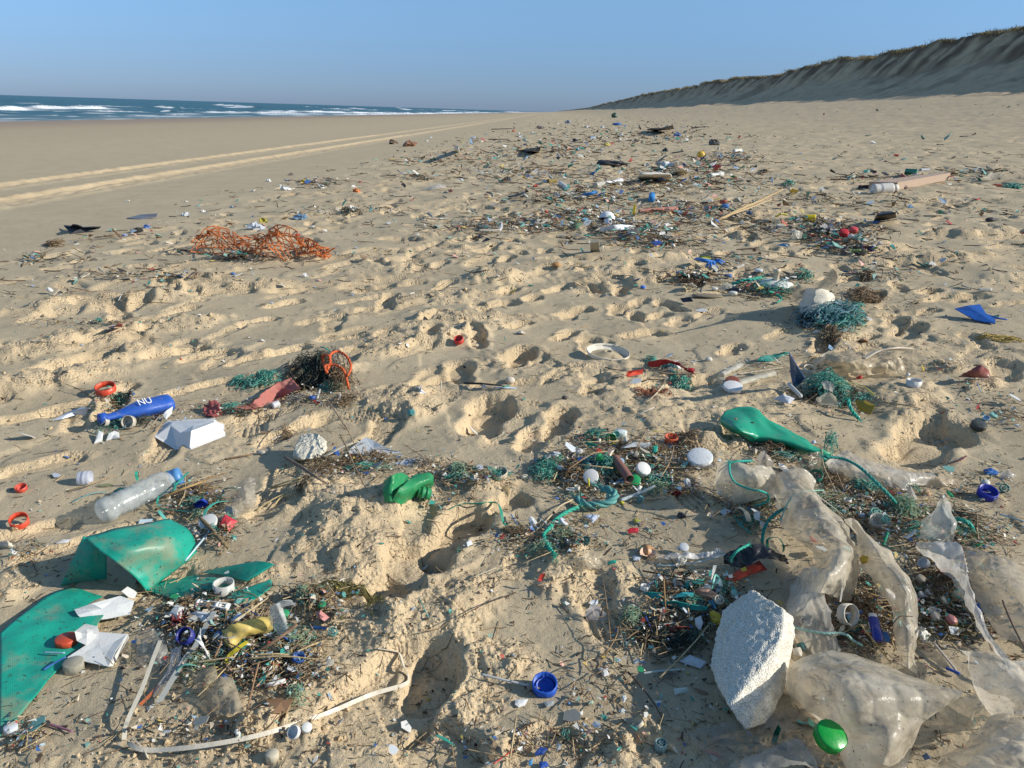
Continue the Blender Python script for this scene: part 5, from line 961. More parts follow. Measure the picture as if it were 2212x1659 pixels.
stick(a3, [(955, 955, .004), (1040, 890, .02), (1100, 790, .03), (1110, 730, .04)], 2.5, (.42, .26, .12), 'thin orange brown root curving out of the dark litter heap')
stick(a3, [(1408, 420, .05), (1415, 530, .04), (1424, 640, .012)], 4.5, (.34, .20, .08), 'brown stalk standing upright in the litter left of the foam block')
stick(a3, [(995, 660, .03), (1020, 600, .04), (1075, 670, .02)], 3.5, (.08, .05, .03), 'bent dark twig at the left tip of the dark litter heap')
scallop(a3(1300, 272), 42, (.66, .45, .34), 'pink ribbed scallop shell lying open side up', True, 8, 15)
scallop(a3(1298, 236), 42, (.42, .22, .09), 'orange brown shell behind the pink scallop', False, 10, 0, h=.004)
film(a3, [[(812, 290, .01), (830, 350, .004)], [(880, 235, .03), (900, 350, .01)], [(960, 250, .03), (1000, 345, .006)], [(1040, 300, .012), (1045, 345, .004)]], 'small crumpled clear wrapper in front of the spoked wheel', 24, 18, .010, 40, 20, filmmat((.58, .54, .44), .35, .15, .4), 'wrapper', 'wrapper')
film(a3, [[(1365, 255, .012), (1380, 300, .006)], [(1470, 240, .02), (1480, 290, .012)], [(1600, 245, .016), (1620, 285, .01)], [(1700, 240, .02), (1740, 270, .012)], [(1770, 215, .03), (1810, 245, .02)]], 'crumpled white bag strip right of the scallop shell', 50, 14, .008, 40, 21, filmmat((.74, .77, .82), .02, .4, .3), 'bag strip', 'bag_strip')
strap(a3, [(1370, 325), (1440, 330, .012), (1560, 318, .016), (1700, 290, .02), (1843, 245, .03)], 4, (.55, .60, .58), 'thin pale strap along the white bag strip')
film(a3, [[(890, 650, .02), (900, 690, .004)], [(950, 580, .045), (960, 690, .01)], [(1050, 655, .02), (1000, 690, .006)]], 'pale lilac film flap at the toe of the boot print', 18, 16, .004, 30, 22, filmmat((.56, .58, .66), .3, .25, .3), 'plastic film', 'plastic_film')
# dark litter heap left of the foam block
tangle(a3(1190, 690), 62, 46, .03, 130, 1.2, PALENET, 'frayed pale green fibre ball at the left of the dark litter heap', 21)
tangle(a3(1350, 800), 110, 60, .025, 130, 1.5, DARKNET, 'dark matted weed under the litter left of the foam block', 22, 'plant litter', 'plant_litter')
tangle(a3(1540, 830), 90, 60, .03, 110, 1.5, DARKNET, 'dark matted weed in the shade of the foam block', 23, 'plant litter', 'plant_litter')
tangle(a3(1600, 610), 60, 26, .03, 60, 1.3, TEALNET, 'green fibres behind the foam block', 24)
for P_, c_, lb in [([(1270, 510, .02), (1300, 500, .03), (1400, 510, .03), (1390, 540, .02), (1320, 540, .015)], (.03, .42, .40), 'upper turquoise scrap in the dark litter heap'), ([(1380, 565, .02), (1480, 560, .03), (1600, 585, .03), (1700, 600, .03), (1690, 625, .02), (1560, 615, .015), (1430, 590, .012)], (.03, .40, .34), 'long turquoise scrap behind the foam block'),
                   ([(1470, 540, .02), (1530, 505, .03), (1610, 510, .03), (1600, 535, .02)], (.05, .42, .45), 'turquoise flat scrap right of the brown stalk'), ([(1440, 745, .02), (1500, 728, .03), (1580, 728, .03), (1588, 765, .015), (1480, 775, .01)], (.50, .10, .07), 'brick red flat chip in the dark litter heap'),
                   ([(1600, 490, .02), (1640, 480, .035), (1700, 480, .035), (1765, 520, .02), (1740, 550, .015), (1660, 540, .012)], (.66, .38, .26), 'crumpled peach coloured foil behind the foam block'), ([(1705, 640, .02), (1730, 622, .035), (1780, 650, .03), (1788, 700, .02), (1760, 725, .01), (1720, 700, .01)], (.70, .50, .05), 'yellow plastic scrap touching the foam block'),
                   ([(1510, 958, .004), (1580, 915, .012), (1690, 960, .014), (1650, 1005, .006), (1560, 975, .006)], (.62, .66, .72), 'torn grey white film in front of the dark litter heap'), ([(1705, 560, .02), (1730, 560, .03), (1755, 620, .02), (1735, 625, .01)], (.12, .40, .62), 'short blue strip behind the foam block'),
                   ([(1690, 430, .02), (1780, 415, .03), (1800, 470, .02), (1720, 480, .01)], (.55, .66, .64), 'pale flat chip behind the peach foil')]:
    shard(a3, P_, c_, lb, 'plastic scrap', name='plastic_scrap', bulge=.004)
cyl(a3, (1500, 430), (1492, 540), 20, (.60, .55, .44), 'cream plastic nozzle lying in the litter behind the foam block', prof=[(0, .02), (0, 1.1), (.3, 1.1), (.32, .9), (.7, .85), (.72, .7), (1, .7)], open_=True, name='nozzle', cat='nozzle')
wheel(a3(1768, 578), 18, (.62, .56, .46), 'cream spoked wheel behind the foam block', 25, 180, .012, .7)
strap(a3, [(1715, 500, .02), (1750, 455, .04), (1770, 415, .05), (1750, 395, .055), (1735, 440, .05), (1725, 490, .03)], 4, TQ, 'pale green curled strap beside the yellow scrap', tw=60)
strap(a3, [(1722, 425, .04), (1745, 335, .075)], 8, WHITE, 'upright white tag behind the peach foil', tw=50)
strap(a3, [(1280, 1035, .012), (1400, 1020, .012), (1545, 1010, .012)], 4, (.55, .62, .60), 'pale stick in front of the torn grey white film')
tangle(a3(1440, 1065), 66, 26, .012, 40, 1.3, GREYNET, 'little wad of pale fibres in front of the dark litter heap', 25, 'plant litter', 'plant_litter')
stick(a3, [(1290, 660, .03), (1320, 730, .02), (1350, 790, .01)], 3, (.04, .09, .35), 'thin blue stick in the dark litter heap', wood=False, cat='plastic stick', name='plastic_stick')
# ---- central colourful pile --------------------------------------------
cord(b3, [(1015, 1262, .02), (930, 1300, .02), (845, 1360, .018), (790, 1430, .016), (748, 1482, .014), (770, 1550, .012), (800, 1600, .012), (835, 1640, .01)], 10, (.02, .38, .26), 'twisted bright green rope in an S curve with frayed ends')
cord(b3, [(1010, 1195, .02), (1060, 1235, .02), (1130, 1248, .02), (1210, 1240, .022), (1285, 1215, .025), (1310, 1165, .03), (1270, 1130, .035), (1200, 1115, .03)], 17, (.10, .33, .31), 'thick faded teal rope at the near edge of the central pile')
strap(b3, [(0, 1285, .01), (90, 1245, .014), (240, 1240, .02), (365, 1232, .02), (405, 1280, .02), (425, 1380, .014), (470, 1425, .01), (600, 1440, .008)], 7, (.02, .30, .20), 'dark green flat ribbon trailing over the sand left of the central pile', tw=[20, 60, 20, 40])
stick(b3, [(760, 1420, .012), (880, 1490, .01), (1000, 1556, .008)], 5, (.52, .60, .60), 'pale straw pointing at the black green spoked wheel', wood=False, cat='drinking straw', name='drinking_straw')
cord(b3, [(418, 1512, .008), (560, 1500, .008), (700, 1440, .01), (790, 1340, .014), (880, 1250, .018), (1010, 1190, .02)], 4, (.55, .44, .28), 'cream cord curving under the green rope', twisted=False)
stick(b3, [(490, 1320, .012), (520, 1370, .012), (552, 1420, .008)], 4, (.40, .52, .66), 'short pale blue stick beside the green ribbon', wood=False, cat='cotton bud', name='cotton_bud_stick', taper=.9)
cyl(b3, (1300, 870), (1422, 1042), 20, (.28, .13, .10), 'rust brown plastic tube with an open end in the central pile', prof=[(0, .3), (.04, .9), (.1, 1), (1, .95)], h=.035, open_=True, name='plastic_tube', cat='tube', rough=.5)
shard(b3, [(1205, 860, .03), (1250, 800, .045), (1310, 800, .045), (1270, 870, .03)], (.34, .26, .21), 'grey brown flat chip leaning on the rust brown tube', bulge=.004)
stick(b3, [(1345, 1210, .012), (1480, 1160, .02), (1620, 1095, .03)], 9, (.46, .52, .52), 'pale grey plastic pipe with a torn end', wood=False, cat='pipe', name='pipe')
cap(b3(1970, 930), 54, (.70, .73, .76), 'large white screw lid face up with sand on it, right of the central pile', up=False, tilt=20, az=195, k=.26, cat='jar lid', rough=.35, dirt=.7)
cap(b3(1515, 1010), 32, (.74, .74, .72), 'white ribbed cap right of the rust brown tube', up=False, tilt=35, az=150, h=.015, k=.4)
cap(b3(1115, 1072), 33, (.74, .72, .70), 'white round cap with a yellow stick across it', up=False, tilt=50, az=190, h=.02, k=.3)
stick(b3, [(1097, 1035, .06), (1103, 1100, .04)], 5, (.70, .60, .05), 'short yellow stick on the white round cap', wood=False, cat='plastic stick', name='plastic_stick')
cap(b3(1350, 705), 27, (.66, .74, .74), 'pale ribbed cap at the far edge of the central pile', up=False, k=.5)
cap(b3(392, 1030), 38, (.58, .50, .38), 'beige ring lid with a green ribbed piece in it', k=.36, tilt=12, az=190, inner=False)
cap(b3(1746, 757), 29, (.66, .10, .03), 'orange red open cap at the far right of the central pile', k=.5, tilt=8)
cap(b3(1724, 790), 17, (.58, .52, .44), 'small clear cap in front of the orange red cap', up=False, clear=.3)
cap(b3(1275, 755), 21, (.03, .38, .12), 'green ribbed cap lying on edge at the far side of the central pile', tilt=65, az=180, k=.5)
cap(b3(1460, 1088), 25, (.01, .38, .12), 'bright green cap leaning below the white ribbed cap', up=False, tilt=45, az=190, h=.006, k=.35)
cap(b3(1185, 892), 16, (.04, .42, .14), 'small bright green ball cap in the middle of the central pile', up=False, h=.03, k=.8)
cap(b3(1740, 918), 24, (.55, .52, .42), 'dull clear ring right of the central pile', ring=True, k=.4)
cap(b3(985, 1050), 15, (.66, .62, .52), 'cream ring cap in the central pile', ring=True, tilt=50, az=180, h=.02, k=.5)
cap(b3(1008, 1128), 12, (.66, .60, .48), 'small cream cap on the thick teal rope', h=.015, k=.9)
wheel(b3(865, 900), 17, (.12, .34, .22), 'green grid wheel at the left of the central pile', 60, 180, .012, .4)
wheel(b3(1510, 1215), 15, (.22, .44, .42), 'turquoise filter wheel right of the pale grey pipe', 80, 200, 0, .9)
wheel(b3(1540, 1150), 12, (.10, .30, .30), 'dark turquoise filter wheel beside the pale grey pipe', 70, 200, .01, .9)
wheel(b3(395, 1020), 9, (.10, .34, .30), 'tiny green ribbed wheel inside the beige ring lid', 70, 180, .012, 1.0)
for P_, c_, lb in [([(1055, 1330, .01), (1120, 1316, .012), (1188, 1326, .012), (1132, 1386, .008)], (.58, .68, .84), 'bluish white kite shaped plate on the sand in front of the thick teal rope'), ([(1335, 1225, .006), (1350, 1212, .012), (1382, 1222, .01), (1375, 1245, .004)], (.68, .60, .05), 'small yellow chip right of the thick teal rope'),
                   ([(1600, 845, .01), (1605, 780, .03), (1645, 775, .03), (1640, 845, .01)], (.02, .38, .28), 'upright teal chip in front of the orange red cap'), ([(1640, 960, .01), (1650, 925, .02), (1680, 925, .02), (1680, 960, .008)], (.03, .42, .32), 'teal scrap left of the large white screw lid'),
                   ([(1320, 1050, .012), (1360, 1035, .02), (1385, 1060, .012), (1345, 1075, .006)], (.10, .32, .66), 'blue chip at the open end of the rust brown tube'), ([(795, 860, .01), (830, 825, .02), (880, 835, .018), (850, 870, .008)], (.66, .70, .74), 'bluish white shard at the left end of the central pile'),
                   ([(825, 930, .02), (880, 935, .03), (930, 970, .02), (850, 965, .015)], (.72, .76, .78), 'white flat shard left of the white round cap'), ([(1350, 800, .02), (1440, 750, .03), (1600, 760, .03), (1580, 800, .015), (1450, 790, .012)], (.68, .70, .70), 'crumpled white film behind the rust brown tube'),
                   ([(1475, 1125, .01), (1500, 1090, .02), (1525, 1100, .012), (1500, 1140, .006)], WHITE, 'bright shard left of the beige ring lid'), ([(1055, 740, .01), (1085, 745, .03), (1170, 775, .02), (1100, 800, .01)], (.04, .42, .30), 'green torn funnel scrap at the far left of the central pile'),
                   ([(1400, 1135, .006), (1440, 1120, .012), (1400, 1105, .012)], (.5, .3, .2), 'x')][:-1]:
    shard(b3, P_, c_, lb, 'plastic scrap', name='plastic_scrap', bulge=.003)
cyl(b3, (565, 1022), (615, 1022), 10, (.56, .58, .52), 'small grey green tube piece right of the beige ring lid', name='tube_piece', cat='tube', open_=True)
film(b3, [[(400, 1080, .01), (420, 1130, .006)], [(440, 1090, .03), (460, 1140, .01)], [(480, 1100, .012), (465, 1195, .002)]], 'dull brown film scrap in front of the beige ring lid', 16, 14, .006, 40, 30, filmmat((.40, .32, .18), .1, .5, .5), 'plastic film', 'plastic_film')
tangle(b3(750, 1010), 75, 56, .035, 170, 1.3, TEALNET, 'teal net heap at the left of the central pile', 30)
tangle(b3(1130, 960), 70, 50, .035, 90, 1.4, BLUENET, 'blue green twine in the middle of the central pile', 31)
tangle(b3(1250, 990), 50, 44, .05, 90, 1.5, TEALNET, 'faded teal twine left of the rust brown tube', 32)
tangle(b3(960, 1010), 60, 40, .03, 70, 1.4, BROWN, 'brown stalk wad in the central pile', 33, 'plant litter', 'plant_litter')
tangle(b3(1150, 730), 70, 26, .035, 70, 1.3, TEALNET, 'thin green twine at the far edge of the central pile', 34)
tangle(b3(80, 1010), 60, 36, .03, 120, 1.3, PALENET, 'olive green net tuft right of the crumpled green bottle', 35)
tangle(b3(1700, 1080), 70, 26, .014, 70, 1.6, DARKNET, 'dark weed shadowed left of the beige bag lump', 36, 'plant litter', 'plant_litter')
tangle(b3(1790, 1165), 50, 18, .01, 50, 1.4, REDNET, 'dark red weed strands in front of the large white lid', 37, 'seaweed', 'seaweed')
for i_, (P_, lb) in enumerate([([(1290, 955, .05), (1100, 935, .05), (920, 915, .03)], 'long pale straw across the top of the central pile'), ([(1460, 835, .03), (1500, 760, .05), (1560, 650, .03)], 'straw left of the orange red cap'), ([(1000, 850, .03), (1150, 835, .04), (1290, 815, .04)], 'grey stalk behind the long pale straw'),
        ([(930, 970, .03), (1060, 880, .05), (1150, 830, .05)], 'brown stalk crossing the long pale straw'), ([(820, 1060, .015), (850, 985, .03)], 'short pale stalk on the teal net heap'), ([(1835, 660, .006), (1870, 720, .03), (1925, 750, .02)], 'thin straw behind the orange red cap'), ([(1930, 660, .006), (1870, 720, .02), (1810, 790, .01)], 'thin straw crossing behind the orange red cap'),
        ([(1050, 700, .004), (1100, 670, .012), (1190, 655, .006)], 'thin brown stalk behind the central pile'), ([(1290, 1080, .02), (1350, 1060, .02)], 'white cotton bud below the rust brown tube'), ([(1755, 1020, .02), (1762, 1100, .006)], 'white upright stub in front of the large white lid')]):
    stick(b3, P_, 3.6 if i_ < 8 else 4.5, [(.56, .44, .24), (.36, .24, .14)][i_ % 2] if i_ < 8 else (.7, .7, .72), lb, cat='reed stalk' if i_ < 8 else 'cotton bud', name='reed_stalk' if i_ < 8 else 'cotton_bud_stick', wood=i_ < 8)
# ---- centre middle ground -------------------------------------------------
p_ = PX(*b3(1250, 62), 0); s_ = mscale(p_); Rm = 170 / 3.648 * s_
md = Thing('mesh_lid', p_, 'round white mesh lid filled with sand, alone in the middle distance', 'lid'); mm = plastic((.72, .68, .58), .6, .3, .1)
ax_ = disc_axis(6, 150); md.part('rim', lathe([(Rm * .97, .010), (Rm * .99, .018), (Rm, .016), (Rm * .98, .004), (Rm * .9, .002), (Rm * .8, -.004)], 56, p_, ax_, ribs=28, rib=.012), mm)
md.part('centre', lathe([(Rm * .8, -.004), (Rm * .5, -.002), (Rm * .2, .016), (Rm * .14, .018), (Rm * .12, .006)], 40, p_, ax_), plastic((.40, .33, .22), .9, .5))
rb = Thing('red_bottle', PX(*b3(1750, 150), 0), 'crushed dark red plastic bottle bent over litter', 'bottle'); rm_ = plastic((.38, .012, .02), .35, .2, .1)
for rw, sd_ in (([[(1562, 120, .03), (1570, 150, .01)], [(1620, 105, .05), (1630, 160, .015)], [(1700, 100, .055), (1700, 135, .035)], [(1790, 118, .045), (1790, 135, .035)]], 1), ([[(1790, 115, .045), (1780, 140, .03)], [(1830, 140, .045), (1840, 165, .025)], [(1880, 165, .035), (1885, 195, .012)]], 2)):
    V, F, su = sheetVF(grid(b3, rw), 20, 14, .004, 30, sd_, .001); rb.part('bottle_wall', (V, F), rm_)
A_, B_ = PX(*b3(1885, 182), .022), PX(*b3(1932, 188), .02); r_ = 5.5 * mscale(A_); rb.part('neck', lathe([(r_, 0), (r_, np.linalg.norm(B_ - A_)), (r_ * .8, np.linalg.norm(B_ - A_)), (r_ * .7, 0)], 20, A_, B_ - A_), rm_)
shard(b3, [(1395, 215, .006), (1410, 190, .03), (1530, 175, .03), (1525, 210, .012), (1410, 235, .003)], (.66, .07, .04), 'bright red bent chip left of the crushed red bottle', bulge=.008)
shard(b3, [(1720, 160, .03), (1745, 155, .035), (1775, 180, .03), (1755, 190, .02)], (.68, .66, .55), 'cream chip resting on the crushed red bottle')
tangle(b3(1740, 165), 50, 20, .03, 50, 1.6, BLUENET, 'blue net wad inside the bend of the crushed red bottle', 40)
tangle(b3(1595, 105), 36, 12, .02, 30, 1.6, TEALNET, 'green twine behind the crushed red bottle', 41)
tangle(b3(1770, 250), 26, 26, .02, 40, 1.8, TEALNET, 'green fibres in front of the crushed red bottle', 42)
tangle(b3(1840, 300), 54, 20, .02, 60, 1.8, TEALNET, 'bright green rope scrap with frayed ends in front of the crushed red bottle', 43)
tangle(b3(1590, 380), 86, 22, .012, 70, 1.4, ('rust', [(.30, .10, .05), (.40, .16, .08), (.2, .06, .03)]), 'rust red seaweed frond', 44, 'seaweed', 'seaweed')
stick(b3, [(1690, 298, .02), (1625, 375, .012), (1545, 440, .004)], 3.5, (.62, .50, .34), 'peeled pale stick beside the rust red frond')
stick(b3, [(1660, 205, .02), (1800, 212, .02), (1960, 210, .02)], 3.5, (.33, .23, .14), 'straight brown stick under the crushed red bottle')
stick(b3, [(1230, 160), (1300, 178, .01), (1390, 185)], 2.5, (.05, .04, .03), 'thin black twig left of the red bent chip')
stick(b3, [(1280, 250), (1340, 235, .008), (1420, 222)], 2, (.05, .04, .03), 'thin black twig in front of the red bent chip')
stick(b3, [(1520, 270), (1600, 255, .01), (1690, 262)], 3, (.04, .035, .03), 'black twig behind the rust red frond')
stick(b3, [(118, 285, .01), (260, 290, .02), (420, 305, .01)], 5, (.05, .045, .04), 'black stick beside the small white shell')
stick(b3, [(355, 318, .006), (440, 322, .008), (530, 325, .006)], 3, (.40, .56, .72), 'pale blue cotton bud in front of the small white shell', wood=False, cat='cotton bud', name='cotton_bud_stick', taper=.9)
shard(b3, [(240, 300, .006), (270, 295, .02), (298, 305, .016), (280, 328, .004)], (.60, .64, .70), 'clear crumpled scrap at the black stick')
blob(b3(480, 285), 22, 18, 16, (.62, .54, .45), 'cream cockle shell on the black stick', 'seashell', 'seashell', amp=.05, rough=.6)
blob(b3(910, 412), 13, 10, 9, (.05, .04, .04), 'small dark pebble right of the deepest footprint', 'pebble', 'pebble')
blob(b3(2045, 110), 16, 10, 10, (.66, .62, .56), 'small white shell behind the crushed red bottle', 'seashell', 'seashell')
cap(D(992, 744), 21, (.62, .05, .04), 'small red cap alone in the trampled middle ground', k=.5, tilt=30, az=200)
scallop(D(1125, 722), 24, (.62, .56, .48), 'white shell behind the red cap in the middle ground', False, 15, 180)
scallop(D(566, 738), 15, (.60, .56, .50), 'white shell in the left middle ground', False, 10, 180)
# ---- right foreground: foam block, bags --------------------------------------
foam(a4, [(150, 800, .03), (190, 580, .035), (240, 430, .048), (330, 360, .06), (432, 303, .075), (470, 330, .085), (640, 440, .11), (697, 482, .09), (706, 600, .06), (612, 650, .105), (545, 870, .074), (330, 985, .075), (200, 940, .035), (652, 780, .04), (640, 960, .005), (535, 1180, .0), (385, 1225, .03), (280, 1080, .07)],
     [(250, 1000), (400, 1180), (520, 1150), (620, 900), (660, 700), (500, 600)], 'big rough white foam block standing on end at the lower right', 5, .0026, .15, seed=1, fq=85)
fm = filmmat((.70, .66, .57), .22, .28, .55); fm2 = filmmat((.74, .72, .67), .25, .2, .25); fm3 = filmmat((.60, .57, .50), .5, .18, .3); fmb = filmmat((.62, .54, .40), .08, .3, .5)
film(a5, [[(90, 700, .02), (85, 780, .01), (200, 885, .003)], [(110, 600, .09), (150, 700, .08), (250, 890, .01)], [(200, 585, .12), (300, 680, .11), (330, 870, .02)], [(350, 620, .11), (420, 700, .10), (450, 840, .03)], [(480, 640, .08), (520, 720, .07), (520, 820, .03)]], 'beige bag lump bulging beside the large white screw lid', 40, 34, .010, 18, 31, fm)
c1 = Z(1824, 1368, 2.0)
film(c1, [[(1145, 395, .07), (1190, 362, .10), (1250, 375, .10), (1290, 420, .07)], [(1130, 480, .05), (1200, 470, .10), (1290, 470, .11), (1350, 520, .07)], [(1150, 560, .03), (1250, 560, .10), (1350, 560, .12), (1430, 600, .07)], [(1200, 660, .03), (1300, 650, .10), (1410, 640, .13), (1490, 700, .07)],
           [(1310, 740, .04), (1380, 720, .12), (1440, 720, .135), (1492, 770, .07)], [(1290, 830, .04), (1350, 820, .13), (1430, 820, .12), (1495, 860, .05)], [(1285, 900, .03), (1330, 900, .11), (1400, 920, .06), (1470, 940, .02)]], 'long dirty grey bag running down from the green rope, left branch', 70, 44, .012, 16, 32, fm)
film(c1, [[(1230, 830, .03), (1300, 790, .10), (1350, 815, .115)], [(1190, 930, .012), (1280, 910, .06), (1362, 930, .08)], [(1200, 1050, .008), (1290, 1030, .03), (1385, 1040, .05)], [(1290, 1170, .006), (1335, 1178, .02), (1422, 1160, .03)]], 'lower end of the long grey bag hanging beside the foam block', 50, 34, .009, 20, 33, fm2)
film(c1, [[(1440, 585, .09), (1470, 580, .12), (1505, 605, .10)], [(1488, 680, .08), (1540, 660, .13), (1590, 690, .09)], [(1500, 770, .06), (1590, 740, .13), (1662, 770, .08)], [(1560, 850, .05), (1650, 820, .12), (1722, 845, .07)], [(1622, 930, .04), (1700, 910, .10), (1757, 935, .05)], [(1642, 1025, .03), (1705, 1015, .08), (1757, 1025, .04)], [(1660, 1130, .02), (1710, 1130, .06), (1757, 1135, .03)], [(1672, 1212, .01), (1710, 1225, .04), (1756, 1252, .015)]], 'smooth pale bag strand curving down right of the long grey bag', 80, 32, .008, 14, 34, fm)
film(a4, [[(1120, 60, .09), (1140, 170, .06), (1110, 240, .04)], [(1060, 50, .12), (1050, 200, .10), (1080, 370, .02)], [(950, 80, .11), (960, 200, .10), (980, 370, .015)]], 'inner fold of the grey bag between its two strands', 26, 26, .008, 22, 35, fm)
film(a4, [[(650, 960, .004), (655, 850, .03), (700, 765, .06), (840, 728, .08), (1000, 728, .075), (1110, 726, .06)], [(740, 1050, .004), (800, 930, .08), (850, 830, .11), (950, 780, .115), (1100, 760, .10), (1300, 800, .06)], [(880, 1190, .006), (920, 1060, .09), (980, 940, .14), (1080, 860, .145), (1250, 830, .12), (1500, 880, .06)],
           [(960, 1300, .01), (1050, 1200, .08), (1100, 1080, .13), (1230, 970, .14), (1450, 930, .13), (1680, 945, .10)], [(1040, 1475, .01), (1130, 1340, .06), (1220, 1180, .11), (1370, 1070, .12), (1580, 1010, .13), (1805, 970, .13)], [(1200, 1540, .01), (1300, 1475, .05), (1370, 1300, .09), (1500, 1180, .09), (1620, 1110, .10), (1790, 1000, .125)], [(1430, 1500, .004), (1450, 1440, .01), (1480, 1340, .02), (1530, 1200, .05), (1600, 1130, .08), (1740, 1040, .11)]],
     'large smooth grey bag with brown stains draped into a peak at the bottom right', 90, 90, .006, 9, 36, filmmat((.72, .68, .59), .12, .28, .7))
film(a4, [[(0, 1240, .02), (60, 1330, .016), (130, 1400, .01), (230, 1500, .006)], [(180, 1190, .012), (240, 1270, .012), (320, 1370, .012), (360, 1500, .02)], [(400, 1180, .008), (440, 1260, .008), (520, 1330, .03), (560, 1480, .035)], [(640, 1100, .006), (700, 1200, .008), (740, 1300, .045), (830, 1450, .03)], [(850, 1080, .006), (870, 1180, .006), (900, 1300, .02), (960, 1480, .02)]],
     'thin clear film spread over dark sand under the green lid', 50, 50, .007, 16, 37, filmmat((.50, .50, .48), .48, .12, .15))
film(a4, [[(280, 1450, .02), (300, 1500, .02)], [(420, 1400, .045), (430, 1500, .04)], [(620, 1310, .065), (600, 1480, .05)], [(740, 1290, .07), (760, 1450, .05)], [(830, 1420, .05), (880, 1500, .03)]], 'raised glossy ridge of clear film left of the green lid', 40, 22, .006, 20, 38, filmmat((.55, .56, .55), .4, .1, .1))
film(a4, [[(1500, -10, .05), (1520, 30, .045), (1600, 90, .03)], [(1620, -20, .07), (1640, 60, .07), (1660, 180, .03)], [(1770, 0, .08), (1770, 130, .08), (1740, 260, .035)], [(1820, 60, .08), (1840, 230, .08), (1800, 340, .04)], [(1860, 280, .07), (1880, 370, .07), (1860, 440, .04)], [(1930, 450, .06), (1930, 520, .055), (1910, 540, .04)], [(1990, 600, .05), (1985, 640, .045), (1970, 640, .035)], [(2110, 760, .04), (2090, 780, .035), (2080, 790, .03)], [(2160, 880, .03), (2150, 890, .025), (2140, 900, .02)]],
     'bright translucent film twisting into a thin strand at the right', 80, 26, .006, 22, 39, filmmat((.78, .79, .79), .18, .12, .12))
film(a5, [[(1590, 930, .05), (1510, 1030, .03), (1490, 1130, .02)], [(1640, 840, .115), (1610, 960, .08), (1590, 1140, .03)], [(1665, 822, .125), (1670, 960, .09), (1680, 1160, .035)], [(1718, 900, .10), (1740, 1050, .07), (1710, 1180, .03)]], 'pointed peak of translucent film behind the bright twisted film', 34, 34, .007, 22, 40, filmmat((.66, .68, .66), .3, .12, .15))
film(a4, [[(1830, 20, .03), (1850, 200, .03), (1930, 420, .025), (2060, 640, .02)], [(1980, 60, .06), (2040, 250, .06), (2090, 440, .05), (2160, 640, .04)], [(2130, 110, .07), (2180, 280, .07), (2230, 460, .06), (2280, 660, .04)], [(2300, 180, .05), (2350, 380, .05), (2380, 520, .05), (2400, 760, .03)]], 'wide dull sheet of bag plastic at the right edge', 50, 50, .010, 10, 41, filmmat((.60, .56, .48), .2, .25, .6))
film(a4, [[(1790, 700, .03), (1850, 830, .03), (1900, 920, .03), (1960, 1040, .02), (2010, 1150, .01)], [(1900, 710, .07), (1950, 830, .08), (2000, 930, .08), (2030, 1020, .06), (2040, 1140, .03)], [(2050, 740, .08), (2110, 850, .10), (2150, 950, .10), (2180, 1040, .08), (2200, 1140, .05)], [(2220, 800, .06), (2260, 900, .09), (2300, 990, .09), (2300, 1080, .07), (2300, 1160, .05)]], 'crumpled pale bag in the right corner, upper lobe', 50, 50, .012, 16, 42, fm2)
film(a4, [[(1560, 1500, .02), (1700, 1380, .03), (1850, 1290, .03), (1960, 1220, .02), (2000, 1150, .01)], [(1640, 1560, .06), (1800, 1440, .09), (1950, 1350, .10), (2050, 1260, .08), (2070, 1130, .04)], [(1800, 1600, .08), (1960, 1500, .11), (2080, 1400, .12), (2170, 1280, .10), (2180, 1150, .06)], [(2000, 1640, .08), (2120, 1560, .11), (2250, 1450, .12), (2320, 1330, .10), (2330, 1180, .06)]], 'crumpled stained bag in the right corner, lower lobe', 50, 50, .013, 14, 43, fm)
film(a4, [[(1640, 1100, .02), (1700, 1180, .02), (1760, 1250, .012)], [(1740, 1040, .06), (1820, 1110, .05), (1900, 1200, .02)], [(1890, 980, .07), (1960, 1080, .06), (2000, 1150, .02)]], 'small translucent fold between the draped bag and the right corner bags', 26, 26, .010, 24, 44, filmmat((.56, .53, .44), .35, .18, .3))
film(a4, [[(640, 210, .02), (620, 300, .012), (650, 400, .006)], [(720, 140, .05), (720, 240, .03), (720, 330, .01)], [(830, 70, .08), (820, 200, .06), (800, 300, .02)]], 'thin grey film in the shade behind the foam block', 26, 26, .005, 16, 45, filmmat((.38, .36, .33), .55, .2, .2))
film(a5, [[(850, 600, .05), (870, 650, .03), (960, 690, .02)], [(980, 520, .04), (1000, 620, .05), (1060, 720, .02)], [(1100, 580, .04), (1150, 650, .05), (1200, 740, .015)], [(1280, 620, .03), (1350, 680, .04), (1300, 780, .012)], [(1420, 670, .025), (1480, 700, .03), (1400, 790, .01)], [(1590, 670, .02), (1600, 700, .02), (1560, 745, .01)]], 'thin white film stretched over the litter behind the green rope', 60, 30, .007, 20, 46, filmmat((.72, .70, .66), .2, .25, .25))
film(a5, [[(1540, 735, .01), (1600, 770, .006)], [(1620, 700, .03), (1680, 760, .012)], [(1640, 670, .02), (1770, 740, .006)]], 'beige film end curling at the right of the white film', 18, 14, .006, 26, 47, filmmat((.58, .50, .38), .2, .3, .4))
film(a5, [[(380, 560, .02), (370, 620, .01)], [(430, 520, .06), (430, 640, .02)], [(490, 600, .03), (480, 630, .02)]], 'grey pointed film flap between bottle neck and beige bag lump', 14, 12, .004, 30, 48, filmmat((.50, .47, .42), .25, .25, .3))
film(a5, [[(640, 620, .05), (700, 690, .03)], [(720, 540, .08), (760, 680, .04)], [(830, 530, .07), (830, 640, .03)]], 'brownish clear film over the neck of the green bottle', 22, 20, .008, 26, 49, filmmat((.36, .31, .25), .4, .2, .4))
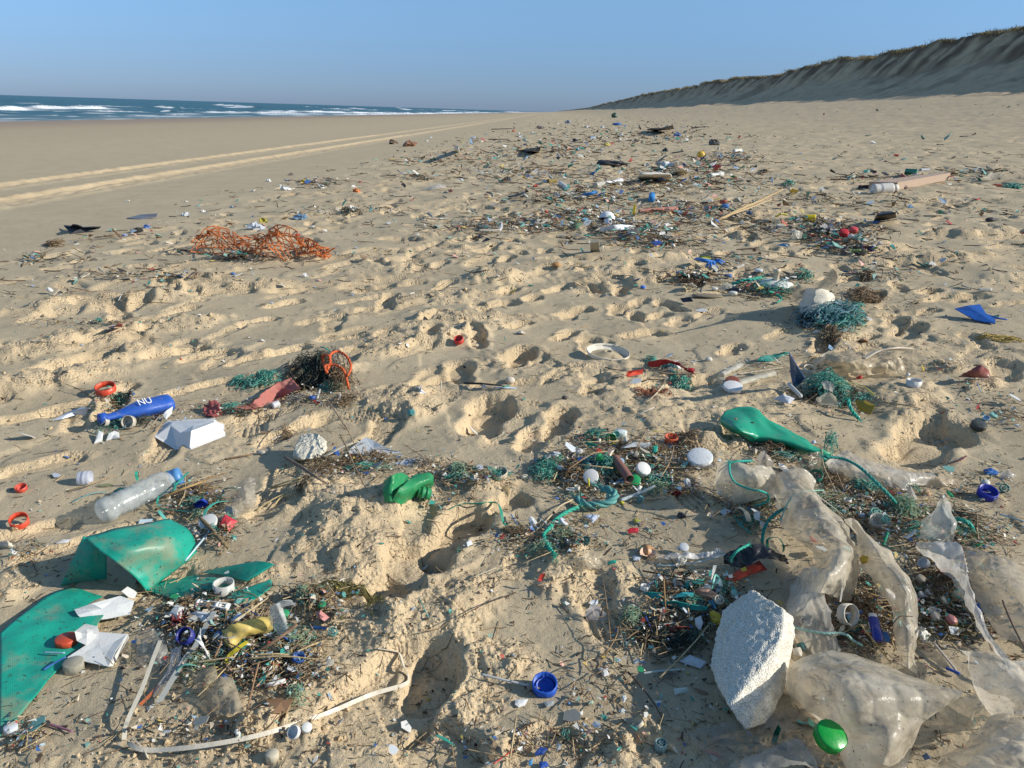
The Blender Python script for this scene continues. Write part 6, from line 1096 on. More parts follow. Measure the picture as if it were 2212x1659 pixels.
film(a5, [[(1390, 850, .006), (1480, 860, .006)], [(1425, 770, .045), (1460, 860, .012)], [(1440, 770, .045), (1480, 845, .012)]], 'small standing white cone of film right of the green rope', 12, 10, .002, 20, 50, filmmat((.66, .64, .66), .15, .3, .2), 'plastic film', 'plastic_film')
# green bottle
fg = Thing('green_bottle', PX(*c1(1100, 265), 0), 'large flattened green bottle lying with its neck in the litter', 'bottle'); gm2 = plastic((.02, .42, .25), .32, .3, .25)
V, F, su = sheetVF(grid(c1, [[(920, 118, .05), (905, 145, .045), (903, 165, .03), (912, 188, .004)], [(985, 99, .062), (975, 140, .06), (970, 190, .048), (985, 225, .004)], [(1050, 100, .062), (1050, 150, .05), (1055, 215, .045), (1070, 262, .003)], [(1105, 150, .052), (1120, 190, .045), (1130, 235, .042), (1140, 275, .004)],
    [(1190, 195, .045), (1195, 225, .048), (1195, 255, .040), (1200, 282, .006)], [(1262, 233, .042), (1265, 255, .045), (1262, 280, .035), (1262, 302, .01)], [(1300, 266, .036), (1300, 282, .038), (1298, 295, .03), (1295, 306, .015)], [(1345, 284, .034), (1345, 294, .035), (1340, 303, .028), (1338, 313, .018)]]), 64, 30, .0022, 14, 4, .001); fg.part('bottle_wall', (V, F), gm2)
V, F, su = sheetVF(grid(c1, [[(920, 118, .05), (908, 150, .02), (912, 186, .004)], [(905, 140, .046), (904, 160, .03), (908, 176, .012)]]), 12, 16, .001, 14, 5, .001); fg.part('bottle_base', (V, F), gm2)
A_, B_ = PX(*c1(1335, 298), .028), PX(*c1(1372, 312), .026); r_ = 8 * mscale(A_); fg.part('neck', lathe([(r_ * 1.15, 0), (r_ * 1.15, .004), (r_, .005), (r_, np.linalg.norm(B_ - A_)), (r_ * .8, np.linalg.norm(B_ - A_))], 24, A_, B_ - A_), gm2)
blob(a5(232, 305), 7, 5, 4, (.30, .17, .08), 'brown crumb on the green bottle', 'wood chip', 'wood_chip', h=.085); blob(a5(348, 330), 10, 5, 3, (.03, .03, .02), 'black crumb on the green bottle', 'wood chip', 'wood_chip', h=.08)
# ropes on the right
cord(a5, [(845, 560, .10), (960, 572, .10), (1040, 605, .10), (1100, 645, .10), (1200, 740, .085), (1290, 830, .06), (1340, 890, .03)], 7, (.02, .33, .27), 'long green rope arching over the white film', fray=1)
tangle(a5(865, 545), 36, 16, .09, 60, 1.2, TEALNET, 'frayed start of the arching green rope', 50, curl=.5)
cord(a5, [(190, 600, .12), (195, 680, .11), (240, 745, .09), (340, 785, .09), (400, 795, .09), (450, 820, .07), (455, 860, .05), (400, 890, .03), (340, 900, .01)], 5, (.02, .42, .33), 'thin turquoise rope looped round the beige bag lump')
cord(a5, [(190, 602, .12), (260, 592, .12), (335, 590, .11)], 5, (.02, .42, .33), 'short turquoise rope end on top of the beige bag lump')
cord(a5, [(550, 925, .07), (480, 975, .06), (430, 1050, .04), (415, 1145, .012)], 8, (.015, .25, .22), 'dark green rope hanging at the left of the long grey bag')
cord(a5, [(1008, 175, .05), (1020, 225, .04), (1050, 270, .02), (1078, 298, .01)], 8, (.02, .40, .30), 'short green rope end at the small net heap')
cord(a5, [(1725, 985, .03), (1790, 995, .04), (1845, 1030, .03), (1868, 1085, .01)], 9, (.03, .42, .32), 'frayed green rope end right of the film peak')
cord(a5, [(1275, 1080, .03), (1245, 1170, .012)], 7, (.01, .30, .18), 'short dark green rope stub in the bag litter', fray=0)
cord(a4, [(700, 550, .03), (790, 572, .04), (900, 590, .045), (990, 590, .045), (1050, 602, .045), (1085, 635, .035), (1150, 672, .02)], 6, (.32, .52, .46), 'pale green rope leading right from the foam block', fray=1)
cord(a5, [(835, 790, .07), (700, 800, .09), (620, 840, .10), (570, 920, .08), (540, 1010, .06)], 3, (.25, .52, .44), 'thin pale green cord over the long grey bag', twisted=False)
cord(a5, [(220, 965, .01), (270, 1030, .02), (340, 1090, .02)], 4, (.015, .22, .18), 'dark green cord left of the white strips', twisted=False)
tangle(a5(1120, 795), 80, 26, .035, 130, 1.3, TEALNET, 'pale teal net wad under the arching green rope', 51)
tangle(a5(1370, 950), 74, 44, .05, 190, 1.2, PALENET, 'yellow green fishing line ball at the end of the arching rope', 52)
tangle(a5(1520, 960), 30, 26, .025, 40, 1.2, PALENET, 'loose pale green strands right of the fishing line ball', 53)
cap(a5(1200, 1045), 36, (.56, .52, .46), 'clear ring cap in the bag litter', tilt=20, az=200, h=.01, k=.5, clear=.3)
wheel(a5(1250, 1010), 18, (.16, .40, .34), 'green spoked wheel on the clear ring cap', 40, 170, .03, .5)
wheel(a5(1170, 985), 22, (.20, .42, .36), 'pale green ribbed cap in the bag litter', 30, 170, .01, .8)
cap(a5(780, 720), 28, (.02, .20, .14), 'dark green ring by the arching green rope', ring=True, tilt=30, az=200, h=.03, k=.35)
strap(a5, [(345, 935, .06), (375, 945, .055), (380, 1000, .04), (415, 1020, .04), (425, 1060, .02)], 14, WHITE, 'bright white crumpled strip left of the long grey bag', tw=50)
strap(a5, [(225, 950, .02), (250, 920, .035), (300, 950, .03), (325, 1020, .015)], 16, (.55, .53, .42), 'wide cream strip left of the bright white strip', tw=30)
shard(a5, [(120, 935), (160, 915, .012), (205, 930, .012), (150, 965)], (.50, .56, .58), 'pale clear flake left of the wide cream strip')
shard(a5, [(140, 1400, .01), (270, 1325, .02), (395, 1272, .03), (450, 1335, .02), (330, 1370, .012), (200, 1428, .006)], (.42, .055, .03), 'dark red plastic plate under the black film', 'plastic plate', name='plate', bulge=.004, rough=.35)
film(a5, [[(150, 1240, .03), (150, 1300, .01)], [(280, 1170, .06), (290, 1320, .03)], [(430, 1180, .06), (420, 1270, .045)], [(600, 1260, .02), (590, 1300, .01)]], 'crumpled black film over the dark red plate', 34, 22, .010, 26, 54, plastic((.012, .014, .02), .3, .15), 'plastic film', 'plastic_film', .0006)
cord(a5, [(205, 1255, .05), (240, 1210, .07), (320, 1165, .07)], 6, (.02, .40, .30), 'small green rope piece lying on the black film')
shard(a5, [(265, 1330, .035), (300, 1315, .04), (310, 1340, .035), (280, 1350, .03)], (.65, .50, .04), 'yellow fleck on the dark red plate')
shard(a5, [(180, 1375, .025), (210, 1365, .028), (215, 1388, .02), (190, 1395, .02)], WHITE, 'white fleck on the dark red plate')
strap(a5, [(450, 1190, .03), (455, 1130, .05), (520, 1120, .055), (560, 1170, .05), (560, 1215, .02)], 6, (.01, .28, .16), 'dark green plastic loop behind the black film', tw=60)
# right: small things among the bags
cap(a4(915, 1330), 68, (.004, .34, .05), 'bright green glossy lid at the bottom of the picture', up=False, tilt=24, az=150, k=.34, h=.062, rough=.28, dirt=.02, trans=.2, cat='jar lid', inner=False, ribs=60)
cap(a4(1022, 520), 46, (.64, .60, .52), 'white ring collar standing on edge between the bag strands', ring=True, tilt=62, az=150, k=.42, h=.02, ribs=30, seg=44)
lt = Thing('lighter', PX(*a4(1240, 600), 0), 'dark blue lighter with a metal top between the bag strands', 'lighter'); A_, B_ = PX(*a4(1255, 640), .03), PX(*a4(1222, 490), .045); ds = B_ - A_; r_ = 11 * mscale(A_)
lt.part('body', lathe([(1e-4, 0), (r_ * .9, 0), (r_, .003), (r_, np.linalg.norm(ds)), (r_ * .8, np.linalg.norm(ds))], 24, A_, ds, sq=.6), plastic((.01, .03, .28), .25, .15)); lt.part('metal_top', lathe([(r_ * .85, 0), (r_ * .85, r_ * .9), (1e-4, r_ * .9)], 20, B_, ds, sq=.6), plastic((.6, .6, .6), .25, .1))
shard(a4, [(1275, 570, .03), (1320, 590, .03), (1335, 640, .02), (1300, 650, .015)], (.08, .24, .55), 'blue torn chip right of the lighter')
wheel(a4(940, 345), 22, (.62, .54, .42), 'cream spoked wheel left of the lighter', 50, 170, .02, .4)
wheel(a4(205, 393), 20, (.60, .55, .46), 'cream spoked wheel at the top left of the foam block', 25, 180, .02, .5)
wheel(a4(770, 535), 22, (.46, .42, .36), 'pale spoked wheel beside the foam block under film', 15, 180, .015, .4)
strap(a4, [(1015, 200, .11), (1018, 290, .09), (1005, 385, .06)], 4, (.66, .64, .56), 'thin white stick leaning on the inner bag fold', tw=30)
film(a4, [[(1495, 560, .02), (1510, 620, .01)], [(1540, 545, .04), (1545, 640, .012)], [(1575, 580, .02), (1570, 630, .01)]], 'small lump of white bubbly foam right of the pale bag strand', 16, 14, .006, 90, 60, foammat(), 'foam lump', 'foam_lump', .002)
stick(a4, [(1615, 650, .014), (1690, 740, .012), (1762, 828, .008)], 5.5, (.56, .50, .45), 'straight pale stick on dark sand right of the pale bag strand', wood=False, cat='lolly stick', name='lolly_stick', taper=.95)
stick(a4, [(1700, 818, .008), (1790, 856, .008)], 7, (.03, .10, .42), 'short blue tube at the end of the straight pale stick', wood=False, cat='tube', name='tube_piece', taper=1)
stick(a4, [(2072, 375, .10), (2110, 470, .11), (2165, 590, .10), (2225, 700, .08)], 5, (.20, .13, .09), 'dark twig standing at the right edge')
stick(a4, [(1138, 530, .05), (1240, 660, .04), (1340, 790, .02)], 4, (.50, .36, .16), 'golden straw slanting below the lighter', cat='reed stalk', name='reed_stalk')
stick(a4, [(1345, 535, .08), (1400, 480, .09), (1480, 480, .08)], 3, (.08, .05, .04), 'forked dark twig on the pale bag strand')
shard(a4, [(552, 1300, .012), (570, 1240, .03), (598, 1185, .05), (618, 1215, .045), (590, 1300, .012)], (.01, .28, .20), 'curved dark green shard left of the green lid', bulge=.01)
for q_, w_, c_, lb in [((1523, 262), 22, (.58, .50, .38), 'beige cap right of the pale bag strand, upper'), ((1620, 505), 20, (.62, .54, .46), 'pinkish beige cap in the litter right of the foam lump'), ((1758, 375), 24, (.42, .36, .24), 'dull olive clear cap under the bright twisted film'), ((1720, 525), 22, (.60, .26, .26), 'pink cap in the litter near the right corner'), ((1575, 345), 18, (.58, .54, .48), 'small pale cap below the upper beige cap'), ((1530, 355), 16, (.55, .56, .54), 'greyish cap next to the pale bag strand')]:
    cap(a4(*q_), w_, c_, lb, up=False, tilt=25, az=120, h=.012, k=.55, trans=.25)
shard(a4, [(1130, 100, .10), (1150, 75, .11), (1190, 90, .11), (1185, 125, .10), (1150, 135, .09)], (.62, .42, .04), 'yellow chip caught between the two bag strands', bulge=.004)
cap(a4(700, 735), 18, (.60, .56, .48), 'pale striped cap tucked against the foam block', tilt=60, az=120, h=.006, k=.8)
blob(a4(1292, 1212), 8, 8, 6, (.08, .09, .22), 'dark violet pellet on the draped bag', 'pellet', 'pellet', h=.10)
shard(a4, [(1540, 1395, .01), (1570, 1375, .02), (1600, 1410, .012), (1560, 1425, .006)], (.12, .18, .30), 'dark blue chip under the draped bag')
shard(a4, [(1690, 1100, .02), (1740, 1110, .025), (1770, 1135, .02), (1715, 1145, .015)], (.62, .62, .60), 'white flake in the shade of the draped bag')
tangle(a4(1180, 470), 120, 76, .03, 150, 1.4, BROWN, 'brown stalks and weed between the bag strands', 61, 'plant litter', 'plant_litter')
tangle(a4(1640, 330), 120, 110, .03, 220, 1.4, BROWN, 'brown matted stalks right of the pale bag strand', 62, 'plant litter', 'plant_litter')
tangle(a4(1720, 560), 110, 70, .02, 120, 1.4, WEED, 'olive brown weed above the right corner bags', 63, 'plant litter', 'plant_litter')
tangle(a5(900, 740), 90, 40, .03, 110, 1.3, BROWN, 'brown stalks under the arching green rope', 64, 'plant litter', 'plant_litter')
tangle(a5(1750, 990), 130, 46, .015, 110, 1.3, DARKNET, 'dark weed right of the film peak', 65, 'plant litter', 'plant_litter')
tangle(a5(500, 520), 100, 26, .04, 110, 1.3, BROWN, 'brown litter ridge in front of the green bottle', 66, 'plant litter', 'plant_litter')
strap(a5, [(770, 812, .10), (860, 880, .08), (990, 980, .05)], 5, (.58, .54, .44), 'cream stick along the upper edge of the long grey bag', tw=20)
for i_, P_ in enumerate([[(820, 490, .10), (835, 620, .09), (880, 720, .07), (945, 850, .04)], [(925, 670, .05), (975, 790, .03)], [(1130, 175, .02), (1420, 210, .012), (1550, 245, .006)], [(1890, 960, .03), (1890, 1090, .004)], [(1360, 860, .02), (1700, 850, .02)], [(1720, 925, .02), (1920, 960, .01)]]):
    stick(a5, P_, 3.4, [(.42, .32, .20), (.30, .20, .12)][i_ % 2], ['tall thin straw in front of the green bottle neck', 'short straw beside the tall one under the rope', 'long brown twig behind the right footprint', 'upright twig right of the film peak', 'level straw behind the film peak', 'straw right of the film peak'][i_], cat='reed stalk', name='reed_stalk')
stick(a5, [(2045, 955, .012), (2212, 1005, .012)], 4, (.38, .56, .66), 'pale blue stick at the right edge below the dark blue cap', wood=False, cat='drinking straw', name='drinking_straw')
cap(a5(1945, 848), 40, (.015, .03, .38), 'dark blue ring cap near the right edge', k=.42, tilt=18, az=175, inner=False)
wheel(a5(2066, 800), 19, (.05, .22, .20), 'dark green spoked wheel near the right edge', 50, 190, 0, .4)
blob(a5(1942, 762), 20, 18, 17, (.62, .62, .56), 'white round shell left of the dark green wheel', 'seashell', 'seashell', amp=.1)
scallop(a5(1765, 812), 30, (.62, .46, .28), 'orange cream shell behind the film peak', False, 20, 200)
blob(a5(1540, 825), 20, 14, 14, (.55, .36, .20), 'small tan shell behind the film peak', 'seashell', 'seashell')
shard(a5, [(1930, 650, .006), (1985, 635, .014), (2040, 665, .012), (2030, 685, .005), (1950, 680, .004)], (.04, .17, .50), 'blue plastic chip alone near the right edge', bulge=.005)
film(a5, [[(2040, 680, .004), (2060, 710, .002)], [(2100, 660, .02), (2110, 705, .004)], [(2160, 685, .004), (2150, 700, .002)]], 'clear wrinkled scrap beside the lone blue chip', 14, 12, .004, 40, 61, filmmat((.56, .58, .60), .35, .15, .2), 'wrapper', 'wrapper')
cap(a5(1890, 376), 32, (.05, .055, .05), 'black cap at the rim of the big right footprint', up=False, tilt=15, k=.4)
strap(a5, [(1690, 605, .004), (1760, 590, .008), (1815, 555, .006)], 4, (.20, .05, .04), 'dark red strip at the near rim of the big right footprint')
# small net heap behind the green bottle
tangle(a5(860, 110), 110, 52, .075, 230, 1.3, TEALNET, 'teal net heap behind the green bottle', 70)
tangle(a5(880, 150), 90, 50, .05, 130, 1.4, DARKNET, 'dark weed in the teal net heap behind the green bottle', 71, 'plant litter', 'plant_litter')
film(a5, [[(780, 165, .07), (800, 200, .05)], [(870, 120, .10), (880, 210, .05)], [(920, 150, .09), (940, 225, .04)]], 'pale torn film lying on the teal net heap', 20, 16, .005, 26, 62, filmmat((.56, .55, .46), .1, .35, .3), 'plastic film', 'plastic_film')
film(a5, [[(820, 50, .11), (840, 90, .09)], [(870, 40, .12), (880, 110, .09)], [(910, 70, .11), (900, 120, .08)]], 'grey white film on top of the teal net heap', 16, 14, .006, 30, 63, filmmat((.66, .66, .68), .1, .35, .2), 'plastic film', 'plastic_film')
shard(b4, [(728, 803, .21), (775, 880, .15), (830, 968, .07), (800, 1000, .03), (758, 1028, .01), (740, 950, .08)], (.02, .09, .26), 'dark blue pointed plastic fin standing up in the teal net heap', 'plastic fin', name='plastic_fin', th=.003)
shard(a5, [(1050, 175, .04), (1120, 170, .05), (1190, 210, .04), (1160, 270, .012), (1070, 235, .015)], (.40, .27, .03), 'amber brown plastic piece right of the teal net heap', bulge=.008)
strap(a5, [(930, 55, .07), (1040, 55, .08), (1120, 85, .07), (1190, 140, .02)], 3, (.70, .60, .10), 'yellow cord arching right from the teal net heap', tw=20)
strap(a5, [(950, 65, .07), (1040, 65, .075), (1110, 100, .06), (1170, 140, .03)], 3, (.62, .55, .12), 'second yellow cord just under the first', tw=20)
stick(a5, [(596, 62, .02), (680, 145, .02)], 9, (.60, .62, .62), 'pale straw leaning at the left of the teal net heap', wood=False, cat='drinking straw', name='drinking_straw', taper=.9)
stick(a5, [(700, 190, .02), (735, 170, .03), (790, 130, .06)], 3, (.36, .25, .16), 'twig sticking out left of the teal net heap')
shard(a5, [(490, 165, .01), (560, 130, .03), (640, 160, .03), (600, 200, .01)], (.60, .64, .72), 'bluish white torn scrap left of the teal net heap', bulge=.006)
cap(a5(208, 112), 41, (.78, .78, .78), 'white lid with concentric rings leaning on a serrated brown cap', up=False, tilt=14, az=190, h=.006, k=.22, cat='jar lid', inner=False)
cap(a5(205, 76), 30, (.26, .07, .05), 'serrated brown cap behind the white ringed lid', up=False, tilt=30, az=190, h=.004, k=.2, ribs=16)
cap(a5(1452, 74), 31, (.66, .66, .64), 'white ring alone on the sand right of the teal net heap', k=.42, ring=True)
cyl(b4, (300, 950), (425, 885), 16, (.58, .56, .48), 'clear oblong case lying diagonally left of the blue fin', name='clear_case', cat='container', sq=.7, clear=.35, seg=12)
cyl(b4, (400, 1005), (628, 940), 19, (.58, .55, .45), 'longer clear case in front of the diagonal one', name='clear_case', cat='container', sq=.7, clear=.35, seg=12)
shard(b4, [(270, 985, .01), (275, 960, .03), (400, 975, .03), (395, 1035, .006), (280, 1050, .004)], (.52, .50, .42), 'dull clear box side under the longer case', clear=.3, bulge=.002)
stick(b4, [(400, 945, .03), (560, 922, .03), (690, 902, .03)], 3.5, (.50, .42, .32), 'long pale stick above the two clear cases')
film(b4, [[(950, 870, .03), (960, 850, .05), (990, 800, .04)], [(1060, 900, .05), (1090, 860, .09), (1110, 800, .05)], [(1150, 960, .02), (1180, 860, .08), (1200, 830, .05)], [(1260, 950, .02), (1270, 880, .06), (1290, 820, .05)], [(1360, 930, .02), (1350, 870, .06), (1380, 800, .06)]], 'crumpled beige bag heap behind the teal net heap, left part', 44, 30, .014, 18, 64, fmb)
film(b4, [[(1340, 900, .04), (1350, 860, .06)], [(1440, 950, .01), (1460, 840, .07)], [(1530, 955, .01), (1550, 860, .06)]], 'crumpled beige bag heap behind the teal net heap, right part', 26, 22, .012, 20, 65, fmb)
strap(b4, [(1200, 850, .06), (1290, 805, .08), (1400, 790, .085), (1500, 798, .06)], 9, (.62, .54, .42), 'pale curved tube on top of the crumpled beige bag heap', tw=60, th=.006)
film(b4, [[(880, 860, .02), (890, 900, .01)], [(940, 820, .04), (950, 850, .02)], [(985, 795, .05), (990, 815, .03)]], 'thin pale film end left of the beige bag heap', 14, 12, .003, 30, 66, fm2)
cap(b4(850, 935), 24, (.62, .56, .46), 'cream ring between blue fin and beige bag heap', ring=True, k=.35, tilt=20)
film(b4, [[(520, 858, .01), (600, 865, .004)], [(560, 830, .02), (640, 855, .01)], [(650, 818, .03), (670, 840, .02)], [(700, 803, .045), (735, 812, .03)]], 'teal curved plastic sheet half buried left of the blue fin', 20, 14, .002, 20, 67, plastic((.02, .25, .21), .4, .4, .2), 'plastic sheet', 'plastic_sheet', .002)
scallop(b4(1190, 745), 28, (.55, .30, .15), 'orange brown broken shell on the sand lump', False, 30, 180)
# ---- right middle ground ----------------------------------------------------
foam(b4, [(785, 505, .05), (790, 545, .02), (838, 398, .15), (900, 392, .17), (960, 405, .16), (1012, 440, .12), (1015, 480, .09), (985, 540, .05), (850, 590, .02), (815, 560, .02), (930, 560, .03)], [(830, 585), (900, 575), (1000, 520), (960, 480)], 'weathered white foam lump leaning in the teal net, middle right', 4, .008, .2, seed=5, fq=60)
film(b4, [[(742, 385, .16), (745, 440, .10), (775, 482, .03)], [(800, 378, .16), (840, 420, .13), (850, 450, .08)], [(900, 372, .20), (950, 390, .17), (960, 420, .12)], [(1000, 290, .30), (1030, 320, .24), (1000, 408, .14)], [(1020, 285, .30), (1042, 345, .22), (1010, 405, .14)]], 'curled beige cardboard like plastic rising behind the weathered foam lump', 36, 24, .006, 12, 68, filmmat((.62, .54, .42), .03, .5, .4), 'plastic sheet', 'plastic_sheet')
tangle(b4(980, 600), 150, 50, .10, 330, 1.4, BLUENET, 'blue green tangled net in front of the weathered foam lump', 72)
tangle(b4(1060, 640), 100, 40, .06, 160, 1.4, TEALNET, 'teal net end right of the weathered foam lump', 73)
tangle(b4(860, 610), 60, 34, .05, 100, 1.4, DARKNET, 'dark net under the weathered foam lump', 74)
tangle(b4(985, 725), 50, 40, .05, 70, 1.6, BROWN, 'dry brown leaf litter in front of the blue green net', 75, 'plant litter', 'plant_litter')
tangle(b4(620, 420), 100, 36, .06, 160, 1.3, TEALNET, 'green net under the white dish', 76)
tangle(b4(820, 340), 44, 22, .06, 80, 1.3, TEALNET, 'teal net tuft right of the white dish', 77)
tangle(b4(1200, 460), 80, 34, .05, 130, 1.3, BROWN, 'brown and green litter right of the weathered foam lump', 78, 'plant litter', 'plant_litter')
cord(b4, [(355, 385, .02), (430, 355, .05), (500, 345, .05), (550, 335, .05)], 7, (.02, .42, .32), 'bright green frayed rope left of the white dish')
cord(b4, [(600, 420, .06), (650, 440, .04), (680, 470, .02), (650, 495, .012)], 4, (.01, .30, .22), 'dark green cord curling in front of the white dish', twisted=False)
p_ = PX(*b4(645, 372), .03); s_ = mscale(p_); r_ = 106 / 2.923 * s_; dh = Thing('dish_with_stem', PX(*b4(645, 372), 0), 'white dish turned over with a cream stem standing on it', 'plastic dish')
ax_ = disc_axis(6, 200); dh.part('dish', lathe([(1e-4, .022), (r_ * .3, .020), (r_ * .7, .012), (r_, 0), (r_ * .98, -.004), (r_ * .6, .006), (1e-4, .012)], 36, p_, ax_, ribs=18, rib=.008), plastic((.66, .66, .62), .5, .35)); r2 = 20 / 2.923 * s_
dh.part('stem', lathe([(r2 * .9, .008), (r2 * .85, .02), (r2 * .85, .065), (r2 * 1.15, .067), (r2 * 1.15, .08), (r2, .088), (r2 * .7, .088), (r2 * .6, .05)], 24, p_, disc_axis(3, 270)), plastic((.66, .55, .40), .5, .3))
shard(b4, [(1775, 530, .05), (1850, 512, .06), (1935, 503, .06), (1972, 560, .03), (2030, 590, .02), (2032, 625, .01), (1905, 602, .012)], (.02, .12, .48), 'ribbed blue plastic piece like a comb near the right edge', 'plastic piece', name='plastic_piece', th=.004, mat=corrmat((.02, .13, .52), .1))
stick(b4, [(1940, 560, .02), (2020, 585, .02), (2105, 600, .012)], 6, (.03, .13, .45), 'blue tail end beside the ribbed blue piece', wood=False, cat='plastic piece', name='plastic_piece')
film(b4, [[(1795, 960, .01), (1880, 965, .008), (2000, 968, .004)], [(1860, 925, .05), (1920, 930, .05), (1990, 935, .02)], [(1930, 885, .08), (1960, 895, .07), (1985, 920, .03)]], 'dull dark red shell shaped plastic near the right edge', 22, 18, .004, 18, 69, plastic((.22, .06, .06), .4, .3), 'plastic piece', 'plastic_piece', .002)
cyl(b4, (1925, 415), (2020, 412), 10, (.62, .60, .52), 'small clear bottle alone at the middle right', prof=[(0, .03), (0, 1), (.75, 1), (.85, .6), (1, .5)], name='small_bottle', cat='bottle', clear=.3)
tangle(b4(2060, 725), 95, 14, .015, 60, 2.0, ('yweed', [(.40, .28, .06), (.50, .38, .12), (.3, .2, .05)]), 'yellow dried seaweed strip near the right edge', 79, 'seaweed', 'seaweed')
shard(b4, [(40, 465, .02), (105, 458, .05), (125, 485, .02), (60, 490, .005)], (.02, .035, .09), 'navy blue pointed scrap beside flat driftwood', bulge=.01)
blob(b4(215, 460), 70, 26, 9, (.20, .17, .12), 'flat olive driftwood piece right of the navy scrap', 'driftwood', 'driftwood', rough=.9)
shard(b4, [(330, 410, .02), (380, 395, .03), (440, 402, .025), (430, 420, .01), (360, 425, .01)], (.03, .05, .08), 'dark oval plate left of the green net', bulge=.008)
film(b4, [[(280, 395, .02), (300, 420, .01)], [(330, 370, .05), (340, 405, .03)], [(380, 380, .03), (375, 400, .02)]], 'milky film pouch left of the green net', 14, 12, .004, 24, 70, fm2)
for q_, w_, c_, lb in [((260, 410), 12, WHITE, 'small pale cap left of the dark oval plate'), ((375, 440), 17, (.66, .66, .60), 'white crumpled cup in front of the dark oval plate'), ((535, 300), 17, (.60, .68, .76), 'pale blue lid behind the green rope'), ((345, 330), 16, (.08, .18, .45), 'blue cap behind the litter left of the white dish')]:
    cap(b4(*q_), w_, c_, lb, up=False, h=.01)
tangle(b4(120, 370), 90, 24, .03, 110, 1.4, BROWN, 'twiggy litter at the left of the white dish', 80, 'plant litter', 'plant_litter')
shard(b4, [(85, 372, .05), (115, 368, .06), (148, 392, .03), (130, 396, .02)], WHITE, 'white curved shard on the twiggy litter')
shard(b4, [(1000, 515, .06), (1020, 490, .09), (1075, 520, .06), (1070, 540, .02)], (.46, .62, .74), 'pale blue carton scrap right of the weathered foam lump', bulge=.01)
# blue rubber gloves
def glove(f, palm, fingers, wpx, col, label):
    """palm: places (wrist to knuckles), fingers: list of point lists; each finger a tapered tube rooted in the palm"""
    P = path(f, palm); s = mscale(P[0]); vs = [tube(catmull(P, 14), np.interp(np.linspace(0, 1, 14), [0, .6, 1], [wpx * .42, wpx * .5, wpx * .42]) * s, 14, sq=.5)]
    for fi in fingers:
        Q_ = catmull(path(f, fi), 12); vs.append(tube(Q_, np.interp(np.linspace(0, 1, 12), [0, .85, 1], [wpx * .16, wpx * .13, wpx * .05]) * s, 10, sq=.85))
    return single('rubber_glove', join(*vs), plastic(col, .5, .15), label, 'rubber glove')
glove(b4, [(150, 218, .05), (200, 228, .06), (250, 238, .05)], [[(225, 235, .06), (215, 255, .05), (200, 272, .02)], [(235, 238, .06), (235, 260, .05), (225, 278, .02)], [(250, 238, .06), (258, 258, .05), (256, 276, .02)], [(262, 232, .06), (290, 238, .05), (305, 252, .02)], [(262, 222, .06), (300, 228, .05), (325, 242, .02)]], 17, (.02, .15, .50), 'blue rubber glove with curled fingers, middle right')
shard(b4, [(135, 225, .03), (160, 200, .07), (230, 200, .08), (235, 215, .07), (190, 222, .06), (150, 240, .02)], (.55, .52, .08), 'yellow green cuff of a second glove behind the blue rubber glove', 'glove', name='glove_cuff', bulge=.015)
glove(b5, [(1150, 332, .03), (1190, 325, .07), (1225, 315, .08)], [[(1150, 335, .04), (1145, 338, .02)], [(1170, 322, .08), (1165, 338, .02)], [(1190, 318, .09), (1188, 336, .02)], [(1210, 314, .09), (1210, 332, .02)], [(1230, 312, .09), (1234, 326, .02)]], 13, (.02, .17, .50), 'blue rubber glove lying flat in the distance, left of the blue cup')
strap(b4, [(355, 232, .02), (400, 245, .02), (440, 258, .02), (400, 275, .012)], 5, (.66, .62, .56), 'white bent tube right of the blue rubber glove', tw=30, th=.004)
for q_, w_, c_, lb in [((910, 590), 5, (.55, .12, .05), 'small orange fleck in the blue green net')]: blob(b4(*q_), w_, w_, w_, c_, lb, 'pellet', 'pellet', h=.05)
# ---- mid distance, main pile --------------------------------------------------
foam(b5, [(1485, 215, .12), (1490, 204, .16), (1510, 192, .18), (1600, 190, .18), (1693, 203, .17), (1692, 225, .08), (1690, 240, .02), (1560, 235, .03), (1485, 236, .02)], [(1490, 236), (1600, 240), (1690, 242)], 'long flat slab of white foam in the distance', 3, .006, 0, seed=6)
foam(b5, [(1695, 190, .08), (1720, 180, .12), (1760, 166, .16), (1797, 188, .07), (1790, 196, .02), (1700, 200, .02)], [(1700, 204), (1780, 198)], 'angular white foam piece right of the long foam slab', 3, .006, 0, seed=7)
cyl(b5, (1012, 258), (1066, 298), 9, WHITE, 'white bottle lying pointed towards the camera in the distance', prof=[(0, .03), (0, .9), (.1, 1), (.7, .95), (.85, .5), (1, .4)], name='white_bottle', cat='bottle')
cyl(b5, (1385, 245), (1275, 256), 11, (.72, .73, .75), 'crushed white bottle, waisted, right of the clear cup in the distance', prof=[(0, .03), (0, 1.05), (.1, 1.1), (.4, .5), (.7, .6), (.85, .4), (1, .38)], name='white_bottle', cat='bottle', dent=.25)
cyl(b5, (1225, 275), (1272, 265), 13, (.58, .56, .50), 'clear beige cup beside the crushed white bottle', name='cup', cat='cup', open_=True, clear=.3)
cyl(b5, (938, 248), (985, 244), 9, (.22, .17, .04), 'olive brown can in the distance', name='can', cat='can')
cyl(b5, (1568, 360), (1570, 332), 14, (.03, .24, .60), 'bright blue cup standing upright in the distance', name='cup', cat='cup', h=None, open_=True)
cyl(b5, (2000, 205), (1925, 212), 11, (.68, .68, .64), 'white skittle shaped bottle far right of the foam slab', prof=[(0, .03), (0, .5), (.05, .9), (.15, 1.15), (.3, 1.1), (.45, .7), (.9, .75), (1, .6)], name='white_bottle', cat='bottle', dent=.1)
cyl(b5, (2065, 66), (2110, 62), 9, (.66, .66, .62), 'white cup lying far away near the yellow bundle', name='cup', cat='cup')
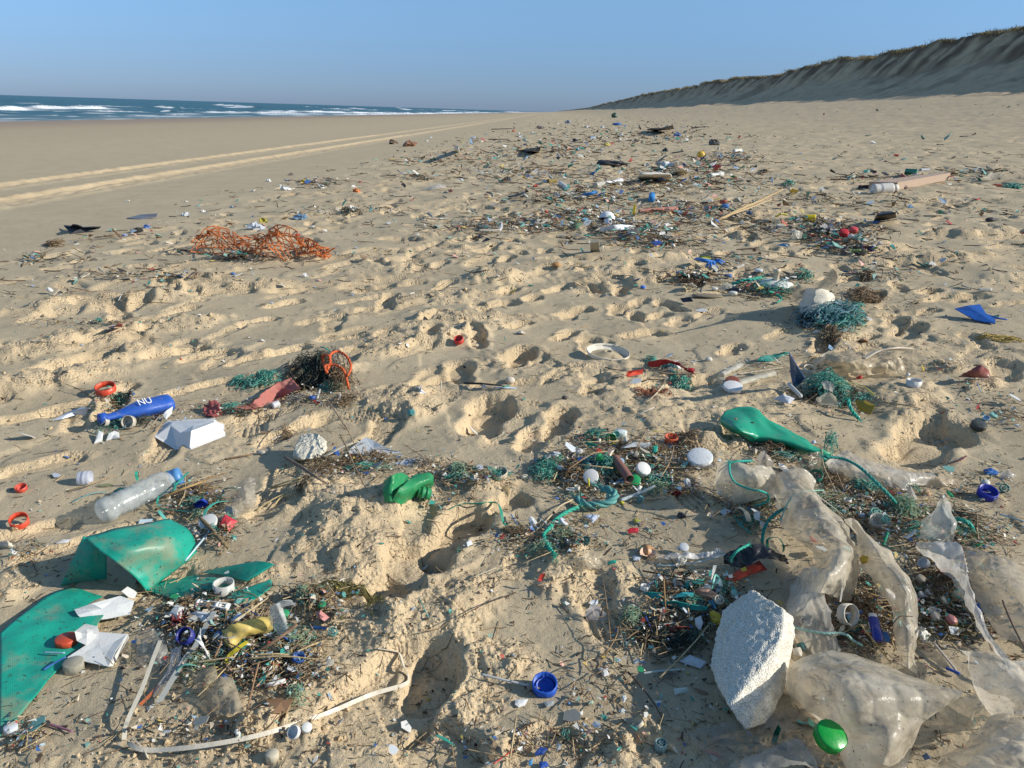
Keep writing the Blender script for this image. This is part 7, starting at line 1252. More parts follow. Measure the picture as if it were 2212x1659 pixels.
film(b5, [[(1595, 130, .10), (1600, 152, .02)], [(1640, 128, .12), (1640, 162, .02)], [(1690, 135, .10), (1695, 162, .02)], [(1728, 125, .17), (1728, 160, .02)]], 'torn white foam tray standing on edge in the distance', 24, 12, .012, 9, 71, plastic((.72, .73, .75), .6, .2), 'food tray', 'foam_tray', .01)
blob(b5(1310, 152), 68, 40, 12, (.02, .02, .024), 'crumpled black bag in the distance', 'plastic bag', 'plastic_bag', amp=.5, rough=.3, seed=4, seg=28)
blob(b5(1866, 100), 17, 14, 14, (.68, .42, .04), 'yellow orange bundle in the far litter', 'buoy', 'buoy', amp=.12)
shard(b5, [(1930, 158, .06), (1950, 148, .10), (1992, 150, .10), (1985, 165, .04), (1940, 170, .02)], (.50, .08, .20), 'pink plastic tray far away', 'tray', name='plastic_tray', bulge=.01)
cyl(b5, (1722, 418), (1492, 428), 16, (.60, .27, .20), 'salmon pink crushed bottle in the middle distance', prof=[(0, .03), (0, .8), (.05, 1), (.25, 1.05), (.32, .8), (.4, 1.0), (.6, .8), (.75, .75), (.9, .5), (1, .62)], name='pink_bottle', cat='bottle', dent=.2, sq=.8)
strap(b5, [(1458, 452, .02), (1462, 425, .08), (1468, 396, .15)], 5.5, (.70, .58, .04), 'yellow strip standing upright left of the salmon bottle', tw=60, th=.01)
pb = PX(*b5(1305, 480), 0); s_ = mscale(pb)
hl = Thing('white_float', pb, 'white dome shaped float with a bottle neck in the middle distance', 'float'); r_ = 46 / 2.806 * s_
hl.part('dome', lathe([(r_, 0), (r_ * .97, r_ * .35), (r_ * .8, r_ * .7), (r_ * .45, r_ * .93), (1e-4, r_)], 30, PX(*b5(1298, 478), .02), disc_axis(20, 20)), plastic((.74, .75, .78), .4, .1)); hl.part('neck', lathe([(r_ * .4, 0), (r_ * .42, r_ * .5), (r_ * .25, r_ * .7), (r_ * .25, r_ * .95), (r_ * .18, r_ * .95), (r_ * .18, r_ * .6)], 24, PX(*b5(1300, 495), .05), disc_axis(80, 165)), plastic((.74, .75, .80), .4, .1))
film(b5, [[(1250, 530, .04), (1255, 550, .02)], [(1320, 518, .08), (1320, 550, .03)], [(1400, 508, .08), (1400, 540, .04)], [(1470, 520, .04), (1462, 535, .02)]], 'curved white shell of plastic in front of the white float', 24, 14, .006, 9, 72, plastic((.74, .76, .80), .4, .12), 'plastic piece', 'plastic_piece', .004)
shard(b5, [(1418, 545, .06), (1490, 530, .10), (1495, 575, .02), (1440, 582, .01)], (.74, .75, .77), 'white angular piece below the curved white shell', bulge=.01)
cap(b5(1385, 497), 15, (.72, .72, .72), 'white cap right of the white float', up=False, h=.02, k=.4); cap(b5(1465, 495), 8, WHITE, 'tiny white cap far right of the white float', up=False, h=.02)
blob(b5(1160, 495), 18, 12, 10, (.05, .35, .60), 'sky blue lump left of the white float', 'plastic lump', 'plastic_lump', amp=.2)
shard(b5, [(1195, 605, .14), (1245, 600, .15), (1250, 655, .02), (1196, 658, .02)], (.36, .34, .28), 'grey brown box panel standing at the left end of a litter strip', 'box panel', name='box_panel', th=.02)
film(b5, [[(830, 485, .03), (835, 508, .01)], [(880, 475, .05), (890, 505, .02)], [(960, 480, .04), (955, 495, .01)]], 'pale grey film on the left litter line', 18, 12, .01, 9, 73, fm2)
film(b5, [[(345, 505, .02), (350, 535, .005)], [(430, 470, .10), (440, 520, .02)], [(470, 485, .05), (470, 510, .01)]], 'dull clear cup crushed at the left end of the litter line', 18, 14, .008, 9, 74, fm3, 'cup', 'cup')
shard(b5, [(495, 520, .04), (560, 510, .06), (600, 525, .04), (560, 535, .02)], (.66, .68, .70), 'white flat piece on the left litter line', bulge=.006)
stick(b5, [(520, 545, .03), (590, 546, .03), (650, 540, .03)], 5, (.46, .46, .42), 'grey flat lath on the left litter line')
film(b5, [[(180, 295, .01), (185, 300, .004)], [(250, 270, .05), (240, 300, .01)], [(325, 262, .05), (320, 288, .01)]], 'flat grey film sheet in the left distance', 18, 12, .012, 5, 75, fm2)
shard(b5, [(330, 300, .02), (350, 295, .05), (362, 312, .02), (340, 316, .01)], (.66, .16, .06), 'orange scrap below the flat grey film sheet')
film(b5, [[(695, 340, .04), (700, 345, .01)], [(750, 325, .06), (752, 338, .02)], [(798, 308, .10), (800, 320, .03)]], 'curved blue strip in the left distance', 16, 8, .003, 9, 76, plastic((.03, .13, .32), .4, .2), 'plastic piece', 'plastic_piece', .004)
shard(b5, [(35, 375, .01), (40, 352, .07), (58, 352, .07), (68, 376, .01)], WHITE, 'small white cone on the sand in the left distance', bulge=.01)
blob(b5(990, 768), 21, 14, 12, (.42, .22, .08), 'orange brown round shell in the middle distance', 'seashell', 'seashell', amp=.05)
blob(b5(1060, 593), 10, 6, 6, (.34, .20, .10), 'small brown shell in the middle distance', 'seashell', 'seashell', amp=.05)
blob(b5(1515, 898), 12, 10, 8, (.04, .16, .60), 'bright blue cap alone in the middle ground', 'bottle cap', 'bottle_cap', amp=.05)
shard(b5, [(1565, 610, .03), (1610, 605, .05), (1640, 622, .04), (1590, 640, .02)], (.03, .12, .55), 'blue scrap on the grey litter strip')
cap(b5(2012, 410), 16, (.04, .18, .50), 'blue cap right of the salmon bottle', up=False, h=.02, k=.5); cap(b5(2002, 385), 16, (.30, .07, .04), 'brown red cap behind the blue cap', up=False, h=.02, k=.5)
cap(b5(1908, 438), 14, (.62, .62, .62), 'white and black striped cap right of the salmon bottle', tilt=60, az=220, k=.6)
shard(b5, [(850, 45, .06), (890, 42, .12), (885, 60, .01), (792, 60, .004), (795, 52, .02)], (.03, .025, .02), 'black wedge of wood in the far left distance', 'driftwood', name='driftwood', th=.04)
stick(b6, [(85, 950, .02), (260, 860, .10), (420, 790, .14), (555, 722, .20)], 7, (.52, .38, .20), 'long bamboo pole lying on the sand, right middle distance', cat='bamboo pole', name='bamboo_pole', wob=.12)
stick(b6, [(110, 925, .03), (300, 860, .08), (480, 790, .08)], 4, (.58, .44, .26), 'thinner split pole alongside the bamboo pole', cat='bamboo pole', name='bamboo_pole')
# plank, log, bottle
P_ = [PX(*b6(1345, 674), .10), PX(*b6(1708, 608), .10), PX(*b6(1640, 604), .10), PX(*b6(1150, 668), .10)]
pk = single('wooden_plank', poly_solid(P_, .10), woodmat((.48, .36, .27)), 'straight squared wooden plank lying on the sand at the right', 'plank', smooth=False)
cyl(b6, (1078, 708), (1345, 706), 10, (.06, .035, .04), 'dark log in front of the wooden plank', name='log', cat='log', rough=.8)
blob(b6(1375, 715), 24, 14, 8, (.10, .05, .05), 'dark flat stone right of the white bottle', 'stone', 'stone')
blob(b6(1336, 690), 9, 9, 11, (.12, .04, .08), 'dark round knob touching the plank end', 'float', 'float')
cyl(b6, (1172, 720), (1312, 715), 22, (.70, .68, .64), 'fat white plastic bottle lying in front of the dark log', prof=[(0, .03), (0, .8), (.05, .95), (.35, .92), (.38, 1), (.9, 1.05), (.95, .98), (.97, .6)], name='white_bottle', cat='bottle', cap_col=(.6, .55, .5), dirt=.35)
cyl(b6, (705, 918), (778, 920), 16, (.72, .56, .02), 'yellow cup lying on its side at the right', prof=[(0, .03), (0, .85), (.7, 1), (1, 1.05)], name='cup', cat='cup', open_=True)
strap(b6, [(510, 915, .03), (540, 895, .12), (585, 902, .08)], 5, (.60, .58, .08), 'yellow green curved strip left of the yellow cup', th=.006, tw=40)
cap(b6(970, 1047), 20, (.50, .02, .03), 'lower red cap on the right litter patch', up=False, h=.05, tilt=25, k=.5); cap(b6(1035, 1028), 17, (.55, .06, .07), 'upper pinkish red cap on the right litter patch', up=False, h=.07, tilt=20, k=.6); cap(b6(1028, 1055), 16, (.72, .70, .68), 'white lid under the upper red cap', up=False, h=.04, k=.35)
strap(b6, [(780, 1068, .04), (860, 1075, .05), (950, 1065, .05)], 5, (.50, .12, .05), 'orange brown strip left of the red caps', th=.006)
film(b6, [[(610, 1050, .02), (620, 1065, .01)], [(640, 995, .10), (650, 1060, .03)], [(690, 1020, .06), (685, 1060, .02)]], 'clear crumpled bag at the left of the red caps', 18, 16, .015, 12, 77, filmmat((.66, .67, .62), .3, .2, .2))
film(b6, [[(810, 970, .03), (820, 1000, .01)], [(850, 955, .10), (870, 1005, .02)], [(900, 975, .06), (920, 1000, .01)]], 'pale lilac film behind the red caps', 18, 14, .012, 9, 78, filmmat((.62, .62, .70), .05, .4, .2))
blob(b6(1162, 1143), 14, 14, 12, (.03, .03, .30), 'dark blue ball cap at the near edge of the right litter patch', 'bottle cap', 'bottle_cap', amp=.03)
cyl(b6, (1100, 1140), (1010, 1142), 6, (.30, .42, .15), 'green glass tube at the near edge of the right litter patch', name='tube_piece', cat='tube')
shard(b6, [(1160, 1130, .04), (1200, 1112, .06), (1215, 1125, .04), (1180, 1135, .02)], (.02, .30, .10), 'green oval scrap right of the dark blue ball cap'); shard(b6, [(1105, 1125, .04), (1120, 1105, .06), (1140, 1112, .05), (1125, 1130, .03)], (.5, .03, .05), 'red scrap between green tube and ball cap')
shard(b6, [(510, 1105, .01), (560, 1090, .03), (610, 1100, .02), (590, 1115, .01)], (.12, .38, .66), 'flat sky blue scrap left of the right litter patch')
shard(b4, [(672, 128, .012), (710, 118, .03), (738, 128, .02), (700, 138, .008)], (.10, .36, .62), 'second sky blue scrap close to the first')
shard(b6, [(1180, 930, .02), (1200, 895, .12), (1330, 878, .15), (1335, 905, .04), (1250, 925, .02)], (.025, .022, .02), 'black slab of driftwood right of the yellow cup', 'driftwood', name='driftwood', th=.015, bulge=.03)
blob(b6(1980, 942), 22, 14, 10, (.03, .03, .04), 'short black log end near the right edge', 'log', 'log')
shard(b6, [(1395, 590, .10), (1400, 578, .14), (1480, 582, .14), (1480, 605, .06), (1400, 600, .05)], (.02, .26, .20), 'teal tub behind the wooden plank', 'tub', name='plastic_tub', th=.05)
cyl(b6, (1500, 588), (1558, 587), 6, (.35, .38, .42), 'grey pipe end behind the wooden plank', name='pipe', cat='pipe')
film(b6, [[(1930, 640, .02), (1940, 650, .01)], [(1990, 612, .12), (2000, 648, .02)], [(2080, 610, .10), (2075, 645, .02)]], 'crumpled clear film far right behind the plank', 18, 12, .03, 5, 79, fm2)
shard(b6, [(1985, 690, .04), (2020, 682, .07), (2065, 690, .05), (2050, 705, .02)], (.50, .10, .08), 'red scrap far right of the plank')
tangle(b6(2130, 705), 50, 9, .05, 50, 1.4, TEALNET, 'green twine far right of the plank', 81)
p_ = PX(*b6(1397, 205), 0); s_ = mscale(p_); bl = Thing('far_buoy', p_, 'white round buoy with a red mark, far up the beach', 'buoy'); r_ = 30 / 3.177 * s_
bl.part('dome', lathe([(1e-4, -r_), (r_ * .7, -r_ * .7), (r_, 0), (r_ * .92, r_ * .4), (r_ * .6, r_ * .8), (1e-4, r_)], 24, p_ + UP * r_ * .6, disc_axis(20, 90)), plastic((.74, .74, .74), .5, .1)); bl.part('red_mark', lathe([(1e-4, .02), (r_ * .3, .02), (r_ * .3, -.02)], 14, p_ + UP * r_ * .7 + np.array([-r_ * .8, -r_ * .55, 0]), np.array([-.8, -.6, 0.])), plastic((.4, .03, .04), .5, .1))
blob(b6(1416, 262), 12, 12, 13, (.76, .76, .76), 'smaller white ball in front of the far buoy', 'ball', 'ball', amp=.03)
strap(b6, [(1122, 272, .0), (1128, 262, .25), (1134, 248, .6)], 5, (.22, .04, .03), 'dark red post stump up the beach', tw=70, th=.03)
shard(b6, [(1700, 308, .1), (1765, 304, .25), (1768, 316, .1), (1710, 318, .05)], (.50, .03, .05), 'red strip far up the beach')
stick(b6, [(1840, 265, .05), (2000, 258, .12), (2212, 252, .1)], 2, (.14, .10, .07), 'long thin branch far up the beach at the right edge')
# ---- far distance ----------------------------------------------------------------
shard(b8, [(1712, 186, .1), (1730, 180, .25), (1800, 180, .30), (1868, 162, .5), (1872, 180, .15), (1760, 192, .05)], (.05, .03, .025), 'dark driftwood trunk pointing up, far away', 'driftwood', name='driftwood', th=.06)
shard(b8, [(958, 310, .05), (1040, 300, .2), (1056, 302, .2), (1056, 314, .04), (962, 316, .03)], (.02, .018, .02), 'flat black log in the far distance below the vanishing track', 'log', name='log', th=.06)
stick(b8, [(765, 188, .12), (895, 184, .12)], 2.2, (.06, .05, .045), 'long straight dark beam near the tracks', cat='beam', name='beam'); stick(b8, [(748, 249, .08), (872, 248, .08)], 2.2, (.08, .05, .05), 'second dark beam nearer than the first', cat='beam', name='beam')
shard(b8, [(540, 316, .01), (545, 288, .35), (568, 290, .35), (574, 318, .01)], (.58, .62, .62), 'pale square container standing in the left distance', 'container', name='container', th=.05)
blob(b8(1512, 118), 13, 12, 11, (.05, .10, .08), 'dark green bundle far away near the foot of the dune', 'net bundle', 'net_bundle', amp=.3)
blob(b8(1955, 142), 22, 14, 9, (.04, .08, .07), 'dark green net bundle further right', 'net bundle', 'net_bundle', amp=.4)
blob(b8(1530, 164), 20, 9, 6, (.03, .13, .40), 'blue crate like lump far away', 'crate', 'crate', amp=.3)
stick(b8, [(1978, 182, .1), (2020, 176, .25), (2085, 172, .1)], 2.5, (.04, .03, .03), 'thin dark branch far right of the driftwood trunk', cat='branch', name='branch')
stick(b8, [(1860, 332, .06), (1930, 322, .25)], 3, (.03, .03, .04), 'dark branch stub behind the white torn tray', cat='branch', name='branch')
for q_, w_, c_, lb in [((903, 203), 8, (.50, .14, .06), 'orange lump right of the long straight beam'), ((940, 238), 10, (.7, .72, .74), 'white lump right of the second beam'), ((1015, 210), 4, (.72, .72, .72), 'tiny white speck right of the orange lump'), ((1230, 152), 14, (.16, .18, .24), 'dark and white lump in the far centre'), ((1348, 176), 9, (.68, .68, .70), 'white lump far centre left of the blue crate'), ((1438, 178), 9, (.64, .68, .72), 'pale lump just left of the blue crate'),
        ((1430, 222), 7, (.04, .36, .12), 'green lump below the blue crate'), ((1272, 262), 13, (.02, .02, .02), 'black lump in the far centre'), ((1380, 246), 13, (.50, .56, .66), 'pale blue lump in the far centre'), ((1465, 286), 12, (.62, .52, .10), 'yellow strip like lump in the far centre'), ((1895, 230), 17, (.14, .22, .42), 'blue grey lump far right'), ((400, 240), 6, (.60, .62, .66), 'white speck close to the tracks'), ((375, 262), 6, (.64, .64, .66), 'second white speck close to the tracks'),
        ((170, 278), 18, (.12, .08, .05), 'brown sliver beside the tracks'), ((268, 292), 26, (.26, .13, .08), 'reddish brown sliver right of the first sliver'), ((660, 248), 12, (.60, .62, .66), 'white blue speck left of the second beam'), ((930, 216), 6, (.66, .66, .66), 'small white speck below the orange lump'), ((1355, 328), 6, (.7, .7, .7), 'white speck above the black bag'), ((1750, 322), 7, (.16, .40, .38), 'turquoise speck in the far litter'), ((1820, 322), 14, (.06, .07, .07), 'dark lump beside the turquoise speck'),
        ((2120, 284), 26, (.10, .10, .10), 'dark net heap far right'), ((1920, 62), 8, (.06, .05, .05), 'dark speck at the edge of the dune shade'), ((1995, 84), 5, (.08, .05, .05), 'small dark speck on the upper beach'), ((1065, 186), 16, (.24, .20, .18), 'grey brown lump right of the long beam'), ((585, 500), 10, (.50, .56, .62), 'pale chip left of the white pointed bottle'), ((1035, 538), 11, (.55, .09, .05), 'red orange cap left of the white bottle in the distance'), ((1280, 518), 14, (.22, .40, .34), 'green lump right of the white pointed bottle'), ((990, 478), 12, (.14, .22, .42), 'blue chip behind the olive can')]:
    blob(b8(*q_), w_, w_ * .8, w_ * .55, c_, lb, 'debris lump', 'debris_lump', amp=.35, seg=10, seed=int(q_[0]) % 7)
for q_, w_, c_, lb, f_ in [((1712, 632), 14, (.72, .52, .03), 'yellow cup in the left litter line', b7), ((1605, 675), 20, (.74, .74, .74), 'white box like chunk in front of the yellow cup', b7), ((1512, 627), 12, (.74, .74, .72), 'white chunk left of the yellow cup', b7), ((2005, 685), 17, (.62, .20, .06), 'orange crumpled ball on the sand', b7), ((1140, 798), 11, (.74, .72, .68), 'white pyramid like chip behind the orange mesh', b7), ((1045, 820), 17, (.60, .62, .64), 'small clear tube behind the orange mesh', b7),
        ((722, 740), 8, (.70, .66, .60), 'lone white pebble on the smooth sand', b7), ((1048, 742), 7, (.60, .54, .44), 'lone cream pebble on the smooth sand', b7), ((825, 887), 15, (.06, .15, .44), 'blue chip left of the orange mesh', b7), ((775, 912), 24, (.03, .03, .03), 'black flat loop left of the orange mesh', b7), ((1675, 932), 10, (.55, .03, .05), 'red chip behind the orange mesh', b7), ((1440, 895), 32, (.50, .54, .60), 'bluish rags behind the orange mesh', b7), ((1685, 838), 26, (.12, .22, .34), 'blue grey rag behind the right end of the orange mesh', b7),
        ((1485, 858), 22, (.42, .36, .05), 'yellow stick like strip above the orange mesh', b7), ((1815, 665), 18, (.60, .60, .55), 'white and yellow chips right of the yellow cup', b7), ((1305, 775), 10, (.20, .26, .34), 'grey blue chip in the left litter', b7), ((635, 908), 16, (.30, .45, .40), 'turquoise scraps right of the dark rubber sheet', b7), ((705, 934), 12, (.30, .36, .56), 'lilac chip right of the dark rubber sheet', b7), ((1640, 592), 12, (.25, .20, .18), 'brown speck line beyond the yellow cup', b7), ((2026, 632), 7, (.42, .06, .04), 'small red chip above the orange crumpled ball', b7)]:
    blob(f_(*q_), w_, w_ * .7, w_ * .5, c_, lb, 'debris lump', 'debris_lump', amp=.4, seg=12, seed=int(q_[0]) % 7)
stick(b7, [(635, 895, .10), (660, 920, .04), (682, 945, .01)], 4, (.26, .14, .08), 'brown stick leaning right of the dark rubber sheet'); stick(b7, [(540, 940, .01), (600, 935, .02), (660, 930, .01)], 3.5, (.46, .34, .20), 'pale stick on the sand right of the dark rubber sheet')
# small litter of the left middle ground
shard(Z(0, 780, 2.806), [(655, 660, .02), (680, 648, .04), (700, 645, .04), (690, 662, .01)], (.03, .12, .50), 'blue half of a crumpled packet in the left middle ground'); shard(Z(0, 780, 2.806), [(690, 655, .02), (715, 635, .05), (745, 638, .04), (735, 655, .01)], (.50, .04, .04), 'red half of a crumpled packet in the left middle ground')
tangle(Z(0, 780, 2.806)(330, 160), 46, 14, .05, 60, 1.4, BROWN, 'brown twig tuft on the sand left of the orange mesh', 90, 'plant litter', 'plant_litter')
stick(Z(0, 780, 2.806), [(185, 742), (245, 740, .01), (302, 740)], 2.5, (.60, .56, .46), 'white stick in the left litter line', wood=False, cat='cotton bud', name='cotton_bud_stick')
blob(Z(0, 780, 2.806)(1412, 338), 11, 7, 6, (.06, .15, .40), 'small blue chip below the orange mesh', 'plastic chip', 'plastic_chip')
shard(b1, [(0, 1560), (1, 1560), (1, 1561)], WHITE, 'x') if False else None
film(a1, [[(0, 175, .01), (0, 200, .003)], [(40, 170, .03), (50, 205, .01)], [(85, 185, .01), (90, 212, .003)]], 'white pleated shell scrap at the left edge', 18, 10, .003, 90, 91, plastic((.66, .60, .52), .6, .2), 'shell fragment', 'shell_fragment', .001)
shard(a1, [(365, 185, .004), (410, 160, .012), (468, 158, .010), (440, 180, .004)], (.66, .70, .76), 'pale feather like flake left of the green arch')
# ================================================================ loose litter
R = np.random.RandomState(77)
# patches of wrack: place, half width, half height (photograph pixels), weight, fragment size
PATCH = [(420,1080,85,42,5),(470,1150,50,40,3),(290,900,110,30,2.2),(500,885,110,22,2.2),(690,850,90,45,2.5),(760,1010,120,32,4),(1000,1030,110,28,4),(1290,1010,120,70,12),(1430,1000,90,55,6),(1150,1170,150,40,2.5),(1240,1160,60,50,2),
 (500,1390,150,90,9),(610,1440,100,70,5),(690,1300,80,40,3.5),(400,1330,80,50,3),(1430,1360,110,70,4),(1560,1320,90,70,4),(1480,1270,90,40,3),(1640,1090,100,55,6),(1870,1110,140,65,11),(2050,1160,150,70,5),(1870,1330,90,80,7),(2030,1290,90,90,8),(2110,1340,80,60,2),
 (1700,990,120,30,3),(1810,860,80,45,3.5),(1640,800,90,30,1),(1450,795,60,20,1.5),(1460,840,60,25,1),(1790,700,80,40,4),(1660,625,90,25,3.5),(1860,640,60,25,3),(1760,660,60,20,2),(1500,605,80,18,2.5),(1960,655,80,20,1),(1380,505,130,28,5),(1100,490,160,22,5),(1260,470,120,20,4),(1430,530,110,12,3),
 (1500,455,150,20,4),(1560,480,120,12,2),(1800,505,100,22,6),(1830,535,70,20,4),(1760,480,60,10,2),(1900,600,100,12,1.5),(2180,900,40,26,2),(2060,800,60,18,1.2),(2120,860,70,60,1),(1250,430,180,20,4),(1450,400,200,20,5),(1550,345,110,14,4),(1480,370,160,18,4),(1150,375,200,26,3),(900,385,80,8,1.5),
 (1150,330,260,24,3.5),(1350,300,260,18,4),(1300,280,240,14,3),(1400,262,220,12,3),(1250,250,80,6,1.5),(680,398,60,10,2),(750,460,130,10,1.5),(520,560,100,8,1.5),(300,600,160,10,1),(200,640,160,12,1),(250,700,110,10,1.6),(120,700,90,10,1.2),(100,560,90,8,1),(150,520,90,10,.8),(1900,388,240,10,2),(2100,375,90,8,2),(1650,500,120,12,2),
 (1150,1610,200,40,.7),(1300,1480,160,60,.35),(60,1600,60,50,1),(480,1590,150,40,.6),(300,1560,140,60,.3),(1330,1540,220,90,.35),(2100,1050,100,40,1.4),(1780,770,160,30,1),(60,1200,60,30,1),(250,870,50,20,2),(940,350,120,10,1.5),(1750,430,160,20,1.5),(2000,450,180,20,1),(1600,560,120,20,1),
 (950,1080,60,30,.8),(1400,1170,120,60,.5),(1480,1060,60,25,1.5),(1700,930,100,20,.8),(800,990,90,20,1.5)]
PA = np.array(PATCH, float)
def fast_px(px, py):
    d = Fv[None] * F0 + Rv[None] * (px - 1106)[:, None] + Uv[None] * (829.5 - py)[:, None]; d /= np.linalg.norm(d, axis=1)[:, None]; z = np.zeros(len(px))
    for i in range(10):
        t = np.clip((z - 1) / np.minimum(d[:, 2], -1e-4), .3, 400); P = CAM + d * t[:, None]; z = .5 * z + .5 * H(P[:, 0], P[:, 1])
    return P
def sample(n, sparse=.12, wpow=1.0, ym=9999):
    """n places in the wrack; sparse: the share strewn over all the trampled sand"""
    pw = PA[:, 4] ** wpow * np.sqrt(PA[:, 2] * PA[:, 3]) * ((PA[:, 1] < ym) if ym > 0 else (PA[:, 1] > -ym)); k = R.choice(len(PA), n, p=pw / pw.sum()); g = R.normal(0, .5, (n, 2)); px = PA[k, 0] + g[:, 0] * PA[k, 2]; py = PA[k, 1] + g[:, 1] * PA[k, 3]
    m = R.rand(n) < sparse; yy = 250 + (min(1659, abs(ym)) - 250) * R.rand(n) ** 1.15; xx = R.uniform(-30, 2240, n); px = np.where(m, xx, px); py = np.where(m, yy, py)
    P = fast_px(px, np.maximum(py, 244)); u, v = uv(P[:, 0], P[:, 1]); r = np.hypot(P[:, 0], P[:, 1]); ok = (u > -4.4 + .5 * np.sin(v)) & (r > .8) & (r < 160) & (u < 24); return P[ok], m[ok], k[ok], np.stack([px, py], 1)[ok]
def put(P, pile): P = P.copy(); P[:, 2] = H(P[:, 0], P[:, 1]) + pile; return P
def scatter_sticks(name, n, L0, L1, r0, r1, mat, sparse, pile, seg=3, sides=3, bend=.12, label='', cat='', ym=9999):
    P, m, k, _ = sample(n, sparse, 1.0, ym); n = len(P); r = np.hypot(P[:, 0], P[:, 1]); sc = np.clip(r / 4, .75, 5) ** .5; L = R.uniform(L0, L1, n) * R.uniform(.5, 1.4, n) * sc; a = R.rand(n) * 6.283; pit = R.normal(0, .16, n)
    P = put(P, .003 + R.rand(n) * pile * (~m)); t = np.linspace(-.5, .5, seg + 1); d = np.stack([np.cos(a) * np.cos(pit), np.sin(a) * np.cos(pit), np.sin(pit)], 1); s = np.stack([-np.sin(a), np.cos(a), 0 * a], 1)
    bb = R.normal(0, bend, n); C_ = P[:, None] + L[:, None, None] * (t[None, :, None] * d[:, None] + (bb[:, None] * (t ** 2 - .08)[None])[..., None] * s[:, None]); g = H(C_[..., 0], C_[..., 1]); C_[..., 2] = np.maximum(C_[..., 2], g + .001)
    rad = R.uniform(r0, r1, n) * np.clip(r / 3.0, 1, 14); a_ = np.arange(sides) * 2 * math.pi / sides; ring = rad[:, None, None, None] * (np.cos(a_)[None, None, :, None] * s[:, None, None] + np.sin(a_)[None, None, :, None] * UP)
    V = (C_[:, :, None] + ring).reshape(-1, 3); b_ = (np.arange(n)[:, None, None] * (seg + 1) + np.arange(seg)[None, :, None]) * sides; j = np.arange(sides)[None, None]; jn = (j + 1) % sides
    F = np.stack([b_ + j, b_ + jn, b_ + sides + jn, b_ + sides + j], -1).reshape(-1, 4)
    o = mesh_np(name, V, [F], mat, attrs={'tone': np.repeat(R.rand(n), (seg + 1) * sides)}); tag(o, label, cat, kind='stuff')
scatter_sticks('dry_stalks', 6500, .02, .07, .0006, .0014, tonemat('stalks', [(.50, .38, .21), (.34, .24, .13), (.14, .09, .055)]), .10, .02, label='straw coloured reed and grass stalks strewn through the litter', cat='plant stalks')
scatter_sticks('dark_twigs', 9500, .008, .035, .0004, .0012, tonemat('twigs', [(.035, .025, .018), (.10, .065, .04), (.18, .12, .07)]), .28, .015, seg=2, label='dark broken twigs and weed bits strewn over the sand', cat='twigs')
def scatter_chips(name, n, s0, s1, mat, sparse, pile, ncol, label, cat, probs=None, flat=.35, zmax=6, ym=9999):
    P, m, k, _ = sample(n, sparse, 1.0, ym); n = len(P); r = np.hypot(P[:, 0], P[:, 1]); S = np.exp(R.uniform(math.log(s0), math.log(s1), n)) * np.clip((r / 2.6) ** .75, 1, zmax); P = put(P, .001 + R.rand(n) * pile * (~m)); K = 5
    a = np.sort(R.rand(n, K), 1) * 6.283; rad = R.uniform(.5, 1, (n, K)) * S[:, None] / 2; x = np.cos(a) * rad; y = np.sin(a) * rad; tz = R.normal(0, flat, (n, 2)); z = x * tz[:, :1] + y * tz[:, 1:] + R.normal(0, .06, (n, K)) * S[:, None]; th = np.maximum(.0006, S * .07)[:, None]
    zo = -z.min(1, keepdims=True); T_ = np.stack([P[:, :1] + x, P[:, 1:2] + y, P[:, 2:] + z + zo + th], -1); B_ = T_.copy(); B_[..., 2] -= th; V = np.concatenate([T_, B_], 1).reshape(-1, 3)
    o_ = np.arange(n)[:, None] * 2 * K; F3 = np.concatenate([np.stack([o_[:, 0], o_[:, 0] + i, o_[:, 0] + i + 1], 1) for i in range(1, K - 1)]); kk = np.arange(K); F4 = np.stack([o_ + kk, o_ + K + kk, o_ + K + (kk + 1) % K, o_ + (kk + 1) % K], -1).reshape(-1, 4)
    tone = (R.choice(ncol, n, p=probs) + .5) / ncol; o = mesh_np(name, V, [F3, F4], mat, smooth=False, attrs={'tone': np.repeat(tone, 2 * K)}); tag(o, label, cat, kind='stuff')
CHIPC = [(.62, .61, .57), (.42, .42, .38), (.54, .46, .34), (.05, .25, .21), (.20, .36, .31), (.05, .13, .33), (.28, .38, .48), (.40, .06, .045), (.50, .38, .09), (.03, .03, .03), (.25, .17, .10), (.62, .35, .28)]
PR = np.array([15, 10, 12, 7, 7, 4, 6, 3, 2.5, 7, 12, 3]); PR = PR / PR.sum()
scatter_chips('plastic_crumbs', 12500, .003, .016, tonemat('crumbs', CHIPC, .5), .22, .014, 12, 'tiny mixed plastic crumbs strewn through the wrack', 'plastic crumbs', PR)
scatter_chips('weed_crumbs', 10000, .003, .016, tonemat('weedbits', [(.03, .025, .018), (.09, .06, .04), (.16, .12, .07)], .9), .26, .012, 3, 'dark crumbs of weed, bark and charcoal scattered on the sand', 'weed crumbs')
scatter_chips('near_litter', 6500, .004, .019, tonemat('crumbs', CHIPC, .5), .03, .022, 12, 'mixed plastic fragments heaped in the near wrack', 'plastic litter', np.array([22, 11, 13, 9, 9, 3, 5, 2, 2, 9, 12, 3]) / 100., zmax=2, ym=-760)
scatter_chips('distant_litter', 3600, .010, .045, tonemat('crumbs', CHIPC, .5), .22, .05, 12, 'mixed plastic scraps and weed bits in the distant wrack lines', 'plastic litter', np.array([16, 8, 11, 13, 11, 4, 6, 3, 2, 9, 14, 3]) / 100., ym=640)
scatter_sticks('distant_stalks', 3200, .04, .13, .0008, .002, tonemat('twigs', [(.035, .025, .018), (.10, .065, .04), (.18, .12, .07)]), .25, .05, seg=2, label='dark stalks and weed in the distant wrack lines', cat='plant stalks', ym=640)
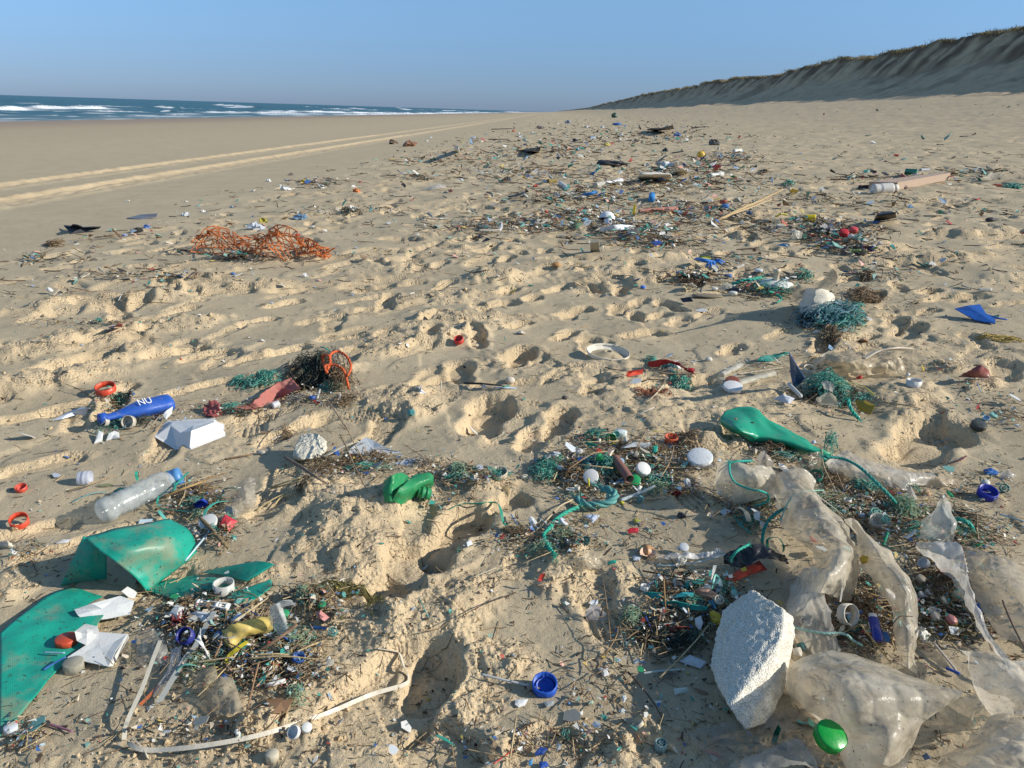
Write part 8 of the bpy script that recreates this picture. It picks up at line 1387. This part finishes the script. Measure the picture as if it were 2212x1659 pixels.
# clods of broken sand crust
def clods(n, s0, s1, name, label):
    u = R.rand(n); px = R.uniform(-40, 2250, n); py = 300 + 1370 * R.rand(n) ** .9; P = fast_px(px, py); w_ = np.interp(np.hypot(P[:, 0], P[:, 1]), Rr, _gi); i = np.clip(w_.astype(int), 0, len(Rr) - 1); j = np.clip(np.interp(np.arctan2(P[:, 0], P[:, 1]), Th, np.arange(len(Th))).astype(int), 0, len(Th) - 1)
    ok = (R.rand(n) < RUF[i, j] * 1.1 + .015) & (GU[i, j] > -4.2); P = P[ok]; n = len(P); S = np.exp(R.uniform(math.log(s0), math.log(s1), n)) * np.clip(np.hypot(P[:, 0], P[:, 1]) / 2.5, .9, 3)
    t = (1 + 5 ** .5) / 2; ico = unit_rows(np.array([[-1, t, 0], [1, t, 0], [-1, -t, 0], [1, -t, 0], [0, -1, t], [0, 1, t], [0, -1, -t], [0, 1, -t], [t, 0, -1], [t, 0, 1], [-t, 0, -1], [-t, 0, 1]])); F = np.array([[0, 11, 5], [0, 5, 1], [0, 1, 7], [0, 7, 10], [0, 10, 11], [1, 5, 9], [5, 11, 4], [11, 10, 2], [10, 7, 6], [7, 1, 8], [3, 9, 4], [3, 4, 2], [3, 2, 6], [3, 6, 8], [3, 8, 9], [4, 9, 5], [2, 4, 11], [6, 2, 10], [8, 6, 7], [9, 8, 1]])
    V = ico[None] * R.uniform(.5, 1.3, (n, 12, 1)) * (S / 2)[:, None, None] * R.uniform(.55, 1.15, (n, 1, 3)); V = V + put(P, S * .08)[:, None]; F = (F[None] + np.arange(n)[:, None, None] * 12).reshape(-1, 3)
    o = mesh_np(name, V.reshape(-1, 3), [F], M_SAND, smooth=False, attrs={'loose': np.full(n * 12, .85), 'wet': np.zeros(n * 12)}); tag(o, label, 'sand clods', kind='stuff')
clods(14000, .003, .010, 'sand_crumbs', 'loose crumbs of broken sand crust around the footprints')
clods(1500, .009, .019, 'sand_clods', 'larger lumps of damp sand thrown up beside the footprints')
# countable scraps: each its own object
NAMES = [((.74, .74, .72), 'white'), ((.62, .66, .70), 'bluish white'), ((.62, .55, .42), 'cream'), ((.04, .34, .27), 'teal'), ((.22, .48, .42), 'pale turquoise'), ((.03, .10, .34), 'blue'), ((.32, .50, .68), 'light blue'), ((.55, .05, .04), 'red'), ((.66, .50, .06), 'yellow'), ((.025, .025, .03), 'black'), ((.24, .14, .08), 'brown'), ((.62, .30, .22), 'salmon'), ((.40, .38, .32), 'grey'), ((.02, .30, .12), 'green')]
NP_ = np.array([22, 10, 12, 8, 6, 4, 5, 3, 2, 4, 6, 2, 6, 2.]); NP_ /= NP_.sum()
MARK = [(240, 1200, 'the green arch'), (290, 1075, 'the clear water bottle'), (420, 1080, 'the pile right of the water bottle'), (310, 880, 'the blue bottle'), (410, 940, 'the white tray'), (665, 965, 'the foam lump'), (880, 1050, 'the crumpled green bottle'), (730, 790, 'the orange rope'), (540, 860, 'the pink netting'), (570, 525, 'the orange mesh'), (500, 1370, 'the yellow sheet'), (1290, 1010, 'the central pile'),
        (1200, 1140, 'the twisted green rope'), (1175, 1493, 'the bright blue cap'), (1620, 1430, 'the big foam block'), (1450, 1340, 'the dark litter heap'), (1395, 1200, 'the scallop shell'), (1650, 920, 'the flattened green bottle'), (1600, 1060, 'the beige bag lump'), (1860, 1100, 'the arching green rope'), (2050, 1160, 'the film peak'), (1870, 1340, 'the blue lighter'), (2050, 1300, 'the bright twisted film'), (1785, 1610, 'the green lid'),
        (1790, 860, 'the dark blue fin'), (1930, 780, 'the beige bag heap'), (1440, 795, 'the crushed red bottle'), (1315, 765, 'the mesh lid'), (1760, 650, 'the weathered foam lump'), (1675, 600, 'the white dish'), (2110, 675, 'the blue comb piece'), (1535, 565, 'the blue glove'), (1300, 470, 'the white float'), (1420, 455, 'the salmon bottle'), (1410, 380, 'the long foam slab'), (1620, 440, 'the bamboo pole'), (1750, 470, 'the yellow cup'), (1840, 510, 'the red caps'), (1970, 390, 'the wooden plank'),
        (1310, 355, 'the black bag'), (1240, 400, 'the pointed white bottle'), (1550, 345, 'the yellow bundle'), (1100, 490, 'the left litter line'), (670, 395, 'the small yellow cup'), (985, 318, 'the pale square container'), (1425, 275, 'the driftwood trunk'), (2010, 945, 'the big right footprint'), (1145, 322, 'the flat black log'), (180, 780, 'the left footprint hollow'), (230, 1540, 'the mauve stick'), (600, 1590, 'the long cream strap'), (2130, 1080, 'the dark blue ring cap'), (1100, 760, 'the small red cap')]
MK = np.array([(m_[0], m_[1]) for m_ in MARK], float); used = {}
def where(px, py):
    sc = 1 + 0 * MK[:, 1]; d = np.hypot(MK[:, 0] - px, (MK[:, 1] - py) * 1.6); i = int(np.argmin(d)); dx, dy = px - MK[i, 0], (py - MK[i, 1]) * 1.6; far = 'well ' if d[i] > 110 else 'just ' if d[i] < 45 else ''
    return far + ('right of ' if dx > abs(dy) else 'left of ' if -dx > abs(dy) else 'in front of ' if dy > 0 else 'behind ') + MARK[i][2]
KINDS = [('shard', 5, .0), ('chip', 4, .0), ('strip', 4, .0), ('disc', 10, .0), ('flake', 6, .0)]
ADJ = ['', 'tilted ', 'bent ', 'narrow ', 'broad ', 'pointed ', 'torn ', 'dusty ', 'curled ', 'half buried ']
def uniq(base_, px, py, cat_):
    wv = where(px, py)
    for a_ in R.permutation(ADJ):
        lb = ' '.join((a_ + base_ + ' ' + wv).split()[:16])
        if lb not in used: used[lb] = 1; return lb, None
    return lb, 'alike small ' + cat_ + ' scraps'
P, m, k, q = sample(620, .16, .7); rr_ = np.hypot(P[:, 0], P[:, 1]); kn = 0; mcache = {}
for i in range(len(P)):
    if kn >= 280 or not (0 < q[i, 0] < 2212 and 250 < q[i, 1] < 1655): continue
    r = rr_[i]
    if r > 22: continue
    ci = R.choice(len(NAMES), p=NP_); col, cn = NAMES[ci]; kind = ['shard', 'chip', 'strip', 'flake', 'curl'][R.randint(5)]
    S = R.uniform(.010, .026) * np.clip((r / 2.4) ** .7, .8, 4); p = P[i].copy(); p[2] = H(p[0], p[1]) + (.003 + .022 * R.rand() * (not m[i]))
    asp = {'shard': .8, 'chip': .9, 'strip': .22, 'flake': .6, 'curl': .5}[kind]; n_ = {'shard': 5, 'chip': 6, 'strip': 6, 'flake': 7, 'curl': 8}[kind]; a = np.sort(R.rand(n_) * .7 + np.arange(n_)) / n_ * 6.283; rad = R.uniform(.7, 1.1, n_); x = np.cos(a) * rad * S; y = np.sin(a) * rad * S * asp
    yaw = R.rand() * 6.283; tx, ty = R.normal(0, .32, 2); zc_ = (x / S) ** 2 * S * {'curl': .45, 'strip': R.uniform(-.2, .3), 'flake': .15}.get(kind, 0); X = x * math.cos(yaw) - y * math.sin(yaw); Y = x * math.sin(yaw) + y * math.cos(yaw); Zz = X * tx + Y * ty + zc_; Zz -= Zz.min()
    VF = poly_solid(np.stack([p[0] + X, p[1] + Y, p[2] + Zz], 1), .0012, .0); key = (ci, R.randint(2))
    if key not in mcache: mcache[key] = plastic(col, .35 + .25 * key[1], .25, .15 if ci not in (9, 10) else 0, key=key)
    lb, g_ = uniq(cn + ' plastic ' + kind, q[i, 0], q[i, 1], cn)
    single('plastic_' + kind, VF, mcache[key], lb, 'plastic ' + kind, g_ or 'plastic scraps strewn in the wrack', smooth=False); kn += 1
# bottle caps
P, m, k, q = sample(240, .05, .8); kn = 0
for i in range(len(P)):
    if kn >= 85 or not (0 < q[i, 0] < 2212 and 250 < q[i, 1] < 1655) or np.hypot(P[i, 0], P[i, 1]) > 18: continue
    ci = R.choice([0, 1, 2, 4, 5, 7, 6, 13, 12, 3], p=[.27, .12, .18, .08, .09, .06, .05, .04, .06, .05]); col, cn = NAMES[ci]; Rc = R.uniform(.0065, .015) * np.clip((np.hypot(P[i, 0], P[i, 1]) / 3) ** .5, .85, 2); p = P[i].copy(); p[2] = H(p[0], p[1]) + .012 * R.rand() * (not m[i]); up = R.rand() < .5
    lb, g_ = uniq(cn + (' open' if up else ' closed') + ' bottle cap', q[i, 0], q[i, 1], cn)
    single('bottle_cap', capVF(p, Rc, Rc * R.uniform(.6, 1.1), up, R.uniform(0, 55), R.uniform(0, 360), False, 0, False, 18), plastic(col, .4, .3, .12), lb, 'bottle cap', g_ or 'bottle caps in the wrack'); kn += 1
# cotton buds and straws
P, m, k, q = sample(240, .12, .8); kn = 0
for i in range(len(P)):
    if kn >= 80 or not (0 < q[i, 0] < 2212 and 250 < q[i, 1] < 1655) or np.hypot(P[i, 0], P[i, 1]) > 12: continue
    ci = R.choice([0, 1, 6, 4, 2, 5, 7], p=[.3, .2, .18, .12, .12, .04, .04]); col, cn = NAMES[ci]; L = R.uniform(.03, .075); a = R.rand() * 6.283; d = np.array([math.cos(a), math.sin(a), R.normal(0, .12)]); p = P[i].copy(); A_ = p - d * L / 2; B_ = p + d * L / 2; A_[2] = H(A_[0], A_[1]) + .004 + .015 * R.rand(); B_[2] = H(B_[0], B_[1]) + .004 + .015 * R.rand()
    lb, g_ = uniq(cn + ' cotton bud stick', q[i, 0], q[i, 1], cn); single('cotton_bud_stick', tube(np.linspace(A_, B_, 4), .0011 * np.clip(np.hypot(p[0], p[1]) / 2.5, 1, 3), 6), plastic(col, .4, .25, .15), lb, 'cotton bud', g_ or 'cotton bud sticks in the wrack'); kn += 1
# single reeds
P, m, k, q = sample(300, .10, .8); kn = 0
for i in range(len(P)):
    if kn >= 110 or not (0 < q[i, 0] < 2212 and 250 < q[i, 1] < 1655) or np.hypot(P[i, 0], P[i, 1]) > 14: continue
    L = R.uniform(.07, .20); a = R.rand() * 6.283; p = P[i]; n_ = 5; t = np.linspace(-.5, .5, n_); Q_ = p[None] + L * (t[:, None] * np.array([math.cos(a), math.sin(a), 0]) + (R.normal(0, .12) * t ** 2)[:, None] * np.array([-math.sin(a), math.cos(a), 0])); Q_[:, 2] = np.maximum.accumulate(H(Q_[:, 0], Q_[:, 1])) * .5 + H(Q_[:, 0], Q_[:, 1]).max() * .5 + .006 + .02 * R.rand() * (1 + t * 1.2)
    cn = ['straw coloured', 'brown', 'dark', 'tan'][i % 4]; col = [(.56, .44, .25), (.28, .18, .10), (.09, .06, .04), (.42, .31, .18)][i % 4]; lb, g_ = uniq(cn + (' reed' if i % 4 in (0, 3) else ' twig'), q[i, 0], q[i, 1], cn)
    single('reed_stalk' if i % 4 in (0, 3) else 'twig', tube(Q_, np.linspace(1.2, .6, n_) * R.uniform(.0009, .0019) * np.clip(np.hypot(p[0], p[1]) / 3, 1, 3), 5), woodmat(col), lb, 'reed stalk' if i % 4 in (0, 3) else 'twig', g_ or 'reeds and twigs in the wrack'); kn += 1
# matted fibres under the nearer patches
kn = 0
for i, (x_, y_, w_, h_, wt) in enumerate(PATCH):
    if y_ < 760 or wt < 2 or y_ > 1560 or x_ > 2100: continue
    for rep_ in range(2 if wt < 4 else 3):
        cs, cn = [(TEALNET, 'teal'), (BROWN, 'brown'), (DARKNET, 'dark'), (PALENET, 'pale green'), (TEALNET, 'green')][R.randint(5)]; qx, qy = x_ + R.normal(0, .4) * w_, y_ + R.normal(0, .4) * h_; lb, g_ = uniq(cn + ' fibre mat', qx, qy, cn)
        tangle((qx, qy), w_ * R.uniform(.5, 1.0), h_ * R.uniform(.5, .9), .025, 55, 1.25, cs, lb, 700 + i * 3 + rep_, 'fibre mat', 'fibre_mat', ln=15, group=g_ or 'fibre mats under the wrack'); kn += 1
# fibre tufts of frayed net through the wrack
P, m, k, q = sample(150, .05, .9); kn = 0
for i in range(len(P)):
    r = np.hypot(P[i, 0], P[i, 1])
    if kn >= 46 or not (20 < q[i, 0] < 2190 and 300 < q[i, 1] < 1600) or r < 1.4 or r > 16: continue
    cset, cn = [(TEALNET, 'teal'), (BROWN, 'brown'), (DARKNET, 'dark'), (GREYNET, 'grey'), (TEALNET, 'green'), (PALENET, 'pale green'), (BROWN, 'reddish brown')][i % 7]; w_ = R.uniform(25, 60) * np.clip(3 / r, .45, 1.2); lb, g_ = uniq(cn + ' fibre tuft', q[i, 0], q[i, 1], cn)
    tangle((q[i, 0], q[i, 1]), w_, w_ * .45, .02 * np.clip(r / 3, 1, 3), 40, max(1.0, 1.3), cset, lb, 500 + i, 'fibre tuft', 'fibre_tuft', ln=18, group=g_ or 'fibre tufts in the wrack'); kn += 1
# little biofilter wheels
P, m, k, q = sample(80, .05, 1.0); kn = 0
for i in range(len(P)):
    r = np.hypot(P[i, 0], P[i, 1])
    if kn >= 18 or not (20 < q[i, 0] < 2190 and 900 < q[i, 1] < 1600): continue
    col, cn = [((.12, .32, .30), 'grey green'), ((.60, .55, .46), 'cream'), ((.03, .10, .10), 'dark green'), ((.25, .48, .44), 'turquoise')][kn % 4]; lb, g_ = uniq(cn + ' little spoked wheel', q[i, 0], q[i, 1], cn)
    wheel((q[i, 0], q[i, 1]), R.uniform(11, 16), col, lb, R.uniform(0, 80), R.uniform(0, 360), .008, R.uniform(.4, 1), group=g_ or 'small spoked filter wheels'); kn += 1
print('objects', len(bpy.data.objects), 'tris', sum(sum(len(p.vertices) - 2 for p in me.polygons) if len(me.polygons) < 1000 else len(me.loops) // 2 for me in bpy.data.meshes))
